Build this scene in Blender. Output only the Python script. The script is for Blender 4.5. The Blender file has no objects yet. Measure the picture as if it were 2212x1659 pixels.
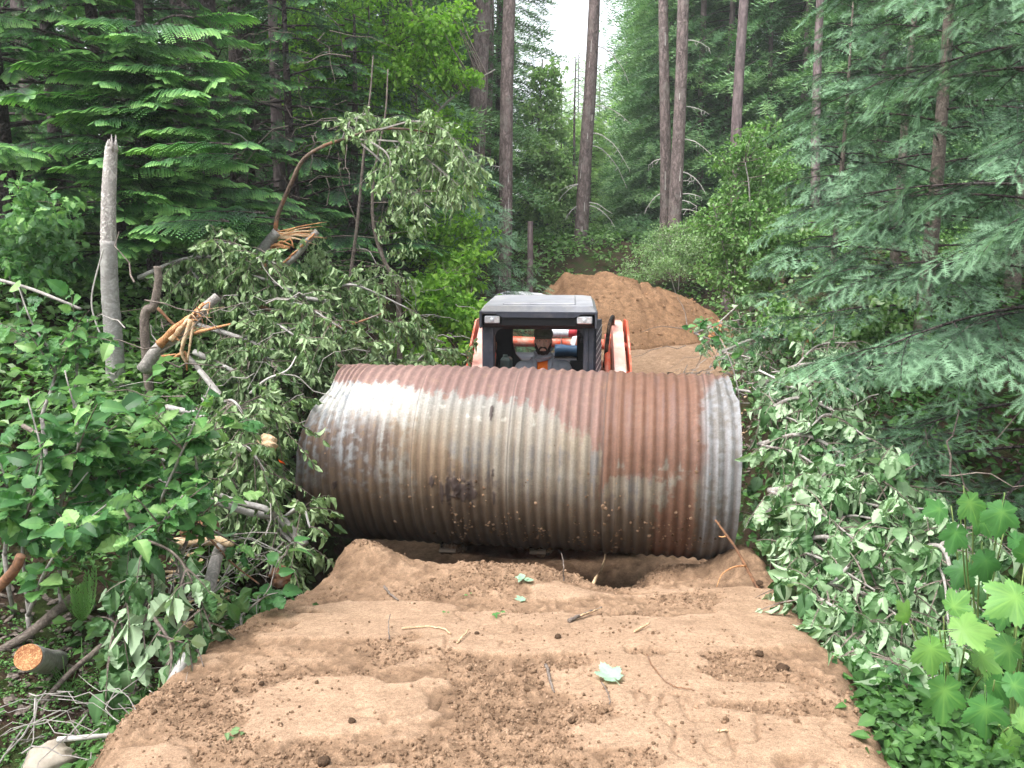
import bpy, math, random
import numpy as np
from math import sin, cos, pi, radians
from mathutils import Vector, Matrix

# ------------------------------------------------------------------ camera, sky, light
S = bpy.context.scene
C = S.collection
TILT = math.atan(340.5 / 1787.0)
CAMZ = 1.65
cd = bpy.data.cameras.new("camera"); cam = bpy.data.objects.new("camera", cd); C.objects.link(cam)
cd.sensor_width = 36.0; cd.lens = 1787.0 / 2212.0 * 36.0; cd.clip_end = 600.0; cd.clip_start = 0.05
cam.location = (0, 0, CAMZ); cam.rotation_euler = (pi / 2 - TILT, 0, 0)
S.camera = cam

SUN_EL, SUN_AZ = radians(62), radians(-125)    # a high veiled sun behind and to the left of the photographer
W = bpy.data.worlds.new("World"); S.world = W; W.use_nodes = True
nt = W.node_tree; nt.nodes.clear()
wo = nt.nodes.new('ShaderNodeOutputWorld'); bg = nt.nodes.new('ShaderNodeBackground')
sky = nt.nodes.new('ShaderNodeTexSky'); sky.sky_type = 'NISHITA'; sky.sun_disc = False
sky.sun_elevation = SUN_EL; sky.sun_rotation = SUN_AZ
sky.air_density = 1.0; sky.dust_density = 6.0; sky.ozone_density = 1.0; sky.altitude = 600
hs = nt.nodes.new('ShaderNodeHueSaturation'); hs.inputs['Saturation'].default_value = 0.25
nt.links.new(sky.outputs[0], hs.inputs['Color']); nt.links.new(hs.outputs[0], bg.inputs[0])
bg.inputs[1].default_value = 0.15
nt.links.new(bg.outputs[0], wo.inputs[0])
sl = bpy.data.lights.new("sun", 'SUN'); sl.energy = 1.2; sl.angle = radians(35); sl.color = (1.0, 0.97, 0.92)
so = bpy.data.objects.new("sun", sl); C.objects.link(so); so.location = (0, 0, 30)
sd = Vector((sin(SUN_AZ) * cos(SUN_EL), cos(SUN_AZ) * cos(SUN_EL), sin(SUN_EL)))
so.rotation_euler = sd.to_track_quat('Z', 'Y').to_euler()
S.view_settings.view_transform = 'Standard'; S.view_settings.look = 'None'
S.view_settings.exposure = 1.9; S.view_settings.gamma = 1.0
S.render.engine = 'CYCLES'
cy = S.cycles
cy.max_bounces = 5; cy.diffuse_bounces = 3; cy.glossy_bounces = 2; cy.transmission_bounces = 3; cy.transparent_max_bounces = 4
cy.caustics_reflective = False; cy.caustics_refractive = False
cy.use_denoising = True; cy.use_adaptive_sampling = True; cy.adaptive_threshold = 0.02
cy.sample_clamp_indirect = 6

rng = np.random.default_rng(11)
random.seed(11)

# ------------------------------------------------------------------ pixel helpers (photo pixels on a 2212 px wide grid)
FWD = np.array([0, cos(TILT), -sin(TILT)]); UPV = np.array([0, sin(TILT), cos(TILT)])
def ray(px, py):
    return FWD + np.array([1., 0, 0]) * (px - 1106) / 1787. + UPV * (829.5 - py) / 1787.
def P(px, py, Y):                       # the point of that sight line at world distance Y
    r = ray(px, py); return np.array([0, 0, CAMZ]) + r * (Y / r[1])
def G(px, py, z):                       # ... at world height z
    r = ray(px, py); return np.array([0, 0, CAMZ]) + r * ((z - CAMZ) / r[2])

# ------------------------------------------------------------------ noise
def _h(ix, iy, s):
    ix = ix.astype(np.int64); iy = iy.astype(np.int64)
    n = (ix * 374761393 + iy * 668265263 + s * 1442695041) & 0xffffffff
    n = ((n ^ (n >> 13)) * 1274126177) & 0xffffffff
    n = n ^ (n >> 16)
    return (n & 0xffffff) / float(0xffffff)
def vn(x, y, s=0):
    x = np.asarray(x, float); y = np.asarray(y, float)
    ix = np.floor(x); iy = np.floor(y); fx = x - ix; fy = y - iy
    fx = fx * fx * (3 - 2 * fx); fy = fy * fy * (3 - 2 * fy)
    a = _h(ix, iy, s); b = _h(ix + 1, iy, s); c = _h(ix, iy + 1, s); d = _h(ix + 1, iy + 1, s)
    return a + (b - a) * fx + (c - a) * fy + (a - b - c + d) * fx * fy
def fbm(x, y, o=4, s=0):
    v = 0; a = .5; t = 0
    for k in range(o):
        v = v + a * vn(x * 2 ** k + 17.3 * k, y * 2 ** k - 9.1 * k, s + k); t += a; a *= .5
    return v / t
def sst(a, b, x):
    t = np.clip((np.asarray(x, float) - a) / (b - a), 0, 1); return t * t * (3 - 2 * t)
def unit(v):
    v = np.asarray(v, float); return v / np.maximum(np.linalg.norm(v, axis=-1, keepdims=True), 1e-9)

# ------------------------------------------------------------------ objects
def tag(o, label=None, cat=None, group=None, kind=None):
    if label: o['label'] = label
    if cat: o['category'] = cat
    if group: o['group'] = group
    if kind: o['kind'] = kind
    return o
def thing(name, loc, label, cat, group=None, rz=0.0):
    o = bpy.data.objects.new(name, None); C.objects.link(o); o.empty_display_size = .1
    o.location = tuple(float(v) for v in loc); o.rotation_euler = (0, 0, rz)
    return tag(o, label, cat, group)

OFF = {}                                 # tint offsets of a template's vertices (leaf veins)
class MB:
    def __init__(s): s.v = []; s.f = []; s.t = []; s.n = 0; s.c = []; s.hc = False
    def add(s, v, faces, tint=.5, col=None):
        v = np.asarray(v, float).reshape(-1, 3)
        if not isinstance(faces, list): faces = [faces]
        for f in faces:
            f = np.asarray(f)
            if f.size: s.f.append(f + s.n)
        s.v.append(v); s.n += len(v)
        s.t.append(np.broadcast_to(np.asarray(tint, float), (len(v),)).copy())
        if col is not None: s.hc = True; s.c.append(np.asarray(col, float).reshape(-1, 3) * np.ones((len(v), 1)))
        else: s.c.append(np.ones((len(v), 3)) * .5)
        return s
    def mesh(s, name, mat, off=(0, 0, 0), smooth=False):
        me = bpy.data.meshes.new(name)
        V = np.concatenate(s.v) - np.asarray(off, float); T = np.concatenate(s.t)
        me.vertices.add(len(V)); me.vertices.foreach_set('co', V.astype(np.float32).ravel())
        li = np.concatenate([f.ravel() for f in s.f]).astype(np.int32)
        tot = np.concatenate([np.full(len(f), f.shape[1]) for f in s.f]).astype(np.int32)
        st = np.concatenate([[0], np.cumsum(tot)[:-1]]).astype(np.int32)
        me.loops.add(len(li)); me.loops.foreach_set('vertex_index', li)
        me.polygons.add(len(tot)); me.polygons.foreach_set('loop_start', st)
        me.polygons.foreach_set('loop_total', tot)
        me.update(calc_edges=True)
        me.polygons.foreach_set('use_smooth', np.full(len(tot), bool(smooth)))
        a = me.attributes.new('tint', 'FLOAT', 'POINT'); a.data.foreach_set('value', T.astype(np.float32))
        if s.hc:
            a = me.attributes.new('paint', 'FLOAT_COLOR', 'POINT')
            cc = np.concatenate(s.c); cc = np.concatenate([cc, np.ones((len(cc), 1))], 1)
            a.data.foreach_set('color', cc.astype(np.float32).ravel())
        me.materials.append(mat)
        return me
    def build(s, name, mat, parent=None, off=None, smooth=False, label=None):
        if not s.v: return None
        if off is None: off = parent.location if parent is not None else (0, 0, 0)
        me = s.mesh(name, mat, tuple(off), smooth)
        o = bpy.data.objects.new(name, me); C.objects.link(o); o.parent = parent
        if label: o['label'] = label
        return o

def copy_tree(root, loc, rz=0., sc=(1, 1, 1), label=None):
    r = root.copy(); C.objects.link(r); r.location = loc; r.rotation_euler = (0, 0, rz); r.scale = sc
    if label: r['label'] = label
    for ch in list(root.children):
        c = ch.copy(); C.objects.link(c); c.parent = r
        for g in ch.children:
            d = g.copy(); C.objects.link(d); d.parent = c
    return r

# ------------------------------------------------------------------ shapes
def tube(mb, pts, r, n=8, rough=0., tint=.5, cap=True, col=None):
    pts = np.asarray(pts, float); m = len(pts); r = np.broadcast_to(np.asarray(r, float), (m,))
    tg = unit(np.gradient(pts, axis=0))
    ref = np.array([0, 0, 1.]) if abs(tg[0][2]) < .9 else np.array([1., 0, 0])
    a = unit(np.cross(ref, tg[0])); A = [a]
    for i in range(1, m):
        a = a - tg[i] * np.dot(a, tg[i]); a = unit(a); A.append(a)
    A = np.array(A); B = np.cross(tg, A)
    th = np.linspace(0, 2 * pi, n, endpoint=False)
    rr = r[:, None] * (1 + rough * (rng.random((m, n)) - .5) * 2)
    V = pts[:, None] + (A[:, None] * np.cos(th)[None, :, None] + B[:, None] * np.sin(th)[None, :, None]) * rr[..., None]
    i = np.arange(m - 1)[:, None] * n; j = np.arange(n)[None]; k = (j + 1) % n
    q = np.stack([i + j, i + k, i + n + k, i + n + j], -1).reshape(-1, 4)
    F = [q]
    if cap and n > 2:
        F.append(np.arange(n)[::-1][None]); F.append((np.arange(n) + (m - 1) * n)[None])
    mb.add(V, F, tint, col)
def curve(p, n=12):                      # Catmull-Rom through control points
    p = np.asarray(p, float); p = np.vstack([2 * p[0] - p[1], p, 2 * p[-1] - p[-2]]); out = []
    seg = len(p) - 3
    for u in np.linspace(0, seg - 1e-6, n):
        i = int(u); t = u - i; a, b, c, d = p[i:i + 4]
        out.append(.5 * (2 * b + (c - a) * t + (2 * a - 5 * b + 4 * c - d) * t * t + (3 * b - a - 3 * c + d) * t ** 3))
    return np.array(out)
def box(mb, c, s, bev=0.0, rz=0., rx=0., tint=.5, col=None):
    c = np.asarray(c, float); h = np.asarray(s, float) / 2
    b = min(bev, h.min() * .9)
    if b <= 0:
        V = np.array([[x, y, z] for x in (-1, 1) for y in (-1, 1) for z in (-1, 1)]) * h
        F = [np.array([[0, 1, 3, 2], [4, 6, 7, 5], [0, 4, 5, 1], [2, 3, 7, 6], [0, 2, 6, 4], [1, 5, 7, 3]])]
    else:
        V = []
        for x in (-1, 1):
            for y in (-1, 1):
                for z in (-1, 1):
                    for ax in range(3):
                        p = h * np.array([x, y, z]); q = p - b * np.array([x, y, z]); q[ax] = p[ax]; V.append(q)
        V = np.array(V)
        def ix(x, y, z, a): return ((x * 2 + y) * 2 + z) * 3 + a
        Q = []; T = []
        for a, (u, v) in enumerate(((1, 2), (0, 2), (0, 1))):
            for sgn in (0, 1):
                idx = []
                for (i, j) in ((0, 0), (1, 0), (1, 1), (0, 1)):
                    k = [0, 0, 0]; k[a] = sgn; k[u] = i; k[v] = j; idx.append(ix(*k, a))
                if (sgn == 1) == (a == 1): idx = idx[::-1]
                Q.append(idx)
        for a in range(3):               # edges along axis a
            u, v = [i for i in range(3) if i != a]
            for i in (0, 1):
                for j in (0, 1):
                    k0 = [0, 0, 0]; k0[u] = i; k0[v] = j; k1 = list(k0); k1[a] = 1
                    idx = [ix(*k0, u), ix(*k1, u), ix(*k1, v), ix(*k0, v)]
                    if ((i == j) != (a == 1)): idx = idx[::-1]
                    Q.append(idx)
        for x in (0, 1):
            for y in (0, 1):
                for z in (0, 1):
                    idx = [ix(x, y, z, 0), ix(x, y, z, 1), ix(x, y, z, 2)]
                    if (x + y + z) % 2 == 0: idx = idx[::-1]
                    T.append(idx)
        F = [np.array(Q), np.array(T)]
    if rx:
        R = np.array([[1, 0, 0], [0, cos(rx), -sin(rx)], [0, sin(rx), cos(rx)]]); V = V @ R.T
    if rz:
        R = np.array([[cos(rz), -sin(rz), 0], [sin(rz), cos(rz), 0], [0, 0, 1]]); V = V @ R.T
    mb.add(V + c, F, tint, col)
def prism(mb, poly, x0, x1, tint=.5, axis=0):     # extrude a (y,z) outline along x (axis=0) or a (x,z) outline along y (axis=1)
    poly = np.asarray(poly, float); n = len(poly)
    A = np.insert(poly, axis, x0, axis=1); B = np.insert(poly, axis, x1, axis=1)
    j = np.arange(n); k = (j + 1) % n
    mb.add(np.vstack([A, B]), [np.stack([j, k, k + n, j + n], -1), j[::-1][None], (j + n)[None]], tint)
def ball(mb, c, r, nu=12, nv=8, tint=.5, fn=None):
    u = np.linspace(0, 2 * pi, nu, endpoint=False); v = np.linspace(0, pi, nv + 1)[1:-1]
    D = np.stack([np.outer(np.sin(v), np.cos(u)), np.outer(np.sin(v), np.sin(u)), np.outer(np.cos(v), np.ones(nu))], -1).reshape(-1, 3)
    D = np.vstack([D, [[0, 0, 1]], [[0, 0, -1]]])
    k = fn(D) if fn else 1.0
    V = D * np.asarray(r, float) * (k[:, None] if fn else 1) + np.asarray(c, float)
    m = len(v); i = np.arange(m - 1)[:, None] * nu; j = np.arange(nu)[None]; kk = (j + 1) % nu
    q = np.stack([i + j, i + nu + j, i + nu + kk, i + kk], -1).reshape(-1, 4)
    j = np.arange(nu); kk = (j + 1) % nu
    t = np.vstack([np.stack([np.full(nu, m * nu), j, kk], -1), np.stack([np.full(nu, m * nu + 1), (m - 1) * nu + kk, (m - 1) * nu + j], -1)])
    mb.add(V, [q, t], tint)
def lump(D, seed, amp=.25, fr=1.6):
    return 1 + amp * 2 * (fbm(D[:, 0] * fr + 7 + seed, D[:, 1] * fr + D[:, 2] * fr * 1.7 + 3, 3, seed) - .5)
def inst(mb, T, F, pos, d, nrm, sc, tint):        # copies of a small template: local x = side, y = along d, z = normal
    pos = np.atleast_2d(pos); N = len(pos)
    if N == 0: return
    d = unit(np.broadcast_to(d, (N, 3))); nrm = np.broadcast_to(nrm, (N, 3))
    sx = np.cross(d, nrm); bad = np.linalg.norm(sx, axis=1) < 1e-3
    if bad.any(): sx[bad] = np.cross(d[bad], np.array([.3, .5, .81]))
    sx = unit(sx); nz = np.cross(sx, d)
    R = np.stack([sx, d, nz], -1)
    sc = np.broadcast_to(np.asarray(sc, float), (N,))
    V = np.einsum('nij,kj->nki', R, T) * sc[:, None, None] + pos[:, None]
    K = len(T); off = (np.arange(N) * K)[:, None, None]
    Fs = [(np.asarray(f)[None] + off).reshape(-1, np.asarray(f).shape[1]) for f in (F if isinstance(F, list) else [F])]
    tt = np.broadcast_to(np.asarray(tint, float), (N,))
    tv = np.repeat(tt, K)
    if id(T) in OFF: tv = np.clip(tv + np.tile(OFF[id(T)], N), 0, 1)
    mb.add(V.reshape(-1, 3), Fs, tv)

# ------------------------------------------------------------------ materials
def newmat(name):
    m = bpy.data.materials.new(name); m.use_nodes = True; n = m.node_tree; n.nodes.clear()
    o = n.nodes.new('ShaderNodeOutputMaterial'); return m, n, o
def princ(n, rough=.6, spec=.4, metal=0.):
    b = n.nodes.new('ShaderNodeBsdfPrincipled')
    b.inputs['Roughness'].default_value = rough; b.inputs['Specular IOR Level'].default_value = spec
    b.inputs['Metallic'].default_value = metal; return b
def noise(n, scale, detail=4, vec=None, rough=.6, stretch=None):
    t = n.nodes.new('ShaderNodeTexNoise'); t.inputs['Scale'].default_value = scale
    t.inputs['Detail'].default_value = detail; t.inputs['Roughness'].default_value = rough
    tc = n.nodes.new('ShaderNodeTexCoord')
    src = tc.outputs['Object'] if vec is None else vec
    if stretch:
        mp = n.nodes.new('ShaderNodeMapping'); mp.inputs['Scale'].default_value = stretch
        n.links.new(src, mp.inputs[0]); src = mp.outputs[0]
    n.links.new(src, t.inputs['Vector']); return t
def ramp(n, fac, stops):
    r = n.nodes.new('ShaderNodeValToRGB'); e = r.color_ramp.elements
    while len(e) < len(stops): e.new(.5)
    for k, (p, c) in enumerate(stops):
        e[k].position = p; e[k].color = (*c, 1)
    n.links.new(fac, r.inputs[0]); return r
def mix(n, fac, a, b, mode='MIX'):
    m = n.nodes.new('ShaderNodeMix'); m.data_type = 'RGBA'; m.blend_type = mode
    for s, v in ((0, fac), (6, a), (7, b)):
        if hasattr(v, 'is_linked') or hasattr(v, 'links'): n.links.new(v, m.inputs[s])
        elif s == 0: m.inputs[0].default_value = v
        else: m.inputs[s].default_value = (*v, 1)
    return m.outputs[2]
def bump(n, h, strength=.5, dist=.01):
    b = n.nodes.new('ShaderNodeBump'); b.inputs['Strength'].default_value = strength; b.inputs['Distance'].default_value = dist
    n.links.new(h, b.inputs['Height']); return b.outputs[0]
def attr(n, name):
    a = n.nodes.new('ShaderNodeAttribute'); a.attribute_name = name; return a

def leafmat(name, stops, back=None, transl=.3, rough=.5, spec=.35, nscale=0):
    m, n, o = newmat(name)
    a = attr(n, 'tint'); col = ramp(n, a.outputs['Fac'], stops).outputs[0]
    if back:
        g = n.nodes.new('ShaderNodeNewGeometry')
        bc = mix(n, a.outputs['Fac'], tuple(x * .85 for x in back), tuple(min(1, x * 1.15) for x in back))
        col = mix(n, g.outputs['Backfacing'], col, bc)
    if nscale:
        t = noise(n, nscale, 3); col = mix(n, .5, col, ramp(n, t.outputs[0], [(.3, (.25, .25, .25)), (.7, (.75, .75, .75))]).outputs[0], 'OVERLAY')
    b = princ(n, rough, spec); n.links.new(col, b.inputs['Base Color'])
    if transl > 0:
        tr = n.nodes.new('ShaderNodeBsdfTranslucent')
        c2 = mix(n, 1.0, col, (1.0, 1.25, .55), 'MULTIPLY')
        n.links.new(c2, tr.inputs[0])
        ms = n.nodes.new('ShaderNodeMixShader'); ms.inputs[0].default_value = transl
        n.links.new(b.outputs[0], ms.inputs[1]); n.links.new(tr.outputs[0], ms.inputs[2]); n.links.new(ms.outputs[0], o.inputs[0])
    else: n.links.new(b.outputs[0], o.inputs[0])
    return m
def barkmat(name, c1, c2, scale=6, stretch=(1, 1, .2), bs=.8, bd=.02, patch=None, rough=.85):
    m, n, o = newmat(name)
    t = noise(n, scale, 6, stretch=stretch); v = n.nodes.new('ShaderNodeTexVoronoi'); v.feature = 'DISTANCE_TO_EDGE'
    v.inputs['Scale'].default_value = scale * 1.6
    tc = n.nodes.new('ShaderNodeTexCoord'); mp = n.nodes.new('ShaderNodeMapping'); mp.inputs['Scale'].default_value = stretch
    t2 = noise(n, scale * .8, 3)
    va = n.nodes.new('ShaderNodeVectorMath'); va.operation = 'ADD'
    vs = n.nodes.new('ShaderNodeVectorMath'); vs.operation = 'SCALE'; vs.inputs[3].default_value = .25
    n.links.new(t2.outputs['Color'], vs.inputs[0]); n.links.new(tc.outputs['Object'], va.inputs[0]); n.links.new(vs.outputs[0], va.inputs[1])
    n.links.new(va.outputs[0], mp.inputs[0]); n.links.new(mp.outputs[0], v.inputs['Vector'])
    ml = n.nodes.new('ShaderNodeMath'); ml.operation = 'MULTIPLY_ADD'; ml.inputs[1].default_value = 1.2
    n.links.new(v.outputs['Distance'], ml.inputs[0]); 
    m5 = n.nodes.new('ShaderNodeMath'); m5.operation = 'MULTIPLY'; m5.inputs[1].default_value = .8
    n.links.new(t.outputs[0], m5.inputs[0]); n.links.new(m5.outputs[0], ml.inputs[2])
    col = ramp(n, ml.outputs[0], [(.25, c1), (.75, c2)]).outputs[0]
    if patch:
        t3 = noise(n, scale * .5, 5); col = mix(n, ramp(n, t3.outputs[0], [(.55, (0, 0, 0)), (.68, (1, 1, 1))]).outputs[0], col, patch)
    b = princ(n, rough, .25); n.links.new(col, b.inputs['Base Color'])
    n.links.new(bump(n, ml.outputs[0], bs, bd), b.inputs['Normal']); n.links.new(b.outputs[0], o.inputs[0]); return m
def plain(name, c, rough=.5, spec=.4, metal=0., var=.15, scale=9, dirt=None, bs=.0):
    m, n, o = newmat(name)
    t = noise(n, scale, 6)
    col = ramp(n, t.outputs[0], [(.3, tuple(x * (1 - var) for x in c)), (.7, tuple(min(1, x * (1 + var)) for x in c))]).outputs[0]
    if dirt:
        t2 = noise(n, scale * .6, 8, rough=.7); col = mix(n, ramp(n, t2.outputs[0], [(.47, (0, 0, 0)), (.62, (.8, .8, .8))]).outputs[0], col, dirt)
    b = princ(n, rough, spec, metal); n.links.new(col, b.inputs['Base Color'])
    if bs: n.links.new(bump(n, t.outputs[0], bs, .01), b.inputs['Normal'])
    n.links.new(b.outputs[0], o.inputs[0]); return m

M = {}
M['bark_fir'] = barkmat('bark_fir', (.055, .040, .038), (.24, .185, .175), 7, (1, 1, .22), .9, .03, patch=(.22, .19, .175))
M['bark_dark'] = barkmat('bark_dark', (.012, .009, .010), (.085, .064, .062), 9, (1, 1, .3), 1., .05, patch=(.10, .088, .085))
M['bark_far'] = barkmat('bark_far', (.06, .045, .047), (.20, .155, .155), 5, (1, 1, .2), .7, .03)
M['bark_alder'] = barkmat('bark_alder', (.20, .185, .175), (.36, .345, .33), 9, (1, 1, 2.2), .4, .006, patch=(.45, .44, .42))
M['bark_twig'] = barkmat('bark_twig', (.06, .045, .04), (.20, .165, .14), 14, (1, 1, 1), .4, .005)
M['bark_grey'] = barkmat('bark_grey', (.16, .145, .135), (.34, .315, .29), 12, (1, 1, 1), .4, .005)
M['snag'] = barkmat('snag', (.20, .175, .165), (.58, .54, .51), 16, (1, 1, .08), .8, .012)
M['dead_pale'] = barkmat('dead_pale', (.34, .31, .29), (.55, .52, .49), 12, (1, 1, .4), .3, .004)
M['split'] = barkmat('split', (.22, .055, .022), (.60, .34, .16), 22, (1, 1, .35), .5, .01)
M['split_pale'] = barkmat('split_pale', (.34, .19, .09), (.62, .48, .32), 22, (1, 1, .3), .4, .008)
M['alder_red'] = barkmat('alder_red', (.10, .055, .035), (.24, .12, .065), 12, (1, 1, 1), .4, .006, patch=(.22, .19, .17))
M['cedar'] = leafmat('cedar', [(0, (.008, .024, .011)), (.35, (.020, .070, .026)), (.62, (.085, .23, .065)), (1, (.27, .50, .15))], transl=.25)
M['hemlock'] = leafmat('hemlock', [(0, (.014, .044, .020)), (.6, (.070, .165, .062)), (1, (.17, .32, .10))], transl=.2)
M['fir'] = leafmat('fir', [(0, (.005, .014, .007)), (.42, (.022, .058, .028)), (.70, (.080, .165, .090)), (1, (.24, .41, .25))], transl=.2, rough=.5)
M['far_green'] = leafmat('far_green', [(0, (.024, .064, .030)), (.6, (.095, .205, .088)), (1, (.20, .34, .13))], transl=.25)
M['broad'] = leafmat('broad', [(0, (.06, .16, .03)), (.5, (.18, .36, .055)), (1, (.34, .54, .10))], transl=.5)
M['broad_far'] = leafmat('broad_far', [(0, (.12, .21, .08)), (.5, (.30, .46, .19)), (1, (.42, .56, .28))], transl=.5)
M['shrub'] = leafmat('shrub', [(0, (.05, .12, .035)), (.5, (.13, .26, .07)), (.85, (.23, .38, .14)), (1, (.40, .50, .32))], transl=.4)
M['alder'] = leafmat('alder', [(0, (.025, .085, .026)), (.45, (.062, .185, .050)), (.85, (.13, .29, .075)), (1, (.25, .42, .14))], back=(.20, .34, .19), transl=.3, rough=.5, spec=.4)
M['wilt'] = leafmat('wilt', [(0, (.035, .080, .026)), (.45, (.105, .185, .070)), (1, (.26, .36, .17))], back=(.28, .38, .20), transl=.2, rough=.5)
M['wilt_pale'] = leafmat('wilt_pale', [(0, (.035, .095, .03)), (.4, (.095, .20, .075)), (1, (.30, .43, .25))], back=(.34, .46, .29), transl=.22, rough=.5)
M['maple'] = leafmat('maple', [(0, (.035, .12, .035)), (.5, (.075, .21, .055)), (1, (.20, .38, .09))], back=(.16, .31, .13), transl=.35, rough=.45, nscale=6)
M['mint'] = leafmat('mint', [(0, (.20, .34, .23)), (1, (.34, .50, .36))], transl=.2, nscale=30)
M['cover'] = leafmat('cover', [(0, (.03, .085, .02)), (.5, (.07, .17, .04)), (1, (.15, .30, .08))], transl=.3)

# ground materials
def dirtmat():
    m, n, o = newmat('sandy_dirt')
    a = attr(n, 'tint')
    base = ramp(n, a.outputs['Fac'], [(0, (.030, .020, .014)), (.22, (.105, .066, .041)), (.48, (.225, .145, .092)), (1, (.38, .262, .178))]).outputs[0]  # darkest stop carries the shade painted in the hollow under the pipe
    t = noise(n, 55, 8, rough=.75); t2 = noise(n, 9, 6); t3 = noise(n, 220, 3)
    c = mix(n, .6, base, ramp(n, t.outputs[0], [(.3, (.22, .22, .22)), (.7, (.78, .78, .78))]).outputs[0], 'OVERLAY')
    c = mix(n, .5, c, ramp(n, t2.outputs[0], [(.3, (.32, .30, .29)), (.7, (.68, .69, .70))]).outputs[0], 'OVERLAY')
    c = mix(n, .45, c, ramp(n, t3.outputs[0], [(.35, (.3, .3, .3)), (.65, (.7, .7, .7))]).outputs[0], 'OVERLAY')
    b = princ(n, .95, .12); n.links.new(c, b.inputs['Base Color'])
    ad = n.nodes.new('ShaderNodeMath'); ad.operation = 'ADD'; n.links.new(t.outputs[0], ad.inputs[0]); n.links.new(t3.outputs[0], ad.inputs[1])
    n.links.new(bump(n, ad.outputs[0], .55, .008), b.inputs['Normal']); n.links.new(b.outputs[0], o.inputs[0]); return m
M['dirt'] = dirtmat()
def floormat():
    m, n, o = newmat('forest_floor')
    t = noise(n, 3, 8, rough=.7); t2 = noise(n, 40, 6, rough=.7)
    c = ramp(n, t.outputs[0], [(.25, (.022, .016, .012)), (.45, (.060, .038, .027)), (.56, (.035, .050, .015)), (.72, (.055, .085, .022))]).outputs[0]
    c = mix(n, .8, c, ramp(n, t2.outputs[0], [(.3, (.15, .15, .15)), (.7, (.85, .85, .85))]).outputs[0], 'OVERLAY')
    b = princ(n, .95, .1); n.links.new(c, b.inputs['Base Color']); n.links.new(bump(n, t2.outputs[0], 1., .03), b.inputs['Normal'])
    n.links.new(b.outputs[0], o.inputs[0]); return m
M['floor'] = floormat()

# ------------------------------------------------------------------ terrain
def xc(Y): return np.interp(Y, [-5, 4.5, 7, 15, 20, 30], [0, .08, .25, 1.9, 2.5, 3.5])
def wc(Y): return np.interp(Y, [-5, 2, 5, 6, 10, 16, 22], [1.3, 1.3, 1.4, 1.5, 1.7, 2.6, 2.6])
def zc(Y): return np.interp(Y, [-5, 2.3, 4.4, 5.0, 6.0, 9, 14.5, 17, 24, 40], [.15, .02, -.60, -1.3, -1.4, -1.15, -.8, -.7, .2, .9])
def side(x, Y):
    dl = np.maximum(-x - 1.4, 0); dr = np.maximum(x - 1.6, 0)
    zl = -.62 + .15 * (Y - 2.5) + .34 * dl; zr = -.62 + .115 * (Y - 2.5) + .20 * dr
    z = np.where(x < 0.3, zl, zr)
    cap = np.where(x < .3, 1.7, 1.25)
    bl = sst(-.6, 1.2, x); cap = 1.7 + (1.25 - 1.7) * bl; z = zl * (1 - bl) + zr * bl
    z = np.where(z > cap - .5, cap - .5 + .5 * np.tanh((z - cap + .5) / .5), z)
    return np.maximum(z, -.75)
def H(x, Y):
    x = np.asarray(x, float); Y = np.asarray(Y, float)
    s = side(x, Y); c = zc(Y) - .12
    f = sst(0, .8, np.abs(x - xc(Y)) - wc(Y)); f = np.maximum(f, sst(20, 26, Y))
    z = c * (1 - f) + s * f
    return z + (.09 * (fbm(x * 1.3, Y * 1.3, 3, 5) - .5) + .05 * (fbm(x * 6, Y * 6, 2, 8) - .5)) * (.3 + f)

ys = np.concatenate([np.linspace(-12, 0, 20), np.linspace(.15, 10, 150), np.linspace(10.2, 30, 90), np.linspace(31, 160, 60)])
u = np.linspace(-1, 1, 260); xs = np.sign(u) * (np.abs(u) * 7 + np.abs(u) ** 4 * 110)
X, Yg = np.meshgrid(xs, ys); Z = H(X, Yg)
mb = MB(); nx = len(xs)
i = np.arange(len(ys) - 1)[:, None] * nx; j = np.arange(nx - 1)[None]
mb.add(np.stack([X, Yg, Z], -1), np.stack([i + j, i + j + 1, i + nx + j + 1, i + nx + j], -1).reshape(-1, 4))
tag(mb.build('ground', M['floor'], smooth=True), kind='structure')

# the sandy fill that the photographer stands on, with its dug edge, then the rough road beyond
LE = np.array([G(120, 1780, .02)[:2], G(205, 1659, -.02)[:2], G(290, 1545, -.06)[:2], G(395, 1420, -.12)[:2], G(500, 1345, -.18)[:2], G(610, 1285, -.24)[:2], G(690, 1225, -.3)[:2]])
RE = np.array([G(2060, 1780, .02)[:2], G(1960, 1659, -.02)[:2], G(1885, 1560, -.06)[:2], G(1805, 1440, -.12)[:2], G(1748, 1335, -.2)[:2], G(1700, 1235, -.3)[:2]])
def xl(Y):
    return np.interp(Y, np.concatenate([[-3], LE[:, 1], [5.0, 6, 10, 16, 22]]), np.concatenate([[-1.6], LE[:, 0], [-1.15, -1.5, -1.0, -.6, .2]]))
def xr(Y):
    return np.interp(Y, np.concatenate([[-3], RE[:, 1], [5.2, 6, 10, 16, 22]]), np.concatenate([[1.6], RE[:, 0], [1.75, 1.75, 2.4, 4.6, 4.8]]))
def mound(x, Y, cx, cy, rx, ry, h): return h * np.exp(-((x - cx) / rx) ** 2 - ((Y - cy) / ry) ** 2)
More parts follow.
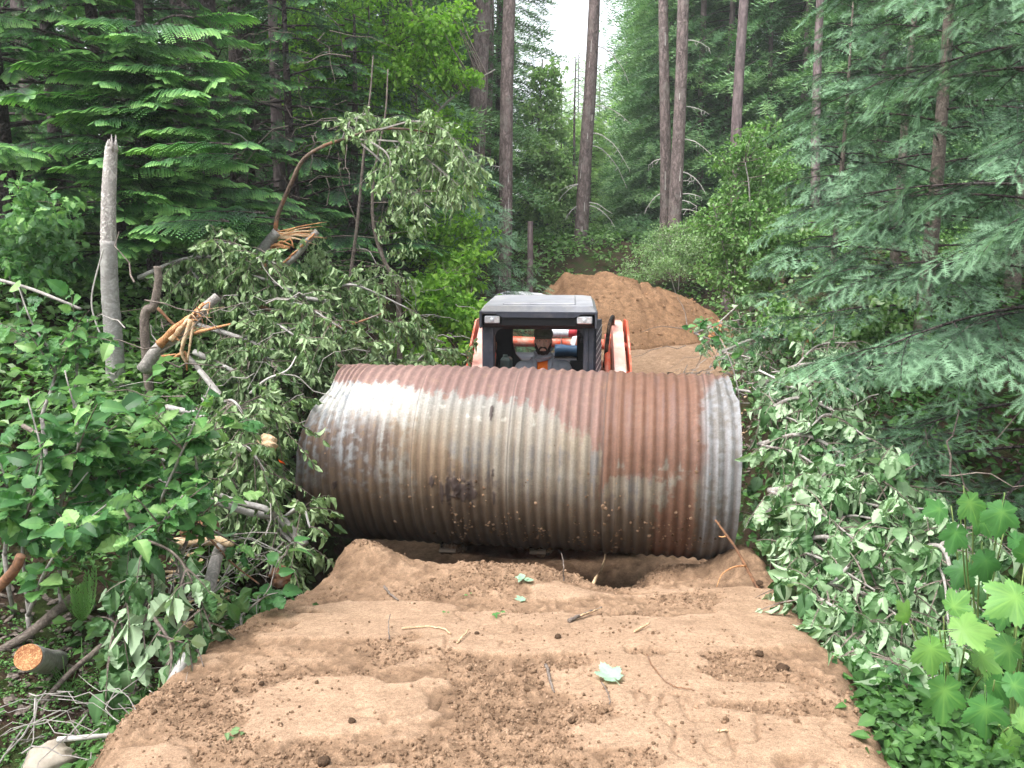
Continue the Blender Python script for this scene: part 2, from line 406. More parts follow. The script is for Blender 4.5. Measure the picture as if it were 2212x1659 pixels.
def road_z(x, Y):
    z = np.interp(Y, [-3, 2.3, 3.4, 4.3, 4.6], [.1, .0, -.14, -.33, -.36])
    crest = 4.52 + .16 * (fbm(x * 1.6, x * 0 + 3, 3, 21) - .5) - .12 * sst(.15, .45, x) + .06 * sst(.6, 1.0, x)
    hole = sst(0, .38, Y - crest)
    deep = np.interp(Y, [4.6, 5.0, 5.8, 6.4, 9, 14.5, 17, 22], [-1.05, -1.25, -1.3, -1.1, -1.1, -.8, -.7, -.2])
    z = z + mound(x, Y, -.1, 4.38, .6, .28, .10) - mound(x, Y, .62, 4.35, .25, .25, .05)
    z = z * (1 - hole) + deep * hole
    z = z + mound(x, Y, -.86, 4.68, .27, .30, .22) * (1 - hole) + mound(x, Y, -.86, 4.72, .36, .36, .78) * hole
    z = z + mound(x, Y, 1.50, 4.85, .28, .60, .70) * hole + mound(x, Y, .98, 5.0, .44, .40, .72) * hole + mound(x, Y, 1.48, 4.7, .22, .4, .07) * (1 - hole)
    return z
rows = np.concatenate([np.linspace(-3, 1.6, 40), np.arange(1.62, 5.2, .0115), np.linspace(5.22, 7, 60), np.linspace(7.05, 22, 190)])
NU = 430; uu = np.linspace(0, 1, NU)
Lx = xl(rows) - .11 * sst(4.6, 4.0, rows) + .14 * (fbm(rows * 2.2, rows * 0, 4, 31) - .5) ; Rx = xr(rows) + .10 * sst(4.6, 4.0, rows) + .14 * (fbm(rows * 2.2, rows * 0 + 9, 4, 32) - .5)
X = Lx[:, None] - .42 + (Rx - Lx + .84)[:, None] * uu[None]; Yg = np.repeat(rows[:, None], NU, 1)
eL = X - Lx[:, None]; eR = Rx[:, None] - X; e = np.minimum(eL, eR)
Z = road_z(X, Yg)
Z -= .85 * np.clip(-e + .04, 0, None) ** 1.0 + .10 * sst(.22, 0, e) ** 2 + .03 * sst(.12, 0, e) + .12 * sst(.10, -.1, e) * fbm(X * 9, Yg * 9, 3, 14)
plate = fbm(X * 1.5 + 3, Yg * 2.6, 3, 41)                     # flat compacted plates left by the tracks
plate = sst(.50, .53, plate + .05 * (fbm(X * 14, Yg * 14, 3, 43) - .5)) * sst(.05, .25, e) * sst(4.45, 4.2, Yg)
bands = (sst(.49, .51, np.mod(Yg * 3.1 + .15 * vn(X * 1.2, Yg * 0, 3), 1)))
bands = bands * sst(.15, .3, X) * sst(1.15, 1.0, X) * sst(3.1, 2.85, Yg)
bl2 = sst(.5, .54, np.mod(Yg * 3.4 + .3 * vn(X * 1.2, Yg * 0, 6), 1)) * sst(-1.15, -1., X) * sst(-.25, -.4, X) * sst(3.9, 3.7, Yg)
plate = np.clip(np.maximum(plate, np.maximum(bands, bl2 * sst(.4, .5, fbm(X * 1.5, Yg * 3, 2, 44)))), 0, 1)
rgh = 1 - .86 * plate
n1 = fbm(X * 24, Yg * 24, 4, 51); n2 = fbm(X * 70, Yg * 70, 2, 57); n0 = fbm(X * 3.2, Yg * 3.2, 3, 61)
cl = np.clip(n1 - .5, 0, 1)
near = sst(8, 5, Yg) * .9 + .1
Z += near * rgh * (0.040 * cl + .017 * (n1 - .5) + .008 * (n2 - .5)) + .032 * (n0 - .5) * (1 - .6 * plate) + .016 * plate
Z += .10 * (fbm(X * 2, Yg * 2, 4, 71) - .5) * sst(5, 7, Yg)
crack = sst(.03, .0, np.abs(fbm(X * 5, Yg * 4, 3, 81) - .5)) * sst(.52, .6, fbm(X * 1.1, Yg * 1.1, 2, 83))
Z -= .014 * crack * near
tint = .47 + .30 * plate + .26 * (n0 - .5) + .45 * (n1 - .5) * rgh - .18 * crack - .10 * sst(.1, 0, e)
# shade under the pipe, painted into the soil colour of the dug hollow
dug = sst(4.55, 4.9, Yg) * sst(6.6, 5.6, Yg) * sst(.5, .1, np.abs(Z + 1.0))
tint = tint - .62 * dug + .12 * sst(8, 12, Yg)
mb = MB(); i = np.arange(len(rows) - 1)[:, None] * NU; j = np.arange(NU - 1)[None]
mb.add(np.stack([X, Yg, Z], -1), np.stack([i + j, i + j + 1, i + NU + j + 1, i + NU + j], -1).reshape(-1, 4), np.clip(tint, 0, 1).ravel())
tag(mb.build('dirt_road', M['dirt'], smooth=True), kind='structure')
ROADX, ROADY, ROADZ, ROADE, ROADP = X, Yg, Z, e, plate
def RZ(x, Y):
    r = int(np.clip(np.searchsorted(rows, Y), 0, len(rows) - 1)); c = int(np.clip((x - X[r, 0]) / (X[r, -1] - X[r, 0]) * (NU - 1), 0, NU - 1)); return float(ROADZ[r, c])
def onroad(px, py):                      # where the sight line meets the fill
    p = G(px, py, -.1)
    for k in range(6): p = G(px, py, RZ(p[0], p[1]))
    return p

# loose clods on the fill
mb = MB()
ico = []
def rock_t(seed, nu=7, nv=5):
    t = MB(); ball(t, (0, 0, 0), (1, 1, .75), nu, nv, fn=lambda D: lump(D, seed, .45, 2.0)); return np.concatenate(t.v), t.f
for k in range(5):
    T, F = rock_t(k * 3 + 1)
    N = 5200
    r = rng.integers(40, 345, N * 3); c = rng.integers(10, NU - 10, N * 3)
    dens = fbm(ROADX[r, c] * 2.2, ROADY[r, c] * 2.2, 3, 91); keep = (rng.random(N * 3) < sst(.46, .68, dens) * (1 - .93 * ROADP[r, c]) + .015) & (ROADE[r, c] > -.25)
    r, c = r[keep][:N], c[keep][:N]
    p = np.stack([ROADX[r, c], ROADY[r, c], ROADZ[r, c]], -1); p[:, :2] += rng.normal(0, .006, (len(p), 2))
    sz = .0022 + .0052 * rng.random(len(p)) ** 3 + .010 * (rng.random(len(p)) ** 40)
    p[:, 2] += sz * .3
    inst(mb, T, F, p, unit(rng.normal(size=(len(p), 3))), rng.normal(size=(len(p), 3)), sz, .25 + .5 * rng.random(len(p)))
tag(mb.build('dirt_clods', M['dirt'], smooth=False), kind='stuff')

# ------------------------------------------------------------------ soil heap far down the road
def heap():
    o = thing('dirt_pile', (2.1, 18.3, -.75), 'large reddish brown soil heap on the track behind the loader cab', 'dirt pile')
    n = 150; a = np.linspace(-3.6, 3.6, n); b = np.linspace(-3.0, 3.0, n); A, B = np.meshgrid(a, b)
    A2 = A
    ridge = np.interp(A2, [-3.0, -2.1, -1.55, -.95, -.55, .1, .7, 1.5, 2.3, 3.0], [0, .35, .85, 1.42, 1.40, 1.42, 1.22, .98, .55, 0])
    prof = np.clip(1 - np.abs(B) / (.35 + ridge * 1.35), 0, 1) ** .85
    Zp = ridge * prof * (1 + .12 * (fbm(A * 2, B * 2, 3, 5) - .5)) + .10 * (fbm(A * 1.8, B * 1.8, 4, 7) - .5) + .05 * (fbm(A * 9, B * 9, 3, 9) - .5)
    Zp -= .10 * sst(.06, 0, np.abs(fbm(A * 1.4 + B * .8, A * .3 - B * .5, 3, 19) - .5)) * prof
    Zp -= .25 * (ridge * prof < .01)
    mbx = MB(); i = np.arange(n - 1)[:, None] * n; j = np.arange(n - 1)[None]
    t = .26 + .25 * (fbm(A * 1.2, B * 2, 3, 25) - .5) + .25 * (fbm(A * 12, B * 12, 3, 27) - .5)
    mbx.add(np.stack([A, B, Zp], -1), np.stack([i + j, i + j + 1, i + n + j + 1, i + n + j], -1).reshape(-1, 4), t.ravel())
    T, F = rock_t(77); N = 700
    pa = rng.uniform(-3, 3, N); pb = rng.uniform(-2.6, 0, N)
    ri = np.clip(((pb + 3) / 6 * (n - 1)).astype(int), 0, n - 1); ci = np.clip(((pa + 3.6) / 7.2 * (n - 1)).astype(int), 0, n - 1)
    pz = Zp[ri, ci]
    k = MB(); inst(k, T, F, np.stack([pa, pb, pz], -1), rng.normal(size=(N, 3)), rng.normal(size=(N, 3)), .012 + .03 * rng.random(N) ** 3, .2 + .3 * rng.random(N))
    mbx.build('soil', M['dirt_red'], o, off=(0, 0, 0), smooth=True)
    kk = k.build('clods', M['dirt_red'], o, off=(0, 0, 0)); kk['kind'] = 'stuff'
def dirtred():
    m = M['dirt'].copy(); m.name = 'reddish_soil'
    for nd in m.node_tree.nodes:
        if nd.type == 'VALTORGB' and len(nd.color_ramp.elements) == 4:
            for e_, c_ in zip(nd.color_ramp.elements, ((.12, .066, .036), (.20, .115, .064), (.33, .20, .115), (.44, .28, .17))): e_.color = (*c_, 1)
        if nd.type == 'TEX_NOISE' and nd.inputs['Scale'].default_value > 50: nd.inputs['Scale'].default_value *= .2
        if nd.type == 'BUMP': nd.inputs['Distance'].default_value = .04
    return m
M['dirt_red'] = dirtred(); heap()
# ------------------------------------------------------------------ corrugated culvert pipe
CC = np.array([.0632, 5.5275, .0746]); CA = .153; CL = 2.826; CR = .61
def culvert():
    o = thing('culvert_pipe', CC - [0, 0, CR], 'large rusty corrugated steel culvert pipe lying across the loader forks', 'culvert pipe')
    ax = np.array([cos(CA), -sin(CA), -.0033]); ax /= np.linalg.norm(ax)
    n1 = unit(np.cross(ax, [0, 0, 1.])); n2 = np.cross(n1, ax)       # n1 points to the camera, n2 up
    per = CL / 42.; NS = 42 * 12; NT = 470
    s = np.linspace(0, CL, NS + 1); th = np.linspace(0, 2 * pi, NT, endpoint=False)
    Sg, Tg = np.meshgrid(s, th, indexing='ij')
    deg = np.degrees(Tg)                                            # 0 top, 90 towards camera, 180 bottom
    frac = Sg / CL; tw = np.minimum(deg, 360 - deg)
    wob = .012 * (fbm(Tg * 1.2 + 5, Sg * .8, 3, 3) - .5) + .006 * (fbm(np.abs(Tg - pi) * 6, Sg * 5, 2, 4) - .5)
    bow = -.012 * np.cos(pi * (frac - .5)) * np.cos(Tg)
    r = CR + wob + 0.0064 * np.cos(2 * pi * Sg / per) - .035 * np.exp(-((frac - .01) / .03) ** 2 - ((tw - 70) / 25) ** 2)
    r += -.02 * np.exp(-((frac - .985) / .02) ** 2) * sst(60, 130, tw) + .012 * np.exp(-((frac - .02) / .02) ** 2 - ((tw - 98) / 5) ** 2)
    seams = [.068, .283, .500, .708, .925]; sd_ = np.full_like(Sg, 9.)
    for q in seams:
        lap = (frac - q) * CL; r += .0055 * sst(0, .001, lap) * sst(.075, .074, lap); sd_ = np.minimum(sd_, np.abs(lap + .004))
    r -= .006 * np.exp(-(sd_ / .004) ** 2)
    a_s = s[:, None, None] - CL / 2
    def pos(rr): return CC + ax * (Sg - CL / 2)[..., None] + (n2 * np.cos(Tg)[..., None] + n1 * np.sin(Tg)[..., None]) * rr[..., None] + np.array([0, 0, 1.]) * (.010 * np.sin(pi * frac))[..., None]
    V = pos(r)
    # ---- stains, mud and bare zinc of the steel, plus painted shade and highlight
    d = np.where(deg > 180, 360 - deg, deg); d = np.where(deg > 180, d * .9, d)
    D = deg.copy(); D[D > 300] = D[D > 300] - 360
    w1 = (fbm(Sg * 5, Tg * 2.5, 4, 11) - .5) * 2; st = (fbm(Sg * 42, Tg * 1.6, 3, 12) - .5) * 2; fine = (fbm(Sg * 30, Tg * 22, 4, 13) - .5) * 2
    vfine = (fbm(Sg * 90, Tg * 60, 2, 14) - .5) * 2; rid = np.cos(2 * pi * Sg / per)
    Dn = D + 9 * w1 + 9 * st + 6 * fine + 4 * vfine
    def lerp(A, B, t): return A + (B - A) * t[..., None]
    zinc = np.array([.29, .285, .265]); tan = np.array([.29, .235, .165]); blue = np.array([.30, .33, .37])
    white = np.array([.64, .64, .57]); rtop = np.array([.215, .122, .105]); orange = np.array([.195, .092, .056]); brown = np.array([.185, .120, .078])
    dark = np.array([.075, .058, .050]); grey = np.array([.20, .205, .215]); ochre = np.array([.28, .18, .10])
    col = np.zeros(Sg.shape + (3,)) + zinc
    col = lerp(col, tan, np.clip(.85 + .5 * w1 + .4 * st, 0, 1) * sst(34, 66, D) * .9)
    col = lerp(col, np.array([.17, .115, .078]), sst(.0, .5, st + .5 * fine + .35 * w1) * sst(50, 84, D) * .55)
    col = lerp(col, grey, sst(.05, .55, st + .4 * fine) * sst(50, 80, D) * .75)
    col = lerp(col, blue, sst(.30, .10, frac + .06 * fine) * sst(125, 95, Dn) * .7)
    col = lerp(col, white, sst(.34, .20, frac + .03 * w1) * sst(60, 42, Dn + 10 * fine) * np.clip(.62 + .9 * fine + .5 * st, 0, .9))
    col = lerp(col, white, sst(.35, .8, st * .8 + fine) * sst(70, 50, D) * .5)
    # brown rust patches over the left part
    m = sst(-.05, .25, .5 * w1 + .5 * st + .45 * fine - .5 * np.abs(frac - .14) / .14 + .45) * sst(48, 66, D) * sst(.27, .22, frac)
    col = lerp(col, np.array([.13, .082, .060]), m * .85)
    m = sst(.1, .3, .6 * st + .7 * fine) * sst(35, 60, D) * (frac < .3)
    col = lerp(col, ochre * .8, m * .5)
    # tan mud bands mid left, dark smears
    m = sst(-.1, .3, w1 + .3 * fine - 1.6 * np.abs(frac - .33) / .12 + .9) * sst(58, 75, D) * sst(112, 95, D)
    col = lerp(col, ochre, m * .65)
    m = sst(.0, .4, .9 * st + .6 * fine + .35 * w1 - 1.1 * np.abs(frac - .42) / .14 + .35) * sst(75, 88, D) * sst(150, 118, D)
    col = lerp(col, np.array([.12, .105, .10]), m * .8)
    # brown mud over the lower half; low2 also paints the shade underneath
    low = sst(76, 108, Dn - 16 * np.clip(st, -1, 1) + 12 * (.45 - frac))
    col = lerp(col, np.array([.150, .100, .062]) * (1 + .25 * st[..., None]) * (1 + .2 * fine[..., None]), low * .88)
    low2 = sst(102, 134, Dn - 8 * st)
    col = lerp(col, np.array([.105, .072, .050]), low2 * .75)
    low3 = sst(.20, .0, frac) * sst(88, 118, Dn - 14 * st); col = lerp(col, np.array([.075, .048, .036]), low3 * .85)
    # rust cap along the top, reaching further down to the right
    capd = np.interp(frac, [0, .2, .28, .45, .55, .62, .70, .715, 1], [27, 28, 34, 36, 42, 52, 64, 80, 80])
    cp = sst(3, -3, D - capd - 8 * w1 * .5 - 9 * st * (.3 + frac) - 5 * fine - 3 * vfine); cp = np.where(D < -70, 1, cp)
    rc = lerp(np.zeros(col.shape) + rtop, orange * .95, sst(.45, .85, frac + .15 * w1) * .5)
    rc = rc * (1 + .16 * rid[..., None] + .18 * fine[..., None] + .1 * st[..., None]); rc = lerp(rc, ochre * .9, sst(.25, .6, fine + .3 * w1) * .35)
    col = lerp(col, rc, cp * .95)
    # bright orange rust on the right sections
    og = sst(.690, .716, frac + .010 * fine + .006 * st) * sst(.922, .890, frac + .02 * fine + .016 * st)
    patch = sst(-.15, .15, w1 * .6 + st * .5 + fine * .7 + .5 - 2.2 * np.exp(-((frac - .755) / .055) ** 2) * sst(78, 92, D) * sst(170, 140, D) - 1.5 * np.exp(-((frac - .83) / .06) ** 2 - ((D - 82) / 7) ** 2) * np.clip(.3 + fine + st, 0, 1))
    oc = (orange * (1 + .22 * fine[..., None] + .16 * w1[..., None])); oc = lerp(oc, rtop * .85, sst(.1, .6, st + fine * .3) * sst(75, 50, D) * .6)
    oc = lerp(oc, np.array([.19, .075, .045]), sst(120, 150, Dn) * .8); oc = lerp(oc, brown, sst(.2, .5, fine + .5 * w1) * .25)
    col = lerp(col, oc, og * np.where(D < 78, cp * .9 + .1 * patch, patch) * .93)
    # zinc right end
    e_ = sst(.905, .93, frac + .012 * fine + .010 * w1 + np.where(D < 34, -.02 * (34 - D) / 34 * 2.0, 0)); e_ = e_ * sst(8, 16, D + 5 * fine + (frac - .93) * 260)
    ec = lerp(np.zeros(col.shape) + np.array([.27, .28, .295]), np.array([.18, .175, .165]), sst(-.3, .5, fine + st * .6)); ec = lerp(ec, np.array([.17, .16, .155]), sst(95, 150, Dn) * .8)
    ec = lerp(ec, ochre * .8, sst(.1, .6, w1 + fine * .5) * .3)
    col = lerp(col, ec, e_ * .95)
    # blobs of dark tar-like mud
    for (bf, bd, bs_, bw) in ((.385, 93, 6, .012), (.40, 96, 7, .016), (.418, 97, 7, .014), (.366, 96, 10, .006), (.352, 97, 9, .005), (.33, 91, 4, .006), (.468, 84, 3, .004), (.47, 100, 5, .004), (.10, 96, 3, .005), (.455, 48, 6, .004)):
        g = np.exp(-((frac - bf) / bw) ** 2 - ((D - bd) / bs_) ** 2) + .35 * fine + .25 * vfine
        m = sst(.42, .5, g) * (np.exp(-((frac - bf) / (2 * bw)) ** 2 - ((D - bd) / (2 * bs_)) ** 2) > .3); col = lerp(col, np.array([.060, .040, .038]), m * .9); V = V + (n2 * np.cos(Tg)[..., None] + n1 * np.sin(Tg)[..., None]) * (m * .005)[..., None]
    gr = sst(.1, -.9, rid + .5 * st) * sst(20, 70, D); col = col * (1 - (.30 * gr)[..., None] * np.array([.8, 1, 1.1]))  # groove shadows painted into the colour, together with dirt in the grooves
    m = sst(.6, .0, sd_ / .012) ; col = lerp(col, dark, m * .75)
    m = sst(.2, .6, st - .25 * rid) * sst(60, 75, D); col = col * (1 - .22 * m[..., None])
    lit = np.exp(-((frac - .17) / .14) ** 4) * sst(75, 45, D)  # highlight on the upper left, painted into the steel colour
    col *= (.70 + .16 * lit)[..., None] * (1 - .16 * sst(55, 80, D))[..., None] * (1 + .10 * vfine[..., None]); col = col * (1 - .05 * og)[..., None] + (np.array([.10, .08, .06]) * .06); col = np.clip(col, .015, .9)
    # ragged cut at both ends
    cutL = np.interp(tw, [0, 33, 40, 50, 70, 110, 180], [.165, .175, .14, .085, .03, .02, .03]) + .012 * (fbm(tw / 6, tw * 0, 2, 33) - .5); cutL = np.where(deg > 180, cutL * .6, cutL)
    cutR = np.interp(tw, [0, 26, 32, 50, 90, 180], [.045, .035, .012, .006, .004, .02]) + .006 * (fbm(tw / 5, tw * 0, 2, 35) - .5)
    # keep the rings smooth: slide the end rings onto the cut line
    Sx = cutL + (CL - cutL - cutR) * frac
    near = np.exp(-frac / .06); 
    Sx = Sg + np.where(Sg < .35, (cutL) * (1 - Sg / .35) ** 1, 0) - np.where(Sg > CL - .15, cutR * (1 - (CL - Sg) / .15), 0)
    V = V + ax * (Sx - Sg)[..., None]
    def grid(Vv, flip):
        i = np.arange(NS)[:, None] * NT; j = np.arange(NT)[None]; k = (j + 1) % NT
        q = np.stack([i + j, i + k, i + NT + k, i + NT + j], -1).reshape(-1, 4)
        return q[:, ::-1] if flip else q
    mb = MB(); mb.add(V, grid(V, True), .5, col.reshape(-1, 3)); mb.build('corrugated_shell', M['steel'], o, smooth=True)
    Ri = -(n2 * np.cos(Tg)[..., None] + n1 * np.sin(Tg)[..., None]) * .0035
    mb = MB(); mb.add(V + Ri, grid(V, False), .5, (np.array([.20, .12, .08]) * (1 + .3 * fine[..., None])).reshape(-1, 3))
    # rim faces joining both walls
    for ring, fl in ((0, 0), (NS, 1)):
        A = V[ring]; B = (V + Ri)[ring]; j = np.arange(NT); k = (j + 1) % NT; q = np.stack([j, k, k + NT, j + NT], -1)
        mb.add(np.vstack([A, B]), q[:, ::-1] if fl else q, .5, np.array([.2, .15, .12]))
    mb.build('inner_wall', M['steel'], o, smooth=False)
    # caked clods
    mb = MB(); T, F = rock_t(5)
    N = 5200; f = rng.random(N); dd = rng.uniform(60, 168, N)
    pr = np.exp(-((dd - 122) / 17) ** 2) * sst(.2, .45, f) * sst(.98, .86, f) + .5 * np.exp(-((dd - 96) / 10) ** 2 - ((f - .38) / .08) ** 2) + .012
    cell = fbm(f * 46, dd * .09, 2, 95); pr = pr * sst(.45, .66, cell)
    k = rng.random(N) < pr; f, dd = f[k], dd[k]
    si = (f * NS).astype(int); ti = (dd / 360 * NT).astype(int)
    base = V[si, ti]; nr = (n2 * np.cos(np.radians(dd))[:, None] + n1 * np.sin(np.radians(dd))[:, None])
    inst(mb, T * [1, 1, .6], F, base, np.cross(nr, rng.normal(size=nr.shape)), nr, .004 + .009 * rng.random(len(f)) ** 2.5, .1 + .6 * rng.random(len(f)))
    z = mb.build('caked_mud', M['dirt'], o); z['kind'] = 'stuff'
def steelmat():
    m, n, o = newmat('weathered_steel')
    a = attr(n, 'paint'); t = noise(n, 90, 6, rough=.7); t2 = noise(n, 320, 2)
    c = mix(n, .45, a.outputs['Color'], ramp(n, t.outputs[0], [(.3, (.25, .24, .23)), (.7, (.75, .75, .76))]).outputs[0], 'OVERLAY')
    c = mix(n, .25, c, ramp(n, t2.outputs[0], [(.35, (.3, .3, .3)), (.65, (.7, .7, .7))]).outputs[0], 'OVERLAY')
    b = princ(n, .5, .4, .0); n.links.new(c, b.inputs['Base Color'])
    n.links.new(ramp(n, t.outputs[0], [(.3, (.55, .55, .55)), (.7, (.8, .8, .8))]).outputs[0], b.inputs['Roughness'])
    n.links.new(bump(n, t.outputs[0], .25, .004), b.inputs['Normal']); n.links.new(b.outputs[0], o.inputs[0]); return m
M['steel'] = steelmat()
M['steel_plain'] = plain('rusted_rivet', (.16, .11, .085), .6, .4, .2)
culvert()
# ------------------------------------------------------------------ compact track loader
M['paint_red'] = plain('orange_red_paint', (.60, .085, .035), .42, .45, 0, .12, 7, dirt=(.55, .38, .30))
M['paint_faded'] = plain('faded_orange_paint', (.66, .30, .24), .55, .4, 0, .12, 7, dirt=(.62, .50, .45))
M['cab_black'] = plain('dark_cab_paint', (.040, .044, .062), .45, .45, 0, .2, 12, dirt=(.085, .08, .088))
M['cab_recess'] = plain('black_plastic', (.010, .010, .013), .5, .35, 0, .2, 20)
M['roof_dust'] = plain('dusty_roof', (.23, .235, .26), .5, .4, 0, .2, 5, dirt=(.32, .31, .30))
M['rubber'] = plain('black_rubber', (.018, .017, .017), .85, .2, 0, .2, 20, dirt=(.16, .10, .065), bs=.4)
M['metal'] = plain('bare_metal', (.50, .50, .50), .35, .6, .8, .1)
M['fork_steel'] = plain('muddy_fork_steel', (.22, .17, .13), .8, .3, .0, .3, 14, dirt=(.32, .24, .17), bs=.6)
M['chrome'] = plain('chrome_rod', (.6, .6, .6), .2, .6, .95, .05)
M['lens'] = plain('lamp_lens', (.62, .64, .68), .12, .8, .35, .25, 60)
M['hatch_white'] = plain('white_hatching', (.72, .70, .72), .5)
M['lilac'] = plain('grey_tread_strip', (.115, .105, .135), .6, .3, 0, .2, 30)
M['screen'] = plain('side_screen', (.035, .036, .036), .6, .3, 0, .3, 60)
M['label_tan'] = plain('faded_decal', (.30, .20, .17), .7)
M['ext_red'] = plain('extinguisher_red', (.40, .035, .045), .35, .5)
M['ext_white'] = plain('extinguisher_label', (.62, .64, .68), .4, .4, 0, .25, 25)
M['tag_white'] = plain('paper_tag', (.70, .72, .76), .6)
M['blue_tarp'] = plain('blue_plastic', (.030, .085, .17), .5, .4, 0, .2)
M['jug'] = plain('pale_green_plastic', (.12, .17, .165), .4, .5, 0, .08)
M['jug_fluid'] = plain('dark_teal_fluid', (.05, .085, .11), .35, .5, 0, .08)
M['brass'] = plain('valve_metal', (.35, .30, .25), .4, .5, .6)
LO = np.array([.2265, 6.98, -1.06]); LRZ = radians(-4.2)
loader = thing('track_loader', LO, 'orange compact track loader with dark cab carrying the rusty pipe', 'track loader', rz=LRZ)
def lp(name, mbx, mat, par=None, smooth=False, label=None):
    ob = mbx.build(name, M[mat], par or loader, off=(0, 0, 0), smooth=smooth, label=label); return ob
def loader_build():
    # body and undercarriage
    b = MB(); prism(b, [(-.55, .38), (-.55, .62), (-.15, .80), (1.0, .85), (1.0, 1.30), (1.72, 1.32), (1.78, .5), (1.6, .32)], -.50, .50); lp('body', b, 'paint_red')
    b = MB(); box(b, (0, 1.40, 1.36), (.86, .62, .08), .03); box(b, (0, 1.80, .9), (.9, .05, .7), .02); lp('engine_hood', b, 'cab_black')
    for s in (-1, 1):
        b = MB(); yy = [(-.42, .24), (-.30, .05), (-.1, .0), (1.25, .0), (1.45, .05), (1.60, .24), (1.55, .48), (1.35, .60), (.9, .55), (-.1, .50), (-.35, .42)]
        prism(b, yy, s * .52, s * .86)
        for k in range(26):
            t = k / 26 * 2 * pi; cx, cz = .58 + 1.0 * cos(t), .27 + .27 * sin(t); cz = np.clip(cz, .03, .52)
            box(b, (s * .69, cx, cz), (.36, .05, .06), .01)
        lp('rubber_track', b, 'rubber')
        b = MB(); prism(b, [(-.15, .12), (-.15, .38), (1.3, .42), (1.3, .12)], s * .47, s * .515); lp('track_frame', b, 'paint_red')
    # ---- cab shell: posts, header, rear frame
    hw = .485
    b = MB()
    for s in (-1, 1):
        box(b, (s * (hw - .0525), .055, 1.30), (.105, .11, 1.36), .018)
    lp_posts = None
    b1 = MB(); box(b1, (-(hw - .0525), .055, 1.27), (.105, .11, 1.30), .02); box(b1, (-(hw - .082), -.004, 1.25), (.038, .02, 1.24), .004); lp('door_post', b1, 'cab_black')
    b1 = MB(); box(b1, ((hw - .0525), .055, 1.27), (.105, .11, 1.30), .02); box(b1, ((hw - .082), -.004, 1.25), (.038, .02, 1.24), .004); lp('door_post', b1, 'cab_black')
    for s in (-1, 1):                                  # curved gussets in the opening corners
        b1 = MB(); xx = hw - .105
        pts = [(s * xx, 1.92), (s * xx, 1.77)] + [(s * (xx - .12 * (1 - cos(t))), 1.77 + .10 * sin(t)) for t in np.linspace(.2, pi / 2, 6)] + [(s * (xx - .12), 1.92)]
        prism(b1, pts, .01, .09, axis=1); lp('corner_gusset', b1, 'cab_black')
    b1 = MB(); box(b1, (0, .06, 1.895), (.76, .10, .09), .01); box(b1, (0, -.005, 1.905), (.60, .012, .006)); lp('door_header', b1, 'cab_recess')
    b1 = MB(); box(b1, (0, .06, .70), (.97, .10, .28), .02); lp('door_sill', b1, 'cab_black')
    # roof
    b1 = MB(); R0 = np.array([(-.475, -.10), (.475, -.10), (.49, -.05), (.49, .95), (.40, 1.06), (-.40, 1.06), (-.49, .95), (-.49, -.05)])
    R1 = R0 * [.93, .985] + [0, .01]; zt = 2.058; zb = 2.012
    V = np.vstack([np.column_stack([R0, np.full(8, 1.99)]), np.column_stack([R0, np.full(8, zb)]), np.column_stack([R1, np.full(8, zt)])])
    j = np.arange(8); k = (j + 1) % 8
    b1.add(V, [np.vstack([np.stack([j, k, k + 8, j + 8], -1), np.stack([j + 8, k + 8, k + 16, j + 16], -1)]), j[::-1][None], (j + 16)[None]])
    ro = lp('cab_roof', b1, 'roof_dust')
    b1 = MB(); box(b1, (0, .42, 2.062), (.62, .80, .022), .01); lp('roof_panel', b1, 'roof_dust', ro)
    # fascia: bluish band with a stepped lower edge, black recess and end pods
    b1 = MB(); prism(b1, [(-.475, 2.012), (.475, 2.012), (.475, 2.0), (.36, 1.995), (.30, 1.965), (-.30, 1.965), (-.36, 1.995), (-.475, 2.0)][::-1], -.125, -.02, axis=1)
    for s in (-1, 1): box(b1, (s * .482, -.055, 1.945), (.022, .15, .15), .008)
    lp('fascia', b1, 'cab_black')
    b1 = MB(); box(b1, (0, -.045, 1.935), (.94, .09, .118), .02); lp('fascia_recess', b1, 'cab_recess')
    for s in (-1, 1):
        b1 = MB(); box(b1, (s * .385, -.095, 1.945), (.155, .03, .088), .014); L_ = lp('headlight', b1, 'cab_recess')
        b2 = MB(); box(b2, (s * .385, -.113, 1.945), (.128, .016, .062), .012); ball(b2, (s * .385, -.119, 1.945), (.022, .008, .022), 12, 8); box(b2, (s * .385, -.122, 1.965), (.11, .004, .004)); lp('lens', b2, 'lens', L_, smooth=False)
    # sides
    for s in (-1, 1):
        b1 = MB(); box(b1, (s * (hw - .012), .56, 1.955), (.024, .98, .09), .006); box(b1, (s * (hw - .012), .56, .86), (.024, .92, .10), .006)
        box(b1, (s * (hw - .03), 1.03, 1.40), (.06, .07, 1.18), .01)
        lp('side_frame', b1, 'cab_black')
        b1 = MB()
        for yv in np.linspace(.13, .99, 26): box(b1, (s * (hw - .020), yv, 1.40), (.006, .006, 1.02))
        for zv in np.linspace(.93, 1.90, 22): box(b1, (s * (hw - .020), .56, zv), (.005, .88, .006))
        lp('side_screen', b1, 'screen')
    b1 = MB(); fx0, fy0, fx1, fy1 = hw + .002, .004, hw + .052, .135
    for (z0, z1) in ((.62, 1.93),):
        V = [[fx0, fy0, z0], [fx1, fy1, z0], [fx0, fy1, z0], [fx0, fy0, z1], [fx1, fy1, z1], [fx0, fy1, z1]]
        b1.add(V, [np.array([[0, 1, 4, 3], [1, 2, 5, 4], [2, 0, 3, 5]]), np.array([[2, 1, 0], [3, 4, 5]])])
    cl = lp('corner_panel', b1, 'lilac')
    b1 = MB(); nx_, ny_ = (fy1 - fy0), -(fx1 - fx0); q_ = math.hypot(nx_, ny_); nx_, ny_ = nx_ / q_ * .002, ny_ / q_ * .002
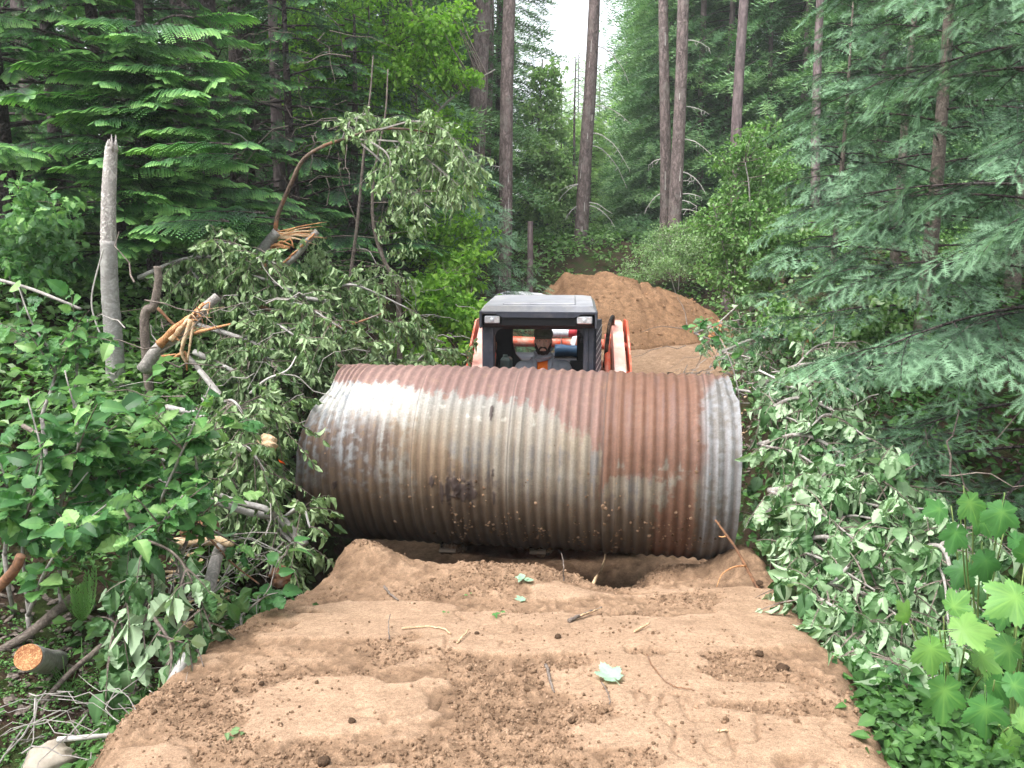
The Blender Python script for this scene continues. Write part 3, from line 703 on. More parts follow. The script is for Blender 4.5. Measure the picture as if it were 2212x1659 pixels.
    for zv in np.arange(.66, 1.82, .060):
        V = [[fx0 + nx_, fy0 + ny_, zv], [fx1 + nx_, fy1 + ny_, zv + .075], [fx1 + nx_, fy1 + ny_, zv + .087], [fx0 + nx_, fy0 + ny_, zv + .012]]
        b1.add(V, np.array([[0, 1, 2, 3]]))
    hb = lp('white_hatching', b1, 'hatch_white', cl)
    # rear wall with its window
    b1 = MB()
    box(b1, (-.385, .98, 1.55), (.19, .05, .80), .01); box(b1, (.40, .98, 1.55), (.14, .05, .80), .01); box(b1, (0, .98, 1.945), (.62, .05, .06), .01)
    prism(b1, [(-.29, 1.20), (-.29, 1.60), (-.26, 1.49), (-.20, 1.42), (-.10, 1.385), (.33, 1.385), (.33, 1.20)][::-1], .955, 1.005, axis=1)
    box(b1, (0, .98, 1.03), (.9, .05, .34), .01); lp('rear_wall', b1, 'cab_recess')
    b1 = MB(); box(b1, (-.445, .45, 1.58), (.008, .16, .22)); box(b1, (-.445, .45, 1.36), (.008, .14, .10)); lp('decal', b1, 'label_tan')
    for s in (-1, 1):                                   # hinge pin and grab handle on each post
        b1 = MB(); ball(b1, (s * (hw - .045), -.02, 1.455), (.018, .016, .018), 12, 8); z = lp('hinge_bolt', b1, 'metal', smooth=True)
        b1 = MB(); tube(b1, curve([(s * (hw - .045), -.005, 1.40), (s * (hw - .045), -.03, 1.37), (s * (hw - .050), -.03, 1.27), (s * (hw - .05), -.005, 1.24)], 10), .009, 8); lp('grab_handle', b1, 'cab_black' if s < 0 else 'metal', smooth=True)
    # seat, consoles, floor
    b1 = MB(); box(b1, (.02, .62, .86), (.46, .46, .12), .04); box(b1, (.02, .86, 1.14), (.42, .10, .46), .04); lp('seat', b1, 'cab_recess')
    for s in (-1, 1):
        b1 = MB(); box(b1, (s * .33, .42, .98), (.12, .44, .14), .03); c_ = lp('control_console', b1, 'cab_black')
        b1 = MB(); tube(b1, [(s * .33, .24, 1.04), (s * .325, .22, 1.12), (s * .32, .215, 1.16)], [.014, .016, .02], 8); lp('joystick', b1, 'rubber', c_, smooth=True)
    b1 = MB(); box(b1, (0, .40, .60), (.92, .84, .03)); lp('cab_floor', b1, 'cab_recess')
    b1 = MB(); box(b1, (.345, .62, 1.42), (.16, .03, .14), .01)
    for k in range(8): box(b1, (.285 + k * .017, .60, 1.30), (.007, .02, .12))
    lp('vent_grille', b1, 'cab_recess')
    b1 = MB(); tube(b1, [(-.29, .80, 1.335), (-.12, .80, 1.335)], .008, 6); tube(b1, [(-.26, .80, 1.335), (-.26, .80, 1.1)], .008, 6); lp('restraint_bar', b1, 'metal', smooth=True)
    b1 = MB(); box(b1, (.345, .08, 1.80), (.045, .05, .03), .006); ball(b1, (.365, .06, 1.75), (.014, .014, .02), 8, 6); lp('cab_bracket', b1, 'cab_recess')
    AX = lambda s, v: s * v + (.15 if s < 0 else 0.)
    # ---- lift arms
    for s in (-1, 1):
        b1 = MB()
        prof = [(1.62, 1.28), (1.60, 1.60), (1.42, 1.78), (1.05, 1.80), (.55, 1.60), (-.25, 1.12), (-.62, .80), (-.72, .42), (-.55, .36), (-.44, .70), (-.12, .95), (.62, 1.38), (1.02, 1.54), (1.30, 1.50), (1.44, 1.26)]
        prism(b1, prof, AX(s, .665), AX(s, .765))
        a_ = lp('lift_arm', b1, 'paint_faded')
        b1 = MB(); prism(b1, [(y * 1.0, z + .012) for y, z in prof[:7]] + [(y, z - .02) for y, z in prof[9:]], AX(s, .80), AX(s, .815)); tube(b1, [(AX(s, .76), 1.3, 1.62), (AX(s, .85), 1.3, 1.62)], .055, 16); tube(b1, [(AX(s, .76), .9, 1.58), (AX(s, .84), .9, 1.58)], .04, 12)
        for yy_, zz_ in ((1.45, 1.5), (.4, 1.4), (-.4, .8)): box(b1, (AX(s, .782), yy_, zz_), (.04, .05, .05))
        lp('arm_side_plate', b1, 'paint_red', a_)
        b1 = MB(); tube(b1, [(AX(s, .60), 1.15, 1.62), (AX(s, .67), 1.15, 1.62)], .05, 16); tube(b1, [(AX(s, .60), .98, 1.50), (AX(s, .66), .98, 1.50)], .035, 12); lp('pivot_boss', b1, 'paint_red', a_, smooth=False)
        b1 = MB(); tube(b1, [(AX(s, .622), 1.0, 1.62), (AX(s, .622), .55, 1.22), (AX(s, .622), .2, .92)], [.030, .030, .030], 12); h_ = lp('hydraulic_cylinder', b1, 'paint_red', smooth=True)
        b1 = MB(); tube(b1, [(AX(s, .622), .2, .92), (AX(s, .622), -.1, .66)], .016, 10); lp('piston_rod', b1, 'chrome', h_, smooth=True)
        b1 = MB(); tube(b1, curve([(AX(s, .60), .9, 1.38), (AX(s, .615), .86, 1.62), (AX(s, .635), .84, 1.80), (AX(s, .665), .90, 1.87), (AX(s, .672), 1.02, 1.78)], 18), .019, 8); lp('hydraulic_hose', b1, 'rubber', smooth=True)
        b1 = MB(); tube(b1, [(s * .50, .96, 1.45), (s * .56, .98, 1.38), (AX(s, .665), 1.0, 1.20)], [.05, .05, .055], 12); lp('arm_brace', b1, 'paint_red', smooth=True)
        b1 = MB(); box(b1, (s * .565, .35, 1.02), (.06, .10, .16), .02); tube(b1, [(s * .565, .3, 1.08), (AX(s, .60), .3, 1.16)], .012, 6); lp('side_valve', b1, 'cab_recess')
    b1 = MB(); tube(b1, curve([(-.70, 1.55, 1.50), (-.46, 1.55, 1.49), (-.40, 1.55, 1.53), (-.2, 1.55, 1.53), (.3, 1.55, 1.52), (.72, 1.55, 1.51)], 24), .052, 16); ct = lp('cross_tube', b1, 'paint_red', smooth=True)
    b1 = MB(); tube(b1, [(.17, 1.497, 1.45), (.17, 1.485, 1.52), (.17, 1.50, 1.60)], .006, 6); lp('hose_clamp', b1, 'metal', ct)
    # ---- fork carriage and forks
    b1 = MB(); box(b1, (-.10, -.80, .78), (1.10, .05, .10), .01); box(b1, (-.10, -.80, .42), (1.10, .05, .10), .01)
    for x_ in (-.6, -.1, .4): box(b1, (x_, -.78, .6), (.06, .05, .42), .008)
    box(b1, (-.6, -.74, .6), (.10, .14, .3), .01); box(b1, (.62, -.72, .6), (.12, .14, .3), .01); lp('fork_carriage', b1, 'paint_red')
    for x_, yt in ((-.545, -1.70), (.07, -1.68)):
        b1 = MB(); prism(b1, [(-.83, 1.0), (-.83, .515), (yt + .25, .500), (yt + .02, .513), (yt - .02, .535), (yt, .548), (-.87, .555), (-.875, 1.0)], x_ - .055, x_ + .055)
        f_ = lp('fork', b1, 'fork_steel')
        T, F = rock_t(9); b2 = MB(); N = 130
        inst(b2, T, F, np.stack([x_ + rng.normal(0, .035, N) + .02, yt + .03 + .16 * rng.random(N), .505 + .05 * rng.random(N)], -1), rng.normal(size=(N, 3)), rng.normal(size=(N, 3)), .008 + .02 * rng.random(N), rng.random(N) * .5)
        z = lp('caked_dirt', b2, 'dirt', f_); z['kind'] = 'stuff'
loader_build()
LM = Matrix.Translation(Vector(LO)) @ Matrix.Rotation(LRZ, 4, 'Z')
def lw(p): return tuple(LM @ Vector(p))
# things that ride on the loader
t_ = thing('fire_extinguisher', lw((.17, 1.56, 1.575)), 'red fire extinguisher with white label lying on the cross tube', 'fire extinguisher', rz=LRZ)
b = MB(); tube(b, [(-.16, 0, .055), (-.15, 0, .055), (.13, 0, .055), (.155, 0, .055), (.17, 0, .055)], [.03, .052, .052, .045, .02], 16); b.build('cylinder', M['ext_red'], t_, off=(0, 0, 0), smooth=True)
b = MB(); tube(b, [(-.12, 0, .056), (.075, 0, .056)], .0535, 18, cap=False); b.build('paper_label', M['ext_white'], t_, off=(0, 0, 0), smooth=True)
b = MB(); tube(b, [(.165, 0, .055), (.21, 0, .058)], .014, 8); tube(b, [(.19, 0, .05), (.25, -.02, .07)], .009, 6); tube(b, [(.19, 0, .06), (.26, 0, .04)], .008, 6); box(b, (.262, -.01, .05), (.03, .02, .02), .004); b.build('valve_handle', M['brass'], t_, off=(0, 0, 0))
b = MB(); b.add([(.115, -.056, .02), (.165, -.056, .03), (.145, -.07, -.06), (.13, -.075, -.09), (.095, -.07, -.05)], [np.array([[0, 1, 2, 3, 4]])]); b.build('inspection_tag', M['tag_white'], t_, off=(0, 0, 0))
t_ = thing('plastic_jug', lw((-.325, .62, 1.30)), 'pale green plastic jug standing inside the cab left of the driver', 'jug', rz=LRZ)
b = MB(); box(b, (0, 0, .125), (.105, .14, .18), .022); b.build('bottle', M['jug'], t_, off=(0, 0, 0), smooth=False)
b = MB(); box(b, (0, 0, .03), (.107, .142, .055), .015); b.build('fluid', M['jug_fluid'], t_, off=(0, 0, 0))
b = MB(); tube(b, [(-.01, 0, .213), (-.01, 0, .235)], .022, 12); b.build('cap', M['jug'], t_, off=(0, 0, 0), smooth=True)
t_ = thing('storage_shelf', lw((-.325, .62, 1.13)), 'black shelf in the cab that carries the pale green jug', 'shelf', rz=LRZ)
b = MB(); box(b, (0, 0, .155), (.16, .22, .028), .006); box(b, (-.05, .0, .07), (.03, .2, .14), .004); b.build('shelf_board', M['cab_recess'], t_, off=(0, 0, 0))
t_ = thing('tarp_roll', lw((.30, 1.30, 1.405)), 'blue plastic tarp roll lying behind the cab right of the driver', 'tarp roll', rz=LRZ)
b = MB(); tube(b, curve([(-.19, 0, .075), (0, .0, .07), (.24, .02, .055)], 12), [.060 + .004 * sin(k) for k in range(12)], 18, .02); b.build('roll', M['blue_tarp'], t_, off=(0, 0, 0), smooth=True)
b = MB(); box(b, (0, .02, -.02), (.44, .2, .05), .01); b.build('tray', M['cab_recess'], t_, off=(0, 0, 0))
# ------------------------------------------------------------------ the driver (local frame of the loader, faces -Y)
M['skin'] = plain('skin', (.52, .32, .25), .5, .35, 0, .08, 30)
M['beard'] = plain('dark_beard', (.020, .014, .012), .8, .2, 0, .3, 90)
M['cap_cloth'] = plain('dark_olive_cap', (.12, .125, .095), .85, .15, 0, .15, 60)
M['jacket'] = plain('grey_work_jacket', (.25, .265, .30), .85, .15, 0, .14, 14, bs=.25)
M['shirt'] = plain('orange_shirt', (.78, .17, .022), .8, .15, 0, .08, 18, bs=.2)
M['gaiter'] = plain('grey_neck_gaiter', (.24, .25, .28), .85, .15, 0, .2, 18, bs=.4)
M['trousers'] = plain('dark_trousers', (.05, .055, .07), .85, .15, 0, .15, 20)
M['eye'] = plain('eye', (.03, .02, .02), .2, .6, 0, 0)
M['eye_white'] = plain('eye_white', (.45, .42, .40), .3, .5, 0, 0)
M['boot'] = plain('brown_boot', (.06, .04, .03), .7, .3, 0, .2)
PX0 = np.array([.025, .40, 0.0])
person = thing('person', lw(tuple(PX0 + [0, 0, .62])), 'man in grey jacket, orange shirt and dark cap driving the loader', 'person', rz=LRZ)
def fuse(mbx, name, mat, parent, voxel, smooth=4, post=None, off=(0, 0, .62)):
    me = mbx.mesh('tmp', M[mat]); ob = bpy.data.objects.new('tmp', me); C.objects.link(ob)
    r_ = ob.modifiers.new('r', 'REMESH'); r_.mode = 'VOXEL'; r_.voxel_size = voxel
    s_ = ob.modifiers.new('s', 'SMOOTH'); s_.iterations = smooth; s_.factor = .5
    dg = bpy.context.evaluated_depsgraph_get(); nm = bpy.data.meshes.new_from_object(ob.evaluated_get(dg)); nm.name = name
    bpy.data.objects.remove(ob); bpy.data.meshes.remove(me)
    n = len(nm.vertices); co = np.empty(n * 3, np.float32); nm.vertices.foreach_get('co', co); co = co.reshape(-1, 3)
    if post is not None:
        import bmesh
        kill = post(co); bm = bmesh.new(); bm.from_mesh(nm); bm.verts.ensure_lookup_table()
        bmesh.ops.delete(bm, geom=[bm.verts[i] for i in np.nonzero(kill)[0]], context='VERTS'); bm.to_mesh(nm); bm.free()
    n = len(nm.vertices); co = np.empty(n * 3, np.float32); nm.vertices.foreach_get('co', co); co = co.reshape(-1, 3) - np.array(off); nm.vertices.foreach_set('co', co.astype(np.float32).ravel())
    nm.polygons.foreach_set('use_smooth', np.ones(len(nm.polygons), bool)); nm.materials.clear(); nm.materials.append(M[mat])
    o = bpy.data.objects.new(name, nm); C.objects.link(o); o.parent = parent; return o
def driver():
    HZ = 1.700                                     # centre of the head
    def limb(mb, pts, rad, k=14): 
        c = curve(pts, k); r = np.interp(np.linspace(0, 1, k), np.linspace(0, 1, len(rad)), rad); tube(mb, c, r, 14)
        ball(mb, c[0], (r[0],) * 3, 14, 10); ball(mb, c[-1], (r[-1],) * 3, 14, 10)
    def arms(mb, g):
        for s in (-1, 1):
            limb(mb, [(s * .185, .06, 1.43), (s * .255, .10, 1.22), (s * .275, .06, 1.10), (s * .285, -.10, 1.08), (s * .285, -.19, 1.09)], [.058 + g, .048 + g, .042 + g, .036 + g, .028 + g])
    def torso(mb, g):
        for z, rx, ry, y in ((.98, .175, .12, .08), (1.08, .165, .115, .07), (1.2, .17, .115, .06), (1.32, .185, .118, .05), (1.42, .165, .10, .05), (1.475, .10, .075, .055)):
            ball(mb, (0, y, z), (rx + g, ry + g, .095 + g), 22, 12)
        for s in (-1, 1): ball(mb, (s * .165, .055, 1.425), (.068 + g, .062 + g, .055 + g), 14, 10)
    b = MB(); torso(b, 0); arms(b, 0)
    limb(b, [(0, .055, 1.42), (0, .045, 1.53), (0, .035, 1.60)], [.062, .056, .056])
    # head: cranium, face, jaw, nose, brow, lips, ears
    def fn(D): return 1 + .0 * D[:, 0]
    ball(b, (0, .035, HZ + .040), (.076, .095, .088), 26, 18); ball(b, (0, .0, HZ - .005), (.066, .080, .085), 24, 16); ball(b, (0, -.018, HZ - .070), (.050, .058, .042), 20, 12)
    ball(b, (0, -.058, HZ - .092), (.022, .020, .018), 12, 8)
    ball(b, (0, -.082, HZ - .012), (.011, .014, .030), 12, 8); ball(b, (0, -.092, HZ - .034), (.015, .015, .012), 12, 8)
    for s in (-1, 1):
        ball(b, (s * .010, -.088, HZ - .036), (.010, .010, .009), 8, 6); ball(b, (s * .028, -.068, HZ + .026), (.024, .014, .009), 12, 8)
        ball(b, (s * .040, -.052, HZ - .025), (.020, .020, .018), 12, 8); ball(b, (s * .074, .022, HZ - .008), (.010, .020, .032), 12, 10)
    ball(b, (0, -.076, HZ - .060), (.024, .010, .006), 12, 8); ball(b, (0, -.074, HZ - .068), (.020, .010, .006), 12, 8)
    # legs
    for s in (-1, 1): limb(b, [(s * .09, .10, .97), (s * .11, -.10, .98), (s * .13, -.30, .96), (s * .13, -.34, .85), (s * .13, -.36, .68)], [.085, .078, .062, .052, .042], 18)
    # hands: palm, thumb and four curled fingers around the joystick
    for s in (-1, 1):
        ball(b, (s * .292, -.235, 1.115), (.022, .040, .034), 12, 8)
        for k, (ln, rr) in enumerate(((.030, .0085), (.034, .009), (.032, .0085), (.025, .0075))):
            z = 1.145 - k * .019
            tube(b, curve([(s * .298, -.262, z), (s * .300, -.290, z), (s * .280, -.305, z - .003), (s * (.280 - ln * .5), -.292, z - .004), (s * (.285 - ln * .5), -.278, z - .004)], 10), rr, 8)
        tube(b, curve([(s * .285, -.225, 1.14), (s * .268, -.245, 1.155), (s * .262, -.27, 1.16), (s * .268, -.288, 1.155)], 8), [.012, .011, .010, .010, .009, .009, .008, .008], 8)
    body = fuse(b, 'body', 'skin', person, .0055, 3)
    e = MB(); e2 = MB()
    for s in (-1, 1):
        e = MB(); ball(e, (s * .028, -.066, HZ + .008 - .62), (.012, .010, .008), 12, 8); ey = e.build('eye', M['eye_white'], person, off=(0, 0, 0), smooth=True)
        e2 = MB(); ball(e2, (s * .028, -.0715, HZ + .008 - .62), (.0055, .006, .0055), 10, 8); e2.build('iris', M['eye'], ey, off=(0, 0, 0), smooth=True)
        e2 = MB(); tube(e2, [(s * .012, -.083, HZ + .026), (s * .028, -.084, HZ + .031), (s * .045, -.074, HZ + .027)], [.003, .0045, .003], 6); e2.build('eyebrow', M['beard'], person, off=(0, 0, .62), smooth=True)
    e = MB(); 
    for s in (-1, 1):
        tube(e, curve([(0, -.092, HZ - .047), (s * .020, -.086, HZ - .051), (s * .034, -.072, HZ - .070), (s * .034, -.064, HZ - .092)], 8), [.008, .009, .010, .009, .008, .008, .008, .008], 8)
        for (x, y, z, r) in ((.048, -.034, -.080, .020), (.060, -.012, -.055, .018), (.034, -.050, -.098, .020), (.066, .008, -.030, .012)): ball(e, (s * x, y, HZ + z), (r, r, r * 1.1), 10, 8)
    ball(e, (0, -.064, HZ - .100), (.034, .022, .022), 12, 8); fuse(e, 'beard', 'beard', person, .004, 2)
    # clothes
    g = MB(); torso(g, .008); fuse(g, 'shirt', 'shirt', person, .008, 4)
    g = MB(); torso(g, .026); arms(g, .014)
    def opening(co):
        w = np.interp(co[:, 2], [.95, 1.2, 1.5], [.075, .062, .042]); return ((np.abs(co[:, 0] + .004) < w) & (co[:, 1] < .03)) | (co[:, 2] > 1.535)
    j = fuse(g, 'jacket', 'jacket', person, .008, 3, opening); sm = j.modifiers.new('thickness', 'SOLIDIFY'); sm.thickness = .006; sm.offset = 1
    g = MB()
    for s in (-1, 1):
        tube(g, curve([(s * .035, .09, 1.555), (s * .075, .03, 1.545), (s * .070, -.045, 1.49), (s * .060, -.085, 1.43)], 12), [.018, .02, .022, .022, .022, .022, .021, .02, .018, .016, .012, .008], 8)
        g.v[-1] = g.v[-1]
    fuse(g, 'collar', 'jacket', person, .006, 2)
    g = MB(); z0 = 1.535
    for k in range(5):
        t = np.linspace(0, 2 * pi, 25); rr = .066 + .012 * sin(k * 1.9) + .004 * k * 0
        pts = np.stack([rr * np.cos(t), .038 + (rr + .010) * np.sin(t) - .006 * (4 - k), z0 + k * .018 - .010 * np.sin(t + 1.57 + 3.14) * 1.6], -1); tube(g, pts, .0135, 8, cap=False)
    for k in range(3): ball(g, (0, .035, z0 + .01 + k * .03), (.062, .066, .03), 20, 10)
    fuse(g, 'neck_gaiter', 'gaiter', person, .005, 2)
    g = MB(); ball(g, (0, .030, HZ + .058), (.088, .104, .078), 26, 16); ball(g, (0, .030, HZ + .030), (.086, .100, .03), 26, 10)
    def capcut(co): return (co[:, 2] < HZ + .030 - .004 + .0 * co[:, 0]) | ((co[:, 2] < HZ + .038) & (co[:, 1] < -.02))
    cp = fuse(g, 'cap', 'cap_cloth', person, .006, 2, capcut)
    g = MB(); n = 13; xs_ = np.linspace(-.074, .074, n); top = []; 
    for x in xs_:
        yb = .030 - math.sqrt(max(0, 1 - (x / .092) ** 2)) * .104; yf = yb - .060 * math.sqrt(max(0, 1 - (x / .078) ** 2)) ; zb_ = HZ + .050; zf = HZ + .038 - 1.8 * x * x
        top += [(x, yb + .012, zb_), (x, (yb + yf) / 2, (zb_ + zf) / 2 + .004 - 1.0 * x * x), (x, yf, zf)]
    V = np.array(top); V2 = V - [0, 0, .005]; i = np.arange(n - 1)[:, None] * 3; jj = np.arange(2)[None]
    q = np.stack([i + jj, i + 3 + jj, i + 4 + jj, i + 1 + jj], -1).reshape(-1, 4); e3 = np.stack([np.arange(n - 1) * 3 + 2, np.arange(1, n) * 3 + 2, np.arange(1, n) * 3 + 2 + 3 * n, np.arange(n - 1) * 3 + 2 + 3 * n], -1)
    g.add(np.vstack([V, V2]), np.vstack([q, q[:, ::-1] + 3 * n, e3])); g.build('cap_brim', M['cap_cloth'], cp, off=(0, 0, .62), smooth=True)
    g = MB()
    for s in (-1, 1): limb(g, [(s * .09, .10, .97), (s * .11, -.10, .98), (s * .13, -.30, .96), (s * .13, -.34, .85), (s * .13, -.36, .70)], [.10, .09, .072, .064, .055], 18)
    ball(g, (0, .09, .97), (.19, .13, .09), 18, 10); fuse(g, 'trousers', 'trousers', person, .01, 3)
    for s in (-1, 1):
        g = MB(); ball(g, (s * .13, -.40, .66), (.048, .13, .045), 16, 10); tube(g, [(s * .13, -.36, .66), (s * .13, -.36, .76)], .056, 14); fuse(g, 'boot', 'boot', person, .01, 2)
driver()
# ------------------------------------------------------------------ leaf and twig templates
def leaf_t(rows=8, ser=.10, fold=.18, droop=.25, w=.40, stem=.22, wave=0.0, twist=0.0):
    t = np.linspace(0, 1, rows + 1); hw = w * (np.sin(pi * t ** .72) ** .8 + .0) ; hw[0] = .02; hw[-1] = .0
    hw = hw * (1 - ser * (np.arange(rows + 1) % 2)); V = []
    for k, (y, h) in enumerate(zip(t, hw)):
        z = -droop * y * y; a = twist * y
        for sx in (-1, 0, 1):
            x = sx * h * cos(fold * 2); zz = abs(sx) * h * sin(fold * 2) + wave * sin(k * 1.7 + sx * 1.3) * .1 * abs(sx)
            V.append([x * cos(a) - zz * sin(a), y, z + zz * cos(a) + x * sin(a)])
    V = np.array(V); i = np.arange(rows)[:, None] * 3; j = np.arange(2)[None]
    q = np.stack([i + j, i + j + 1, i + j + 4, i + j + 3], -1).reshape(-1, 4)
    n = len(V); V = np.vstack([V, [[-.012, -stem, .02], [.012, -stem, .02], [.012, .02, 0], [-.012, .02, 0]]])
    o_ = np.concatenate([np.tile([-.05, .14, -.05], rows + 1) + rng.normal(0, .05, 3 * (rows + 1)), [.1] * 4]); OFF[id(V)] = o_
    return V, [q, np.array([[n, n + 1, n + 2, n + 3]])]
LEAF = [leaf_t(11, .17, .10, .20), leaf_t(11, .18, .2, .35, .36, wave=.6), leaf_t(11, .17, -.12, .1, .42, wave=.5), leaf_t(11, .16, .15, .5, .38, twist=.4)]
WILT = [leaf_t(6, .1, .42, .25, .34, wave=.5), leaf_t(6, .1, .62, .5, .34, twist=.8), leaf_t(6, .1, .3, .1, .36, wave=.9, twist=-.6), leaf_t(6, .1, -.35, .5, .34, twist=.5)]
SMALL = [leaf_t(3, 0, .15, .2, .40, .15), leaf_t(3, 0, .3, .4, .36, .15), leaf_t(3, 0, -.15, .1, .42, .15)]
def maple_t(curl=.2, seed=0, n=5):
    r_ = np.random.default_rng(seed); A = []
    lob = [(pi / 2, 1.0), (pi / 2 - .95, .82), (pi / 2 + .95, .82), (pi / 2 - 1.95, .55), (pi / 2 + 1.95, .55)]
    ph = np.linspace(-pi / 2 + .12, 1.5 * pi - .12, 73); R = np.zeros_like(ph)
    for a, l in lob:
        d = np.abs(ph - a); R = np.maximum(R, l * np.clip(1 - (d / .78) ** 1.15, .0, 1) * .62 + l * .38 * (d < 1.3))
    R = np.maximum(R, .42); R *= 1 - .09 * (np.arange(73) % 2) * (1 + r_.random(73) * .6)
    x = R * np.cos(ph); y = R * np.sin(ph)
    def zf(x, y):
        rr = np.hypot(x, y); p = np.arctan2(y, x); return -curl * rr ** 2 + .022 * np.cos(5.6 * (p - pi / 2)) * rr + .04 * np.sin(9 * x + seed) * rr
    V = [[0, 0, 0]]; 
    for f in (.5, 1.0): V += [[a * f, b * f, zf(a * f, b * f)] for a, b in zip(x, y)]
    V = np.array(V) + [0, .30, 0]; k = np.arange(72)
    T = np.stack([np.zeros(72, int), k + 1, k + 2], -1); Q = np.stack([k + 1, k + 74, k + 75, k + 2], -1)
    m = len(V); V = np.vstack([V, [[-.012, -.35, -.05], [.012, -.35, -.05], [.012, .30, 0], [-.012, .30, 0]]])
    vv = np.zeros(73)
    for a, l in lob: vv = np.maximum(vv, np.exp(-((ph - a) / .055) ** 2))
    for a, l in lob: vv = np.maximum(vv, .45 * np.exp(-((np.abs(ph - a) - .30) / .05) ** 2))
    OFF[id(V)] = np.concatenate([[.3], .26 * vv - .05 + r_.normal(0, .03, 73), .10 * vv - .05 + r_.normal(0, .04, 73), [.1] * 4])
    return V, [T, Q, np.array([[m, m + 1, m + 2, m + 3]])]
MAPLE = [maple_t(.18, 1), maple_t(.35, 2), maple_t(.05, 3)]
def put(mb, TT, pos, d, nrm, sc, tint):
    N = len(pos); d = np.broadcast_to(d, (N, 3)); nrm = np.broadcast_to(nrm, (N, 3)); sc = np.broadcast_to(sc, (N,)); tint = np.broadcast_to(tint, (N,))
    k = rng.integers(0, len(TT), N)
    for q, (T, F) in enumerate(TT):
        s = k == q
        if s.any(): inst(mb, T, F, pos[s], d[s], nrm[s], sc[s], tint[s])

# needle-covered twig (unit length along y): thin triangles on both sides and above
def needle_twig(n=46, ln=.20, w=.011, seed=0, flat=.5):
    r_ = np.random.default_rng(seed); V = []; F = []
    for k in range(n):
        y = (k + .5) / n; s = 1 if k % 2 else -1; a = (r_.random() - .5) * 2 * flat + (.0 if k % 3 else .9); L = ln * (1 - .45 * abs(y - .45) ** 1.5) * r_.uniform(.8, 1.1)
        d = np.array([s * cos(a) * .86, .5, sin(abs(a)) * .86]); d /= np.linalg.norm(d); p = np.array([0, y, 0]); up = np.array([0, 1, 0.])
        V += [p - up * w, p + up * w, p + d * L]; F.append([3 * k, 3 * k + 1, 3 * k + 2])
    m = len(V); V += [[-.008, 0, 0], [.008, 0, 0], [0, 1.0, 0]]; F.append([m, m + 1, m + 2])
    V += [[0, 1.0, 0], [.02, .96, 0], [0.0, 1.0 + ln * .7, .02]]; F.append([m + 3, m + 4, m + 5])
    return np.array(V), np.array(F)
NT_HI = [needle_twig(46, .25, .013, s) for s in range(3)]
NT_MD = [needle_twig(20, .28, .028, s + 9) for s in range(3)]
NT_LO = [needle_twig(9, .30, .045, s + 20) for s in range(3)]

# a spruce/fir bough in its own frame: y along the bough, x sideways, z up. Returns twig placement arrays.
def fir_bough(n2, seed, droop=.18, wid=.46, t3=3):
    r_ = np.random.default_rng(seed); pos = []; d = []; L = []; tn = []
    for k in range(n2):
        y = .10 + .88 * k / n2; s = 1 if k % 2 else -1; ln = wid * (1 - y) ** .75 * r_.uniform(.75, 1.1) + .05
        ang = radians(52 + 10 * r_.random()); a = np.array([s * sin(ang), cos(ang), r_.uniform(-.42, .10)]); a /= np.linalg.norm(a)
        b = np.array([0, y, 0.]); m = max(1, int(ln / .15))
        for q in range(m):
            p = b + a * ln * q / m; pos.append(p); d.append(a); L.append(ln / m * 1.15); tn.append(.25 + .6 * (q + 1) / m)
            if q < m - 0 and t3:
                for s3 in (-1, 1):
                    a3 = a * .62 + np.array([0, .78 * s3 * (1 if s > 0 else 1), 0]) + np.array([s * .0, 0, r_.uniform(-.2, .05)])
                    if s3 < 0: a3 = a * .75 + np.array([s * .25, -.45, r_.uniform(-.2, .05)])
                    a3 /= np.linalg.norm(a3); pos.append(p + a * ln / m * .5); d.append(a3); L.append(.14 * r_.uniform(.7, 1.3)); tn.append(.35 + .5 * (q + 1) / m)
    for q in range(7):
        pos.append([0, q / 7, 0]); d.append([0, 1, 0]); L.append(.16); tn.append(.2 + .6 * q / 7)
    pos = np.array(pos, float); d = np.array(d, float); L = np.array(L); tn = np.array(tn)
    return pos, d, L, tn
BOUGH = [fir_bough(13, s, t3=2) for s in range(4)]
BOUGH_LO = [fir_bough(13, s + 7, t3=0) for s in range(3)]
def add_boughs(mb, wood, bases, dirs, lens, tw, boughs, droop=.22, tscale=1.0, tip=.0, roll=.45):
    for b, d, L in zip(bases, dirs, lens):
        pos, dd, l2, tn = boughs[rng.integers(len(boughs))]
        d = unit(d); sx = unit(np.cross(d, [0, 0, 1.])); up = np.cross(sx, d); rl = rng.normal(0, roll); sx, up = sx * cos(rl) + up * sin(rl), up * cos(rl) - sx * sin(rl); R = np.stack([sx, d, up], -1)
        bend = lambda p: p + np.column_stack([np.zeros(len(p)), np.zeros(len(p)), -droop * (p[:, 1] ** 2) - .35 * droop * np.abs(p[:, 0])])
        p0 = bend(pos); p1 = bend(pos + dd * .05); d2 = unit(p1 - p0)
        jit = rng.normal(0, .10, d2.shape)
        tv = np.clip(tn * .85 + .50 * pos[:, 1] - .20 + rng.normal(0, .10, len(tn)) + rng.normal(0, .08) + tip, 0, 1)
        k = rng.integers(0, len(tw), len(pos))
        for q, (T, F) in enumerate(tw):
            s = k == q
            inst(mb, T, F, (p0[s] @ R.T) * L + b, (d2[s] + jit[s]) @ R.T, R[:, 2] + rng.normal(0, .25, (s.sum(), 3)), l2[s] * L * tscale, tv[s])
        yy = np.linspace(0, .97, 7); c = np.column_stack([yy * 0, yy, -droop * yy ** 2 - .006]); c = (c @ R.T) * L + b
        tube(wood, c, np.linspace(.0055, .0015, 7) * L + .001, 4, cap=False)

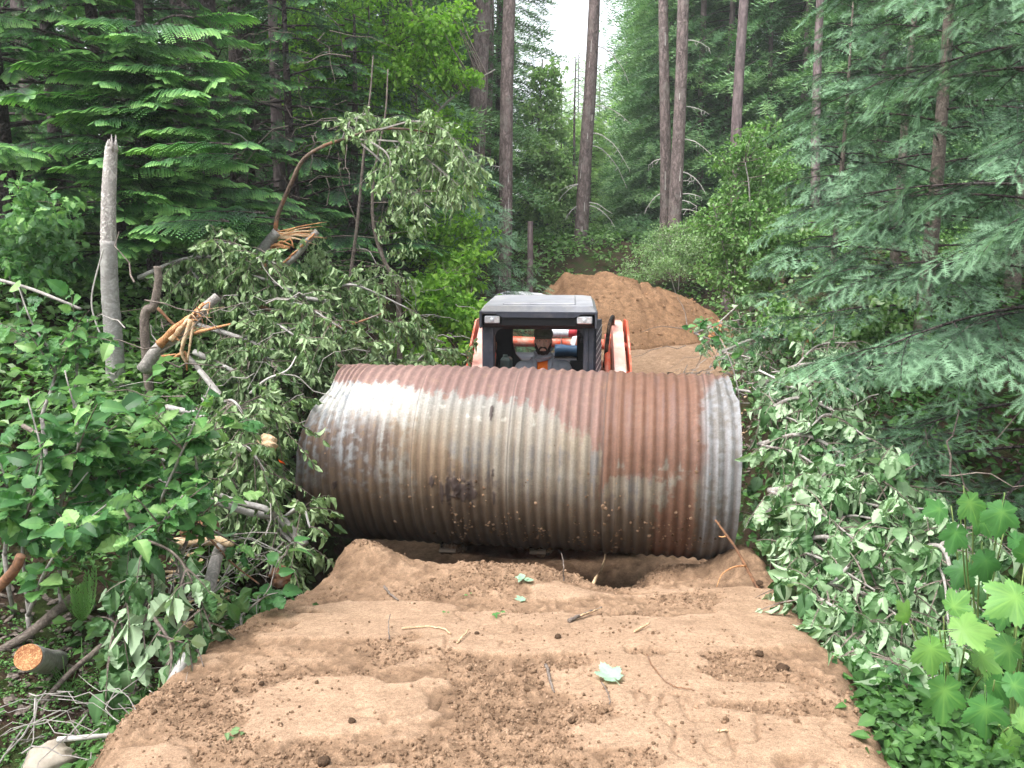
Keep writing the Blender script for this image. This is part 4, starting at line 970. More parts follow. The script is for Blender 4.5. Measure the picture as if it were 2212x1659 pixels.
# flat cedar / hemlock spray: frond with twigs that carry short pointed leaflets
def frond_t(n2=15, n3=9, wid=.36, seed=0, lw=.020):
    r_ = np.random.default_rng(seed); V = []; F = []; Tn = []
    for k in range(n2):
        y = .08 + .90 * k / n2
        for s in (-1, 1):
            ln = wid * (1 - y) ** .62 * r_.uniform(.8, 1.08) + .03; ang = radians(50 + 8 * r_.random()); a = np.array([s * sin(ang), cos(ang), -.10 * r_.random()]); pz = np.array([-a[1] * s, a[0] * s, 0]) * s
            for q in range(n3):
                f = (q + .6) / n3; p = np.array([0, y, 0]) + a * ln * f; p[2] -= .30 * (ln * f) ** 2 / .36
                for s3 in (-1, 1):
                    l3 = (.040 * (1 - f * .55) + .008) * r_.uniform(.8, 1.2); dd = a * .72 + pz * s3 * .70; dd = dd / np.linalg.norm(dd); pd = np.array([-dd[1], dd[0], 0])
                    m = len(V); V += [p, p + dd * l3 * .45 + pd * lw * .5, p + dd * l3 + [0, 0, -.006], p + dd * l3 * .45 - pd * lw * .5]; F.append([m, m + 1, m + 2, m + 3]); Tn += [f] * 4
    return np.array(V), np.array(F), np.array(Tn)
FRONDS = [frond_t(17, 11, .33, s, .018) for s in range(3)]
FRONDS_LO = [frond_t(12, 7, .34, s + 4, .030) for s in range(3)]
def add_fronds(mb, wood, bases, dirs, lens, T=None, droop=.22, bright=0., roll=.25):
    T = T or FRONDS
    for b, d, L in zip(bases, dirs, lens):
        V, F, tn = T[rng.integers(len(T))]
        d = unit(d); sx = unit(np.cross(d, [0, 0, 1.])); up = np.cross(sx, d); r = rng.normal(0, roll); sx, up = sx * cos(r) + up * sin(r), up * cos(r) - sx * sin(r)
        R = np.stack([sx, d, up], -1)
        W_ = V.copy(); W_[:, 0] *= rng.uniform(.8, 1.15); W_[:, 2] += -droop * V[:, 1] ** 2 + .10 * droop * V[:, 1] - .18 * np.abs(V[:, 0]) + .012 * np.sin(V[:, 1] * 30)
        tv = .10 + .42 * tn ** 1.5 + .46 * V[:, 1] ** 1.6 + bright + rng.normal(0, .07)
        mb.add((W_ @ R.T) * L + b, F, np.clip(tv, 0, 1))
        yy = np.linspace(0, .98, 6); c = np.column_stack([yy * 0, yy, -droop * yy ** 2 + .1 * droop * yy - .004]); tube(wood, (c @ R.T) * L + b, np.linspace(.005, .001, 6) * L + .001, 4, cap=False)

def trunk_pts(base, top, n=14, wob=.04):
    base = np.asarray(base, float); top = np.asarray(top, float); t = np.linspace(0, 1, n)[:, None]
    p = base + (top - base) * t; L = np.linalg.norm(top - base)
    p[:, 0] += wob * L * .1 * np.sin(t[:, 0] * 5 + rng.random() * 6) * np.sin(pi * t[:, 0]); p[:, 1] += wob * L * .1 * np.sin(t[:, 0] * 4 + rng.random() * 6) * np.sin(pi * t[:, 0]); return p
def rugged_trunk(mb, base, top, r0, r1, n=30, m=120, amp=.08, flare=.35, seed=0, wob=.04):
    c = trunk_pts(base, top, m, wob); t = np.linspace(0, 1, m); L = np.linalg.norm(np.asarray(top) - np.asarray(base))
    rad = r0 + (r1 - r0) * t + r0 * flare * np.exp(-t * L / .35); th = np.linspace(0, 2 * pi, n, endpoint=False)
    A, Bh = np.meshgrid(th, t * L, indexing='xy')
    x = np.minimum(A, 2 * pi - A) * 0 + np.cos(A) * 3; y = np.sin(A) * 3
    rg = fbm(x * r0 * 9 + seed, y * r0 * 9 + Bh * 1.1, 4, seed + 3) - .5
    rr = rad[:, None] * (1 + amp * 2 * rg + .04 * np.sin(A * 3 + seed))
    V = c[:, None] + np.stack([np.cos(A) * rr, np.sin(A) * rr, 0 * rr], -1)
    i = np.arange(m - 1)[:, None] * n; j = np.arange(n)[None]; k = (j + 1) % n
    mb.add(V, [np.stack([i + j, i + k, i + n + k, i + n + j], -1).reshape(-1, 4), (np.arange(n) + (m - 1) * n)[None]])
    return c, rad

# ------------------------------------------------------------------ conifers of the forest behind (shared crown meshes)
def conifer_crown(h, rb, z0, nb, density=1.0, kind='hemlock', tw=None, lsc=.30, power=.8, droop=.3):
    mb = MB(); wd = MB(); tw = tw or NT_LO
    zz = z0 + (h - z0) * (np.arange(nb) / nb) ** 1.05; az = np.arange(nb) * 2.39996 + rng.random(nb) * .8
    for z, a in zip(zz, az):
        L = rb * (1 - (z - z0) / (h - z0 + .4)) ** power * rng.uniform(.65, 1.15) + .12
        d = np.array([cos(a), sin(a), rng.uniform(-.15, .18)])
        n = max(3, int(L * 13 * density)); s = .12 + .88 * np.sqrt(rng.random(n)); sd = rng.normal(0, .17, n) * L * (1.1 - s * .6)
        perp = np.array([-sin(a), cos(a), 0])
        p = np.array([0, 0, z]) + d * (s * L)[:, None] + perp * sd[:, None]; p[:, 2] += -droop * L * s ** 2 + rng.normal(0, .035, n) - np.abs(sd) * .3
        td = d * .6 + perp * (np.sign(sd) * rng.uniform(.2, .9, n))[:, None] + np.array([0, 0, -.35]); td = td + rng.normal(0, .15, td.shape)
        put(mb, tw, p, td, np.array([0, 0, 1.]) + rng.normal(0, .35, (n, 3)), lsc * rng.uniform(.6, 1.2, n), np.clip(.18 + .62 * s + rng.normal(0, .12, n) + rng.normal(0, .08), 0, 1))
        c = np.array([0, 0, z]) + d * (np.linspace(0, 1, 5) * L)[:, None]; c[:, 2] -= droop * L * np.linspace(0, 1, 5) ** 2; tube(wd, c, np.linspace(.018, .004, 5), 3, cap=False)
    return mb, wd
def conifer_proto(name, label, h, rb, z0, nb, mat, r0=.16, dens=1., lsc=.30, group=None, droop=.3, power=.8, cat='tree'):
    o = thing(name, (0, 0, 0), label, cat, group)
    c, w = conifer_crown(h, rb, z0, nb, dens, lsc=lsc, droop=droop, power=power)
    c.build('crown', M[mat], o, off=(0, 0, 0)); w.build('boughs', M['bark_dark'], o, off=(0, 0, 0))
    t = MB(); tube(t, trunk_pts((0, 0, -.3), (0, 0, h), 10, .03), np.linspace(r0, .015, 10), 9, .05); t.build('trunk', M['bark_far'], o, off=(0, 0, 0), smooth=True)
    return o
SH = 'dark conifers standing close together in the background forest'
BGL = {'l': 'dark hemlock deep in the shaded forest on the left side', 'r': 'dark hemlock deep in the shaded forest behind the right hand trunks', 'c': 'small bright green conifer far off below the white sky gap'}
pA = conifer_proto('hemlock_tree', BGL['l'], 11.5, 2.3, .25, 150, 'far_green', .13, 1.7, .46, 'background hemlocks on the left')
pB = conifer_proto('hemlock_tree', BGL['r'], 12.5, 2.6, .3, 165, 'far_green', .13, 1.7, .50, 'background hemlocks on the right')
pC = conifer_proto('hemlock_tree', BGL['l'], 9.0, 1.8, .1, 110, 'hemlock', .13, 1.5, .30, 'background hemlocks on the left', droop=.45)
pD = conifer_proto('spire_fir', BGL['c'], 7.4, 1.15, .2, 110, 'broad_far', .05, 2.0, .34, 'small firs below the sky gap', power=1.0)
def xat(px, Y): return P(px, 489, Y)[0]
def setg(o, lab, g):
    o['label'] = lab; o['group'] = g
first = {id(pA): 1, id(pB): 1, id(pC): 1, id(pD): 1}
LM_ = [(-120, 'beyond the left frame edge'), (60, 'behind the cedar at the left edge'), (160, 'in line with the boulder corner'), (260, 'directly behind the barkless snag'), (360, 'between the snag and the huge fir'), (470, 'behind the huge furrowed trunk'), (590, 'right of the huge furrowed trunk'), (680, 'above the orange splintered alder'), (800, 'behind the two bent grey saplings'), (880, 'behind the middle of the broadleaf tree'), (930, 'under the right end of the broadleaf canopy'), (980, 'at the outer edge of the broadleaf canopy'), (1030, 'behind the rough grey trunk of the central cluster'), (1075, 'behind the dark narrow trunk of the central cluster'), (1140, 'just right of the central trunk cluster'),
       (1158, 'above the short broken-topped trunk'), (1175, 'behind the left side of the pale deciduous tree'), (1200, 'behind the middle of the pale deciduous tree'), (1220, 'right beside the pale deciduous tree'), (1236, 'left of the thin trunk near the dead-branched fir'), (1255, 'directly behind the thin trunk'), (1300, 'behind the dead-branched fir'), (1360, 'just right of the dead-branched fir'), (1410, 'midway between the dead-branched fir and the pair of trunks'), (1450, 'behind the left trunk of the pair'), (1500, 'behind the right trunk of the pair'), (1540, 'behind the thin trunk right of the pair'), (1580, 'left of the trunk in the leafy shrub'), (1620, 'behind the trunk in the leafy shrub'), (1660, 'behind the slender pale trunk'), (1700, 'right of the slender pale trunk'), (1745, 'behind the very thin distant trunk'), (1775, 'behind the straight trunk near the young fir'), (1820, 'behind the top of the young fir'), (1860, 'right of the young fir top'), (1920, 'behind the dusky fir'), (2020, 'behind the tall right hand fir'), (2140, 'between the tall fir and the nearest fir'), (2260, 'behind the nearest fir at the right edge'), (2400, 'just beyond the right frame edge'), (9999, 'far beyond the right frame edge')]
USED = {}
def plant(p, px, Y, s=1., sz=1., lab=None, g=None):
    x = xat(px, Y); loc = (x, Y, float(H(x, Y)) - .05)
    if first.get(id(p)): first[id(p)] = 0; o = p; o.location = loc; o.rotation_euler = (0, 0, rng.random() * 6); o.scale = (s, s, s * sz)
    else: o = copy_tree(p, loc, rng.random() * 6, (s, s, s * sz))
    row = 'nearest row' if Y < 15.2 else 'second row' if Y < 20 else 'middle depth' if Y < 29 else 'back row' if Y < 37 else 'farthest row'
    where = next(w for q, w in LM_ if px <= q); kind = {id(pA): 'dark hemlock', id(pB): 'broad dark hemlock', id(pC): 'dense low-branched hemlock', id(pD): 'small bright spire fir'}[id(p)]
    t = kind + ' ' + where + ', ' + row
    if t in USED: t = t.replace('hemlock', 'taller hemlock')
    if t in USED: print('DUP LABEL', t)
    USED[t] = 1; setg(o, t, g); return o
GL, GR, GC = ('background hemlocks on the left', 'background hemlocks on the right', 'small firs below the sky gap')
# left dark wall
for px, Y, s in [(-180, 13, .9), (-40, 14, 1.05), (90, 12.5, .95), (190, 15, 1.1), (300, 13.5, 1.0), (560, 14, 1.05), (660, 16.5, 1.0), (610, 12.2, .8), (500, 17, 1.2), (760, 19, 1.2), (860, 21, 1.2), (950, 24, 1.25), (400, 18, 1.2), (0, 18, 1.2), (-250, 17, 1.2), (700, 24, 1.3), (150, 22, 1.4), (960, 31, 1.2), (560, 26, 1.5)]:
    plant(pC if Y < 16.6 else pA, px, Y, s, 1.1 if Y < 15 else 1., BGL['l'], GL)
# right wall
for px, Y, s in [(1440, 30, 1.0), (1455, 27, .9), (1460, 34, 1.2), (1375, 38, .8), (1398, 33, .95), (1480, 29, 1.15), (1560, 26, 1.1), (1640, 28, 1.2), (1720, 24, 1.15), (1800, 27, 1.25), (1880, 22, 1.1), (1960, 25, 1.2), (2080, 20, 1.1), (2200, 22, 1.2), (2320, 18, 1.1), (1520, 36, 1.4), (1680, 36, 1.4), (1840, 36, 1.5), (2450, 20, 1.1), (1440, 40, 1.5), (1600, 31, 1.2), (1760, 31, 1.3)]:
    plant(pB, px, Y, s, 1., BGL['r'], GR)
# centre: lower trees below the gap in the canopy
for px, Y, s in [(1210, 34, .82), (1245, 40, 1.12), (1165, 31, .70), (1190, 44, .98), (1275, 31, .80), (1228, 48, 1.0), (1345, 36, 1.1), (1290, 40, 1.05)]:
    plant(pD, px, Y, s, 1., BGL['c'], GC)
plant(pA, 1010, 35, 1.1, 1., BGL['l'], GL); plant(pA, 1078, 27.8, 1.1, 1., BGL['l'], GL); plant(pA, 985, 26.5, .85, 1., BGL['l'], GL); plant(pC, 900, 15.5, .75, .8, BGL['l'], GL)
plant(pC, 840, 13.2, .55, .9, BGL['l'], GL)

# the wood beyond all of them, one mass
def far_wood():
    mb = MB(); n = 1500; x = rng.uniform(-60, 60, n); y = rng.uniform(46, 62, n)
    gx = np.abs(x / y - (1205 - 1106) / 1787.) < .042
    for xx, yy, g in zip(x[:260], y[:260], gx[:260]):
        h = rng.uniform(5.5, 8.2) if g else rng.uniform(11, 17); k = 150; z = h * (rng.random(k) ** .9); r = (1 - z / h) * 2.2 + .2; a = rng.random(k) * 6.28; rr = r * np.sqrt(rng.random(k))
        p = np.stack([xx + rr * np.cos(a), yy + rr * np.sin(a), float(H(xx, yy)) + z], -1); d = np.stack([np.cos(a), np.sin(a), -.5 + 0 * a], -1)
        put(mb, NT_LO, p, d, [0, 0, 1.] + rng.normal(0, .3, (k, 3)), rng.uniform(.7, 1.3, k), np.clip(rng.normal(.55, .2, k), 0, 1))
    tag(mb.build('distant_forest', M['far_green']), kind='stuff')
far_wood()

# ------------------------------------------------------------------ tall bare trunks one can tell apart
def tall_trunk(name, pxb, pyb, pxt, Y, wpx, label, mat='bark_fir', dead=(), up=11., r1f=.62, grp=None, crown=False, seed=0, patches=0):
    """base pixel, x pixel where it leaves the frame (y=0), distance, width in pixels at the base"""
    b = P(pxb, pyb, Y); b[2] = min(float(H(b[0], Y)), b[2]) - .1; t0 = P(pxt, 0, Y); dirv = (t0 - P(pxb, pyb, Y)); dirv /= dirv[2]
    top = b + dirv * up; top[2] = b[2] + up
    o = thing('standing_fir' if name == 'fir_trunk' else 'standing_hemlock' if name == 'hemlock_trunk' else name, b, label, 'tree', grp)
    r0 = wpx / 1787. * Y / 2; mb = MB(); c, rad = rugged_trunk(mb, b, top, r0, r0 * r1f, 26, 130, .06, .3, seed); mb.build('trunk', M[mat], o, smooth=True)
    for (py, s, L, dr) in dead:
        k = np.argmin(np.abs(c[:, 2] - P(pxb, py, Y)[2])); p = c[k]; a = rng.uniform(-.5, .3) if s > 0 else pi - rng.uniform(-.5, .3)
        dv = np.array([cos(a) * 1., sin(a) * .6 - .1, .02]); w = MB()
        t = np.linspace(0, 1, 9); cc = p + dv * (t * L)[:, None]; cc[:, 2] += L * (.10 * t - dr * t ** 2.2); cc += rng.normal(0, .012, cc.shape) * t[:, None]
        tube(w, cc, np.linspace(.020, .006, 9), 5)
        for q in rng.integers(3, 9, 5):
            e = cc[q] + np.array([rng.normal(0, .05), rng.normal(0, .05), -rng.uniform(.05, .16)]); tube(w, [cc[q], (cc[q] + e) / 2 + rng.normal(0, .01, 3), e], .005, 4)
        w.build('dead_branch', M['dead_pale'], o)
    if patches:
        for q in range(patches):
            k = rng.integers(8, 80); L = int(rng.integers(2, 7)); a = -pi / 2 + rng.uniform(-.7, .7); w = MB()
            pts = c[k:k + L + 1] + np.stack([np.cos(a) * rad[k:k + L + 1], np.sin(a) * rad[k:k + L + 1], 0 * rad[k:k + L + 1]], -1) * 1.0; tube(w, pts, np.linspace(.016, .008, len(pts)), 5)
            w.build('resin_streak', M['dead_pale'], o)
    return o, c, rad
tall_trunk('fir_trunk', 1252, 600, 1281, 25, 31, 'tall straight fir trunk with curved dead white branches behind the dirt pile', dead=[(228, 1, 1.2, .55), (292, 1, 1.25, .9), (318, 1, 1.25, 1.1), (440, 1, .9, .5), (446, 1, 1.0, .75), (398, -1, .75, .35), (400, -1, .8, .7), (443, -1, .55, .9), (510, 1, .35, .6), (520, 1, .5, 1.2), (552, 1, 1.3, .8), (552, -1, .7, .05), (250, -1, .4, .1), (100, 1, 1.1, 1.0)], patches=7, seed=1)
tall_trunk('fir_trunk', 1437, 520, 1437, 24, 25, 'left one of the pair of close-set trunks right of the dead-branched fir', mat='bark_fir', dead=[(345, -1, .5, .5), (420, -1, .6, 1.1)], seed=2, patches=2)
tall_trunk('fir_trunk', 1455, 520, 1474, 23.4, 29, 'right and thicker one of the pair of close-set leaning trunks', dead=[(230, 1, .8, .35), (300, 1, .9, .6), (372, 1, .8, .8), (395, 1, .5, .1), (420, 1, .7, .25), (436, 1, .6, .4), (455, 1, .9, .3), (90, 1, .7, .4)], seed=3, patches=3)
tall_trunk('fir_trunk', 1585, 420, 1607, 20, 26, 'smooth grey-brown trunk rising out of the round leafy shrub', mat='bark_far', seed=4, up=9)
tall_trunk('fir_trunk', 1512, 440, 1524, 26, 15, 'thin trunk between the pair of trunks and the leafy shrub', mat='bark_far', seed=5)
tall_trunk('fir_trunk', 1655, 420, 1668, 25, 11, 'slender pale trunk just right of the trunk in the leafy shrub', mat='bark_far', seed=6)
tall_trunk('fir_trunk', 1768, 420, 1778, 19, 20, 'straight trunk behind the top of the young fir', mat='bark_far', seed=7, up=9)
tall_trunk('fir_trunk', 1737, 400, 1745, 27, 6, 'very thin distant trunk between two darker trunks', mat='bark_far', seed=17, up=11)
tall_trunk('fir_trunk', 1237, 560, 1246, 28, 10, 'thin trunk close on the left of the dead-branched fir', mat='bark_far', seed=8, up=6.5, r1f=.2)
tall_trunk('fir_trunk', 1015, 520, 1044, 21, 42, 'rough grey trunk, leftmost of the central cluster of bare trunks', dead=[(400, 1, .3, .1)], seed=9, patches=2)
tall_trunk('fir_trunk', 1048, 530, 1056, 24, 20, 'slim trunk second from the left in the central trunk cluster', mat='bark_fir', seed=10, patches=2)
tall_trunk('fir_trunk', 1073, 500, 1080, 26, 13, 'narrow dark trunk behind the rightmost one of the central cluster', mat='bark_dark', seed=11)
tall_trunk('fir_trunk', 1086, 540, 1100, 20, 32, 'scaly trunk, rightmost and widest in front of the central trunk cluster', dead=[(360, -1, .35, .0), (405, -1, .2, .0)], seed=12, patches=4)
tall_trunk('dead_snag', 1143, 625, 1150, 18, 15, 'short grey broken-topped trunk left of the dirt pile', mat='bark_far', seed=13, up=2.55, r1f=.75)
tall_trunk('fir_trunk', 900, 420, 904, 23, 15, 'thin grey trunk seen through the bright broadleaf canopy', mat='bark_far', seed=14)
# the big rough fir on the left and its darker neighbour
def big_fir(px0, px1, Y, wpx, label, seed, mat='bark_dark'):
    b = P(px0, 520, Y); b[2] = float(H(b[0], Y)) - .15; t = P(px1, 0, Y); o = thing('douglas_fir', b, label, 'tree'); mb = MB()
    rugged_trunk(mb, b, (t[0] + (t[0] - b[0]), Y, b[2] + 8.5), wpx / 1787. * Y / 2, wpx / 1787. * Y / 2 * .82, 70, 240, .13, .25, seed, wob=.01); mb.build('trunk', M[mat], o, smooth=True)
    c, w = conifer_crown(5, 2.6, 0, 60, 1.3, lsc=.38, droop=.35)
    for arr in (c, w): arr.v = [v + np.array([0, 0, 5.2]) + np.array(b) for v in arr.v]
    c.build('crown', M['hemlock'], o); w.build('boughs', M['bark_dark'], o)
    for k in range(9):
        a = rng.uniform(-2.6, -.4); z = b[2] + rng.uniform(.8, 4.5); p = np.array([b[0] + (t[0] - b[0]) * .5, Y, z]); r0 = wpx / 1787. * Y / 2; w = MB()
        d = np.array([cos(a), sin(a), .1]); L = rng.uniform(.4, 1.1); tt = np.linspace(0, 1, 7)[:, None]; cc = p + d * (r0 * .85 + tt * L) + np.array([0, 0, -.35]) * tt ** 2 * L + rng.normal(0, .015, (7, 3)) * tt
        tube(w, cc, np.linspace(.013, .003, 7), 5); w.build('dead_branch', M['bark_grey'], o)
    return o
big_fir(432, 426, 10.2, 88, 'huge dark fir trunk with deeply furrowed bark on the left', 5)
big_fir(528, 520, 12.5, 50, 'second dark furrowed trunk just right of the huge one', 8)
tall_trunk('hemlock_trunk', 238, 560, 236, 9.6, 26, 'dark trunk in shade behind the barkless broken snag', mat='bark_dark', seed=15, up=7)
tall_trunk('hemlock_trunk', 306, 540, 312, 10.5, 22, 'mossy grey-brown trunk in shade between the snag and the huge fir', mat='bark_dark', seed=16, up=7)

# ------------------------------------------------------------------ cedars with flat bright-tipped sprays (left)
def cedar(px, Y, h, rad, nb, label, z0=.3, T=None, bright=0., r0=.09, az=None, extra=None, mat='cedar', droop=.22):
    x = xat(px, Y); b = np.array([x, Y, float(H(x, Y))]); o = thing('cedar_tree', b, label, 'tree'); cr = MB(); wd = MB()
    zz = z0 + (h - z0) * np.arange(nb) / nb; A = np.arange(nb) * 2.39996 + rng.random(nb)
    if az: A = rng.uniform(az[0], az[1], nb)
    L = rad * np.clip(1 - (zz / h) ** 1.6, .12, 1) * rng.uniform(.6, 1.15, nb)
    bases = []; dirs = []; lens = []
    for z, a, l in zip(zz, A, L):
        d = np.array([cos(a), sin(a), rng.uniform(-.05, .28)]); p0 = b + [0, 0, z]
        tt = np.linspace(0, 1, 8); cc = p0 + unit(d) * (tt * l)[:, None]; cc[:, 2] -= .14 * l * tt ** 2; tube(wd, cc, np.linspace(.016, .004, 8), 4, cap=False)
        nf = max(2, int(l * 5.5))
        for q in range(nf):
            f = .30 + .70 * (q + 1) / nf; k = f * 7; i = min(6, int(k)); p = cc[i] + (cc[i + 1] - cc[i]) * (k - i)
            s = 1 if q % 2 else -1; aa = a + s * rng.uniform(.35, .9) * (1 if q < nf - 1 else .1)
            bases.append(p); dirs.append([cos(aa), sin(aa), rng.uniform(-.30, .12)]); lens.append(rng.uniform(.34, .60) * (1.2 - .4 * f))
    for e in (extra or []): bases.append(e[0]); dirs.append(e[1]); lens.append(e[2])
    add_fronds(cr, wd, bases, dirs, lens, T, droop, bright)
    cr.build('crown', M[mat], o); wd.build('boughs', M['bark_dark'], o)
    t = MB(); rugged_trunk(t, b - [0, 0, .2], b + [rng.normal(0, .1), .1, h], r0, .015, 14, 40, .06, .3, int(px) % 37); t.build('trunk', M['bark_dark'], o, smooth=True); return o
def ex(px, py, Y, a, L, up=.0): return (P(px, py, Y), (cos(radians(a)), sin(radians(a)), up), L)
cedar(20, 7.6, 5.0, 2.0, 62, 'cedar with layered bright green fronds at the left frame edge', .3, bright=.08)
cedar(255, 8.3, 5.6, 2.1, 66, 'cedar with drooping flat fronds behind the barkless broken snag', .2, bright=.08)
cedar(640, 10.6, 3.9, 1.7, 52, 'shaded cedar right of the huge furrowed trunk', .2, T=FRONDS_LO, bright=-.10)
cedar(470, 8.9, 1.5, .95, 30, 'low young cedar at the foot of the huge furrowed trunk', .05, bright=.05)
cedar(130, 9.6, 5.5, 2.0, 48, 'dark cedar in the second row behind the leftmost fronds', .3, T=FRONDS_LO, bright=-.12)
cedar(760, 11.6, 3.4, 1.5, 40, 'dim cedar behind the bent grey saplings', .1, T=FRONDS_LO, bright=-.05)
# hero boughs that reach out of the dark
o = thing('cedar_tree', P(330, 560, 7.9), 'cedar with the brightest long boughs in front of the huge furrowed trunk', 'tree')
o.location.z = float(H(o.location.x, o.location.y)); b0 = np.array(o.location); cr = MB(); wd = MB(); B_ = []; D_ = []; L_ = []
t = MB(); rugged_trunk(t, b0 - [0, 0, .2], b0 + [.1, .05, 4.6], .075, .012, 12, 40, .05, .3, 4); t.build('trunk', M['bark_dark'], o, smooth=True)
heroes = [(118, 25, 6.6), (150, 70, 6.6), (205, 90, 6.7), (235, 120, 6.6), (120, 140, 6.6), (400, 138, 6.8), (530, 124, 6.9), (540, 216, 6.9), (330, 205, 6.6), (400, 180, 6.6), (430, 172, 6.5), (300, 262, 6.5), (460, 270, 6.8), (440, 300, 6.8), (500, 292, 6.9), (420, 352, 6.6), (530, 335, 6.9), (60, 190, 6.4), (120, 215, 6.4), (0, 185, 6.3), (430, 395, 6.6), (370, 408, 6.4), (330, 450, 6.4), (280, 470, 6.3), (350, 490, 6.3), (150, 330, 6.4), (100, 345, 6.3), (60, 300, 6.4), (320, 60, 6.8), (470, 40, 6.9), (560, 20, 7.2), (230, 215, 6.5), (270, 300, 6.4), (20, 110, 6.5), (410, 430, 6.5), (480, 440, 6.8), (560, 460, 7.1), (610, 400, 7.4), (240, 30, 6.9), (380, 100, 7.0)]
for (px, py, Y) in heroes:
    tip = P(px, py, Y); L = rng.uniform(.55, .85); side_ = 1 if px > 330 else (-1 if px < 150 else rng.choice([-1, 1]))
    a = radians(-90 + side_ * rng.uniform(40, 85)); dv = np.array([cos(a), sin(a), .10]); bs = tip - unit(dv) * L; bs[2] += .06 * L
    B_.append(bs); D_.append(dv); L_.append(L)
    for q in range(3):
        a2 = a + rng.normal(0, .5); dv2 = np.array([cos(a2), sin(a2), .05]); B_.append(bs + [rng.normal(0, .1), .12 + .1 * rng.random(), -.05 * rng.random() - .05]); D_.append(dv2); L_.append(L * .8)
    zt = b0[2] + max(.2, min(4.4, bs[2] - b0[2] - .15)); pm = np.array([b0[0], b0[1], zt]); tt = np.linspace(0, 1, 7)[:, None]; cc = pm + (bs - pm) * tt; cc[:, 2] += .12 * np.sin(tt[:, 0] * pi); tube(wd, cc, np.linspace(.016, .007, 7), 5, cap=False)
add_fronds(cr, wd, B_, D_, L_, FRONDS, .20, .13, .22); cr.build('crown', M['cedar'], o); wd.build('boughs', M['bark_dark'], o)

# ------------------------------------------------------------------ firs with needle-covered twigs (right)
def fir(px, Y, h, rad, nb, label, tw, bo, z0=.3, r0=.07, az=None, tscale=1., tip=0., power=.9, up=(-.1, .25), base=None, name='fir_tree', sub_len=.50):
    x = xat(px, Y) if base is None else base[0]; b = np.array([x, Y, float(H(x, Y))]); o = thing(name, b, label, 'tree'); cr = MB(); wd = MB()
    f = np.arange(nb) / nb; zz = z0 + (h - z0) * f; A = np.arange(nb) * 2.39996 + rng.random(nb) * .5
    if az is not None: A = rng.uniform(az[0], az[1], nb)
    L = rad * np.clip(1 - f * .97, .06, 1) ** power * rng.uniform(.75, 1.12, nb) + .12
    D = np.stack([np.cos(A), np.sin(A), rng.uniform(up[0], up[1], nb) + .35 * f], -1)
    BB, DD, LL = [], [], []
    for z, dv, l in zip(zz, D, L):
        dv = unit(dv); l = max(l, .15); tt = np.linspace(0, 1, 8); cc = b + [0, 0, z] + dv * (tt * l)[:, None]; cc[:, 2] -= .20 * l * tt ** 1.8
        tube(wd, cc, np.linspace(.011, .003, 8) * (.5 + .5 * l), 5, cap=False); a0 = math.atan2(dv[1], dv[0]); sl = sub_len * (.55 + .45 * min(1, l)); nf = max(2, int(l * 5.2))
        for q in range(nf):
            f_ = .22 + .78 * (q + 1) / nf; k = f_ * 7; i = min(6, int(k)); p = cc[i] + (cc[i + 1] - cc[i]) * (k - i); s_ = 1 if q % 2 else -1
            aa = a0 + (s_ * rng.uniform(.45, 1.0) if q < nf - 1 else rng.normal(0, .15)); BB.append(p); DD.append([cos(aa), sin(aa), rng.uniform(-.34, .06)]); LL.append(min(sl, l * 1.1) * rng.uniform(.75, 1.2))
    add_boughs(cr, wd, BB, DD, LL, tw, bo, .30, tscale, tip, roll=.5)
    cr.build('crown', M['fir'], o); wd.build('boughs', M['bark_dark'], o)
    t = MB(); rugged_trunk(t, b - [0, 0, .2], b + [0, 0, h], r0, .008, 14, 50, .05, .3, int(px) % 31); t.build('trunk', M['bark_twig'], o, smooth=True); return o
fir(1808, 8.6, 3.35, .70, 60, 'slim young blue-green fir standing right of the leafy shrub', NT_MD, BOUGH, .05, .04, tscale=1.15, sub_len=.42)
fir(2010, 7.2, 6.0, 1.0, 66, 'tall blue-green fir behind the nearest right hand boughs', NT_MD, BOUGH, .3, .075, tscale=1.1, power=.55)
fir(2330, 5.0, 6.5, 1.38, 66, 'nearest fir, its soft blue-green boughs filling the right edge', NT_HI, BOUGH, .1, .085, az=(radians(105), radians(285)), power=.45)
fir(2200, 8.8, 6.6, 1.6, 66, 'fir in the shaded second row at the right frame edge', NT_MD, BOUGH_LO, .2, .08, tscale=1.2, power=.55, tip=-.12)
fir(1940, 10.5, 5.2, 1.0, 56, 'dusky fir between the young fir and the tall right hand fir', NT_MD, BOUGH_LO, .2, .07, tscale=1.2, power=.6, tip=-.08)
# light green small conifers at the centre left
fir(905, 14.2, 3.0, 1.2, 60, 'yellow-green young conifer filling the space behind the arching limb', NT_MD, BOUGH_LO, .05, .04, tscale=1.25, tip=.25, name='fir_sapling')
fir(1050, 14.5, 1.9, .95, 44, 'small yellow-green fir sapling in front of the central trunk cluster', NT_MD, BOUGH_LO, .05, .03, tscale=1.3, tip=.25, name='fir_sapling')
fir(965, 15.5, 2.6, 1.2, 50, 'light green fir sapling left of the central trunk cluster', NT_MD, BOUGH_LO, .05, .03, tscale=1.3, tip=.18, name='fir_sapling')
fir(1130, 16.5, 1.5, .9, 40, 'low fir sapling beside the broken-topped grey trunk', NT_MD, BOUGH_LO, .05, .03, tscale=1.3, tip=.2, name='fir_sapling')
fir(735, 7.6, .75, .6, 22, 'tiny blue-green fir seedling under the bent grey saplings', NT_MD, BOUGH_LO, .02, .02, tscale=1.1, tip=.0, name='fir_sapling')

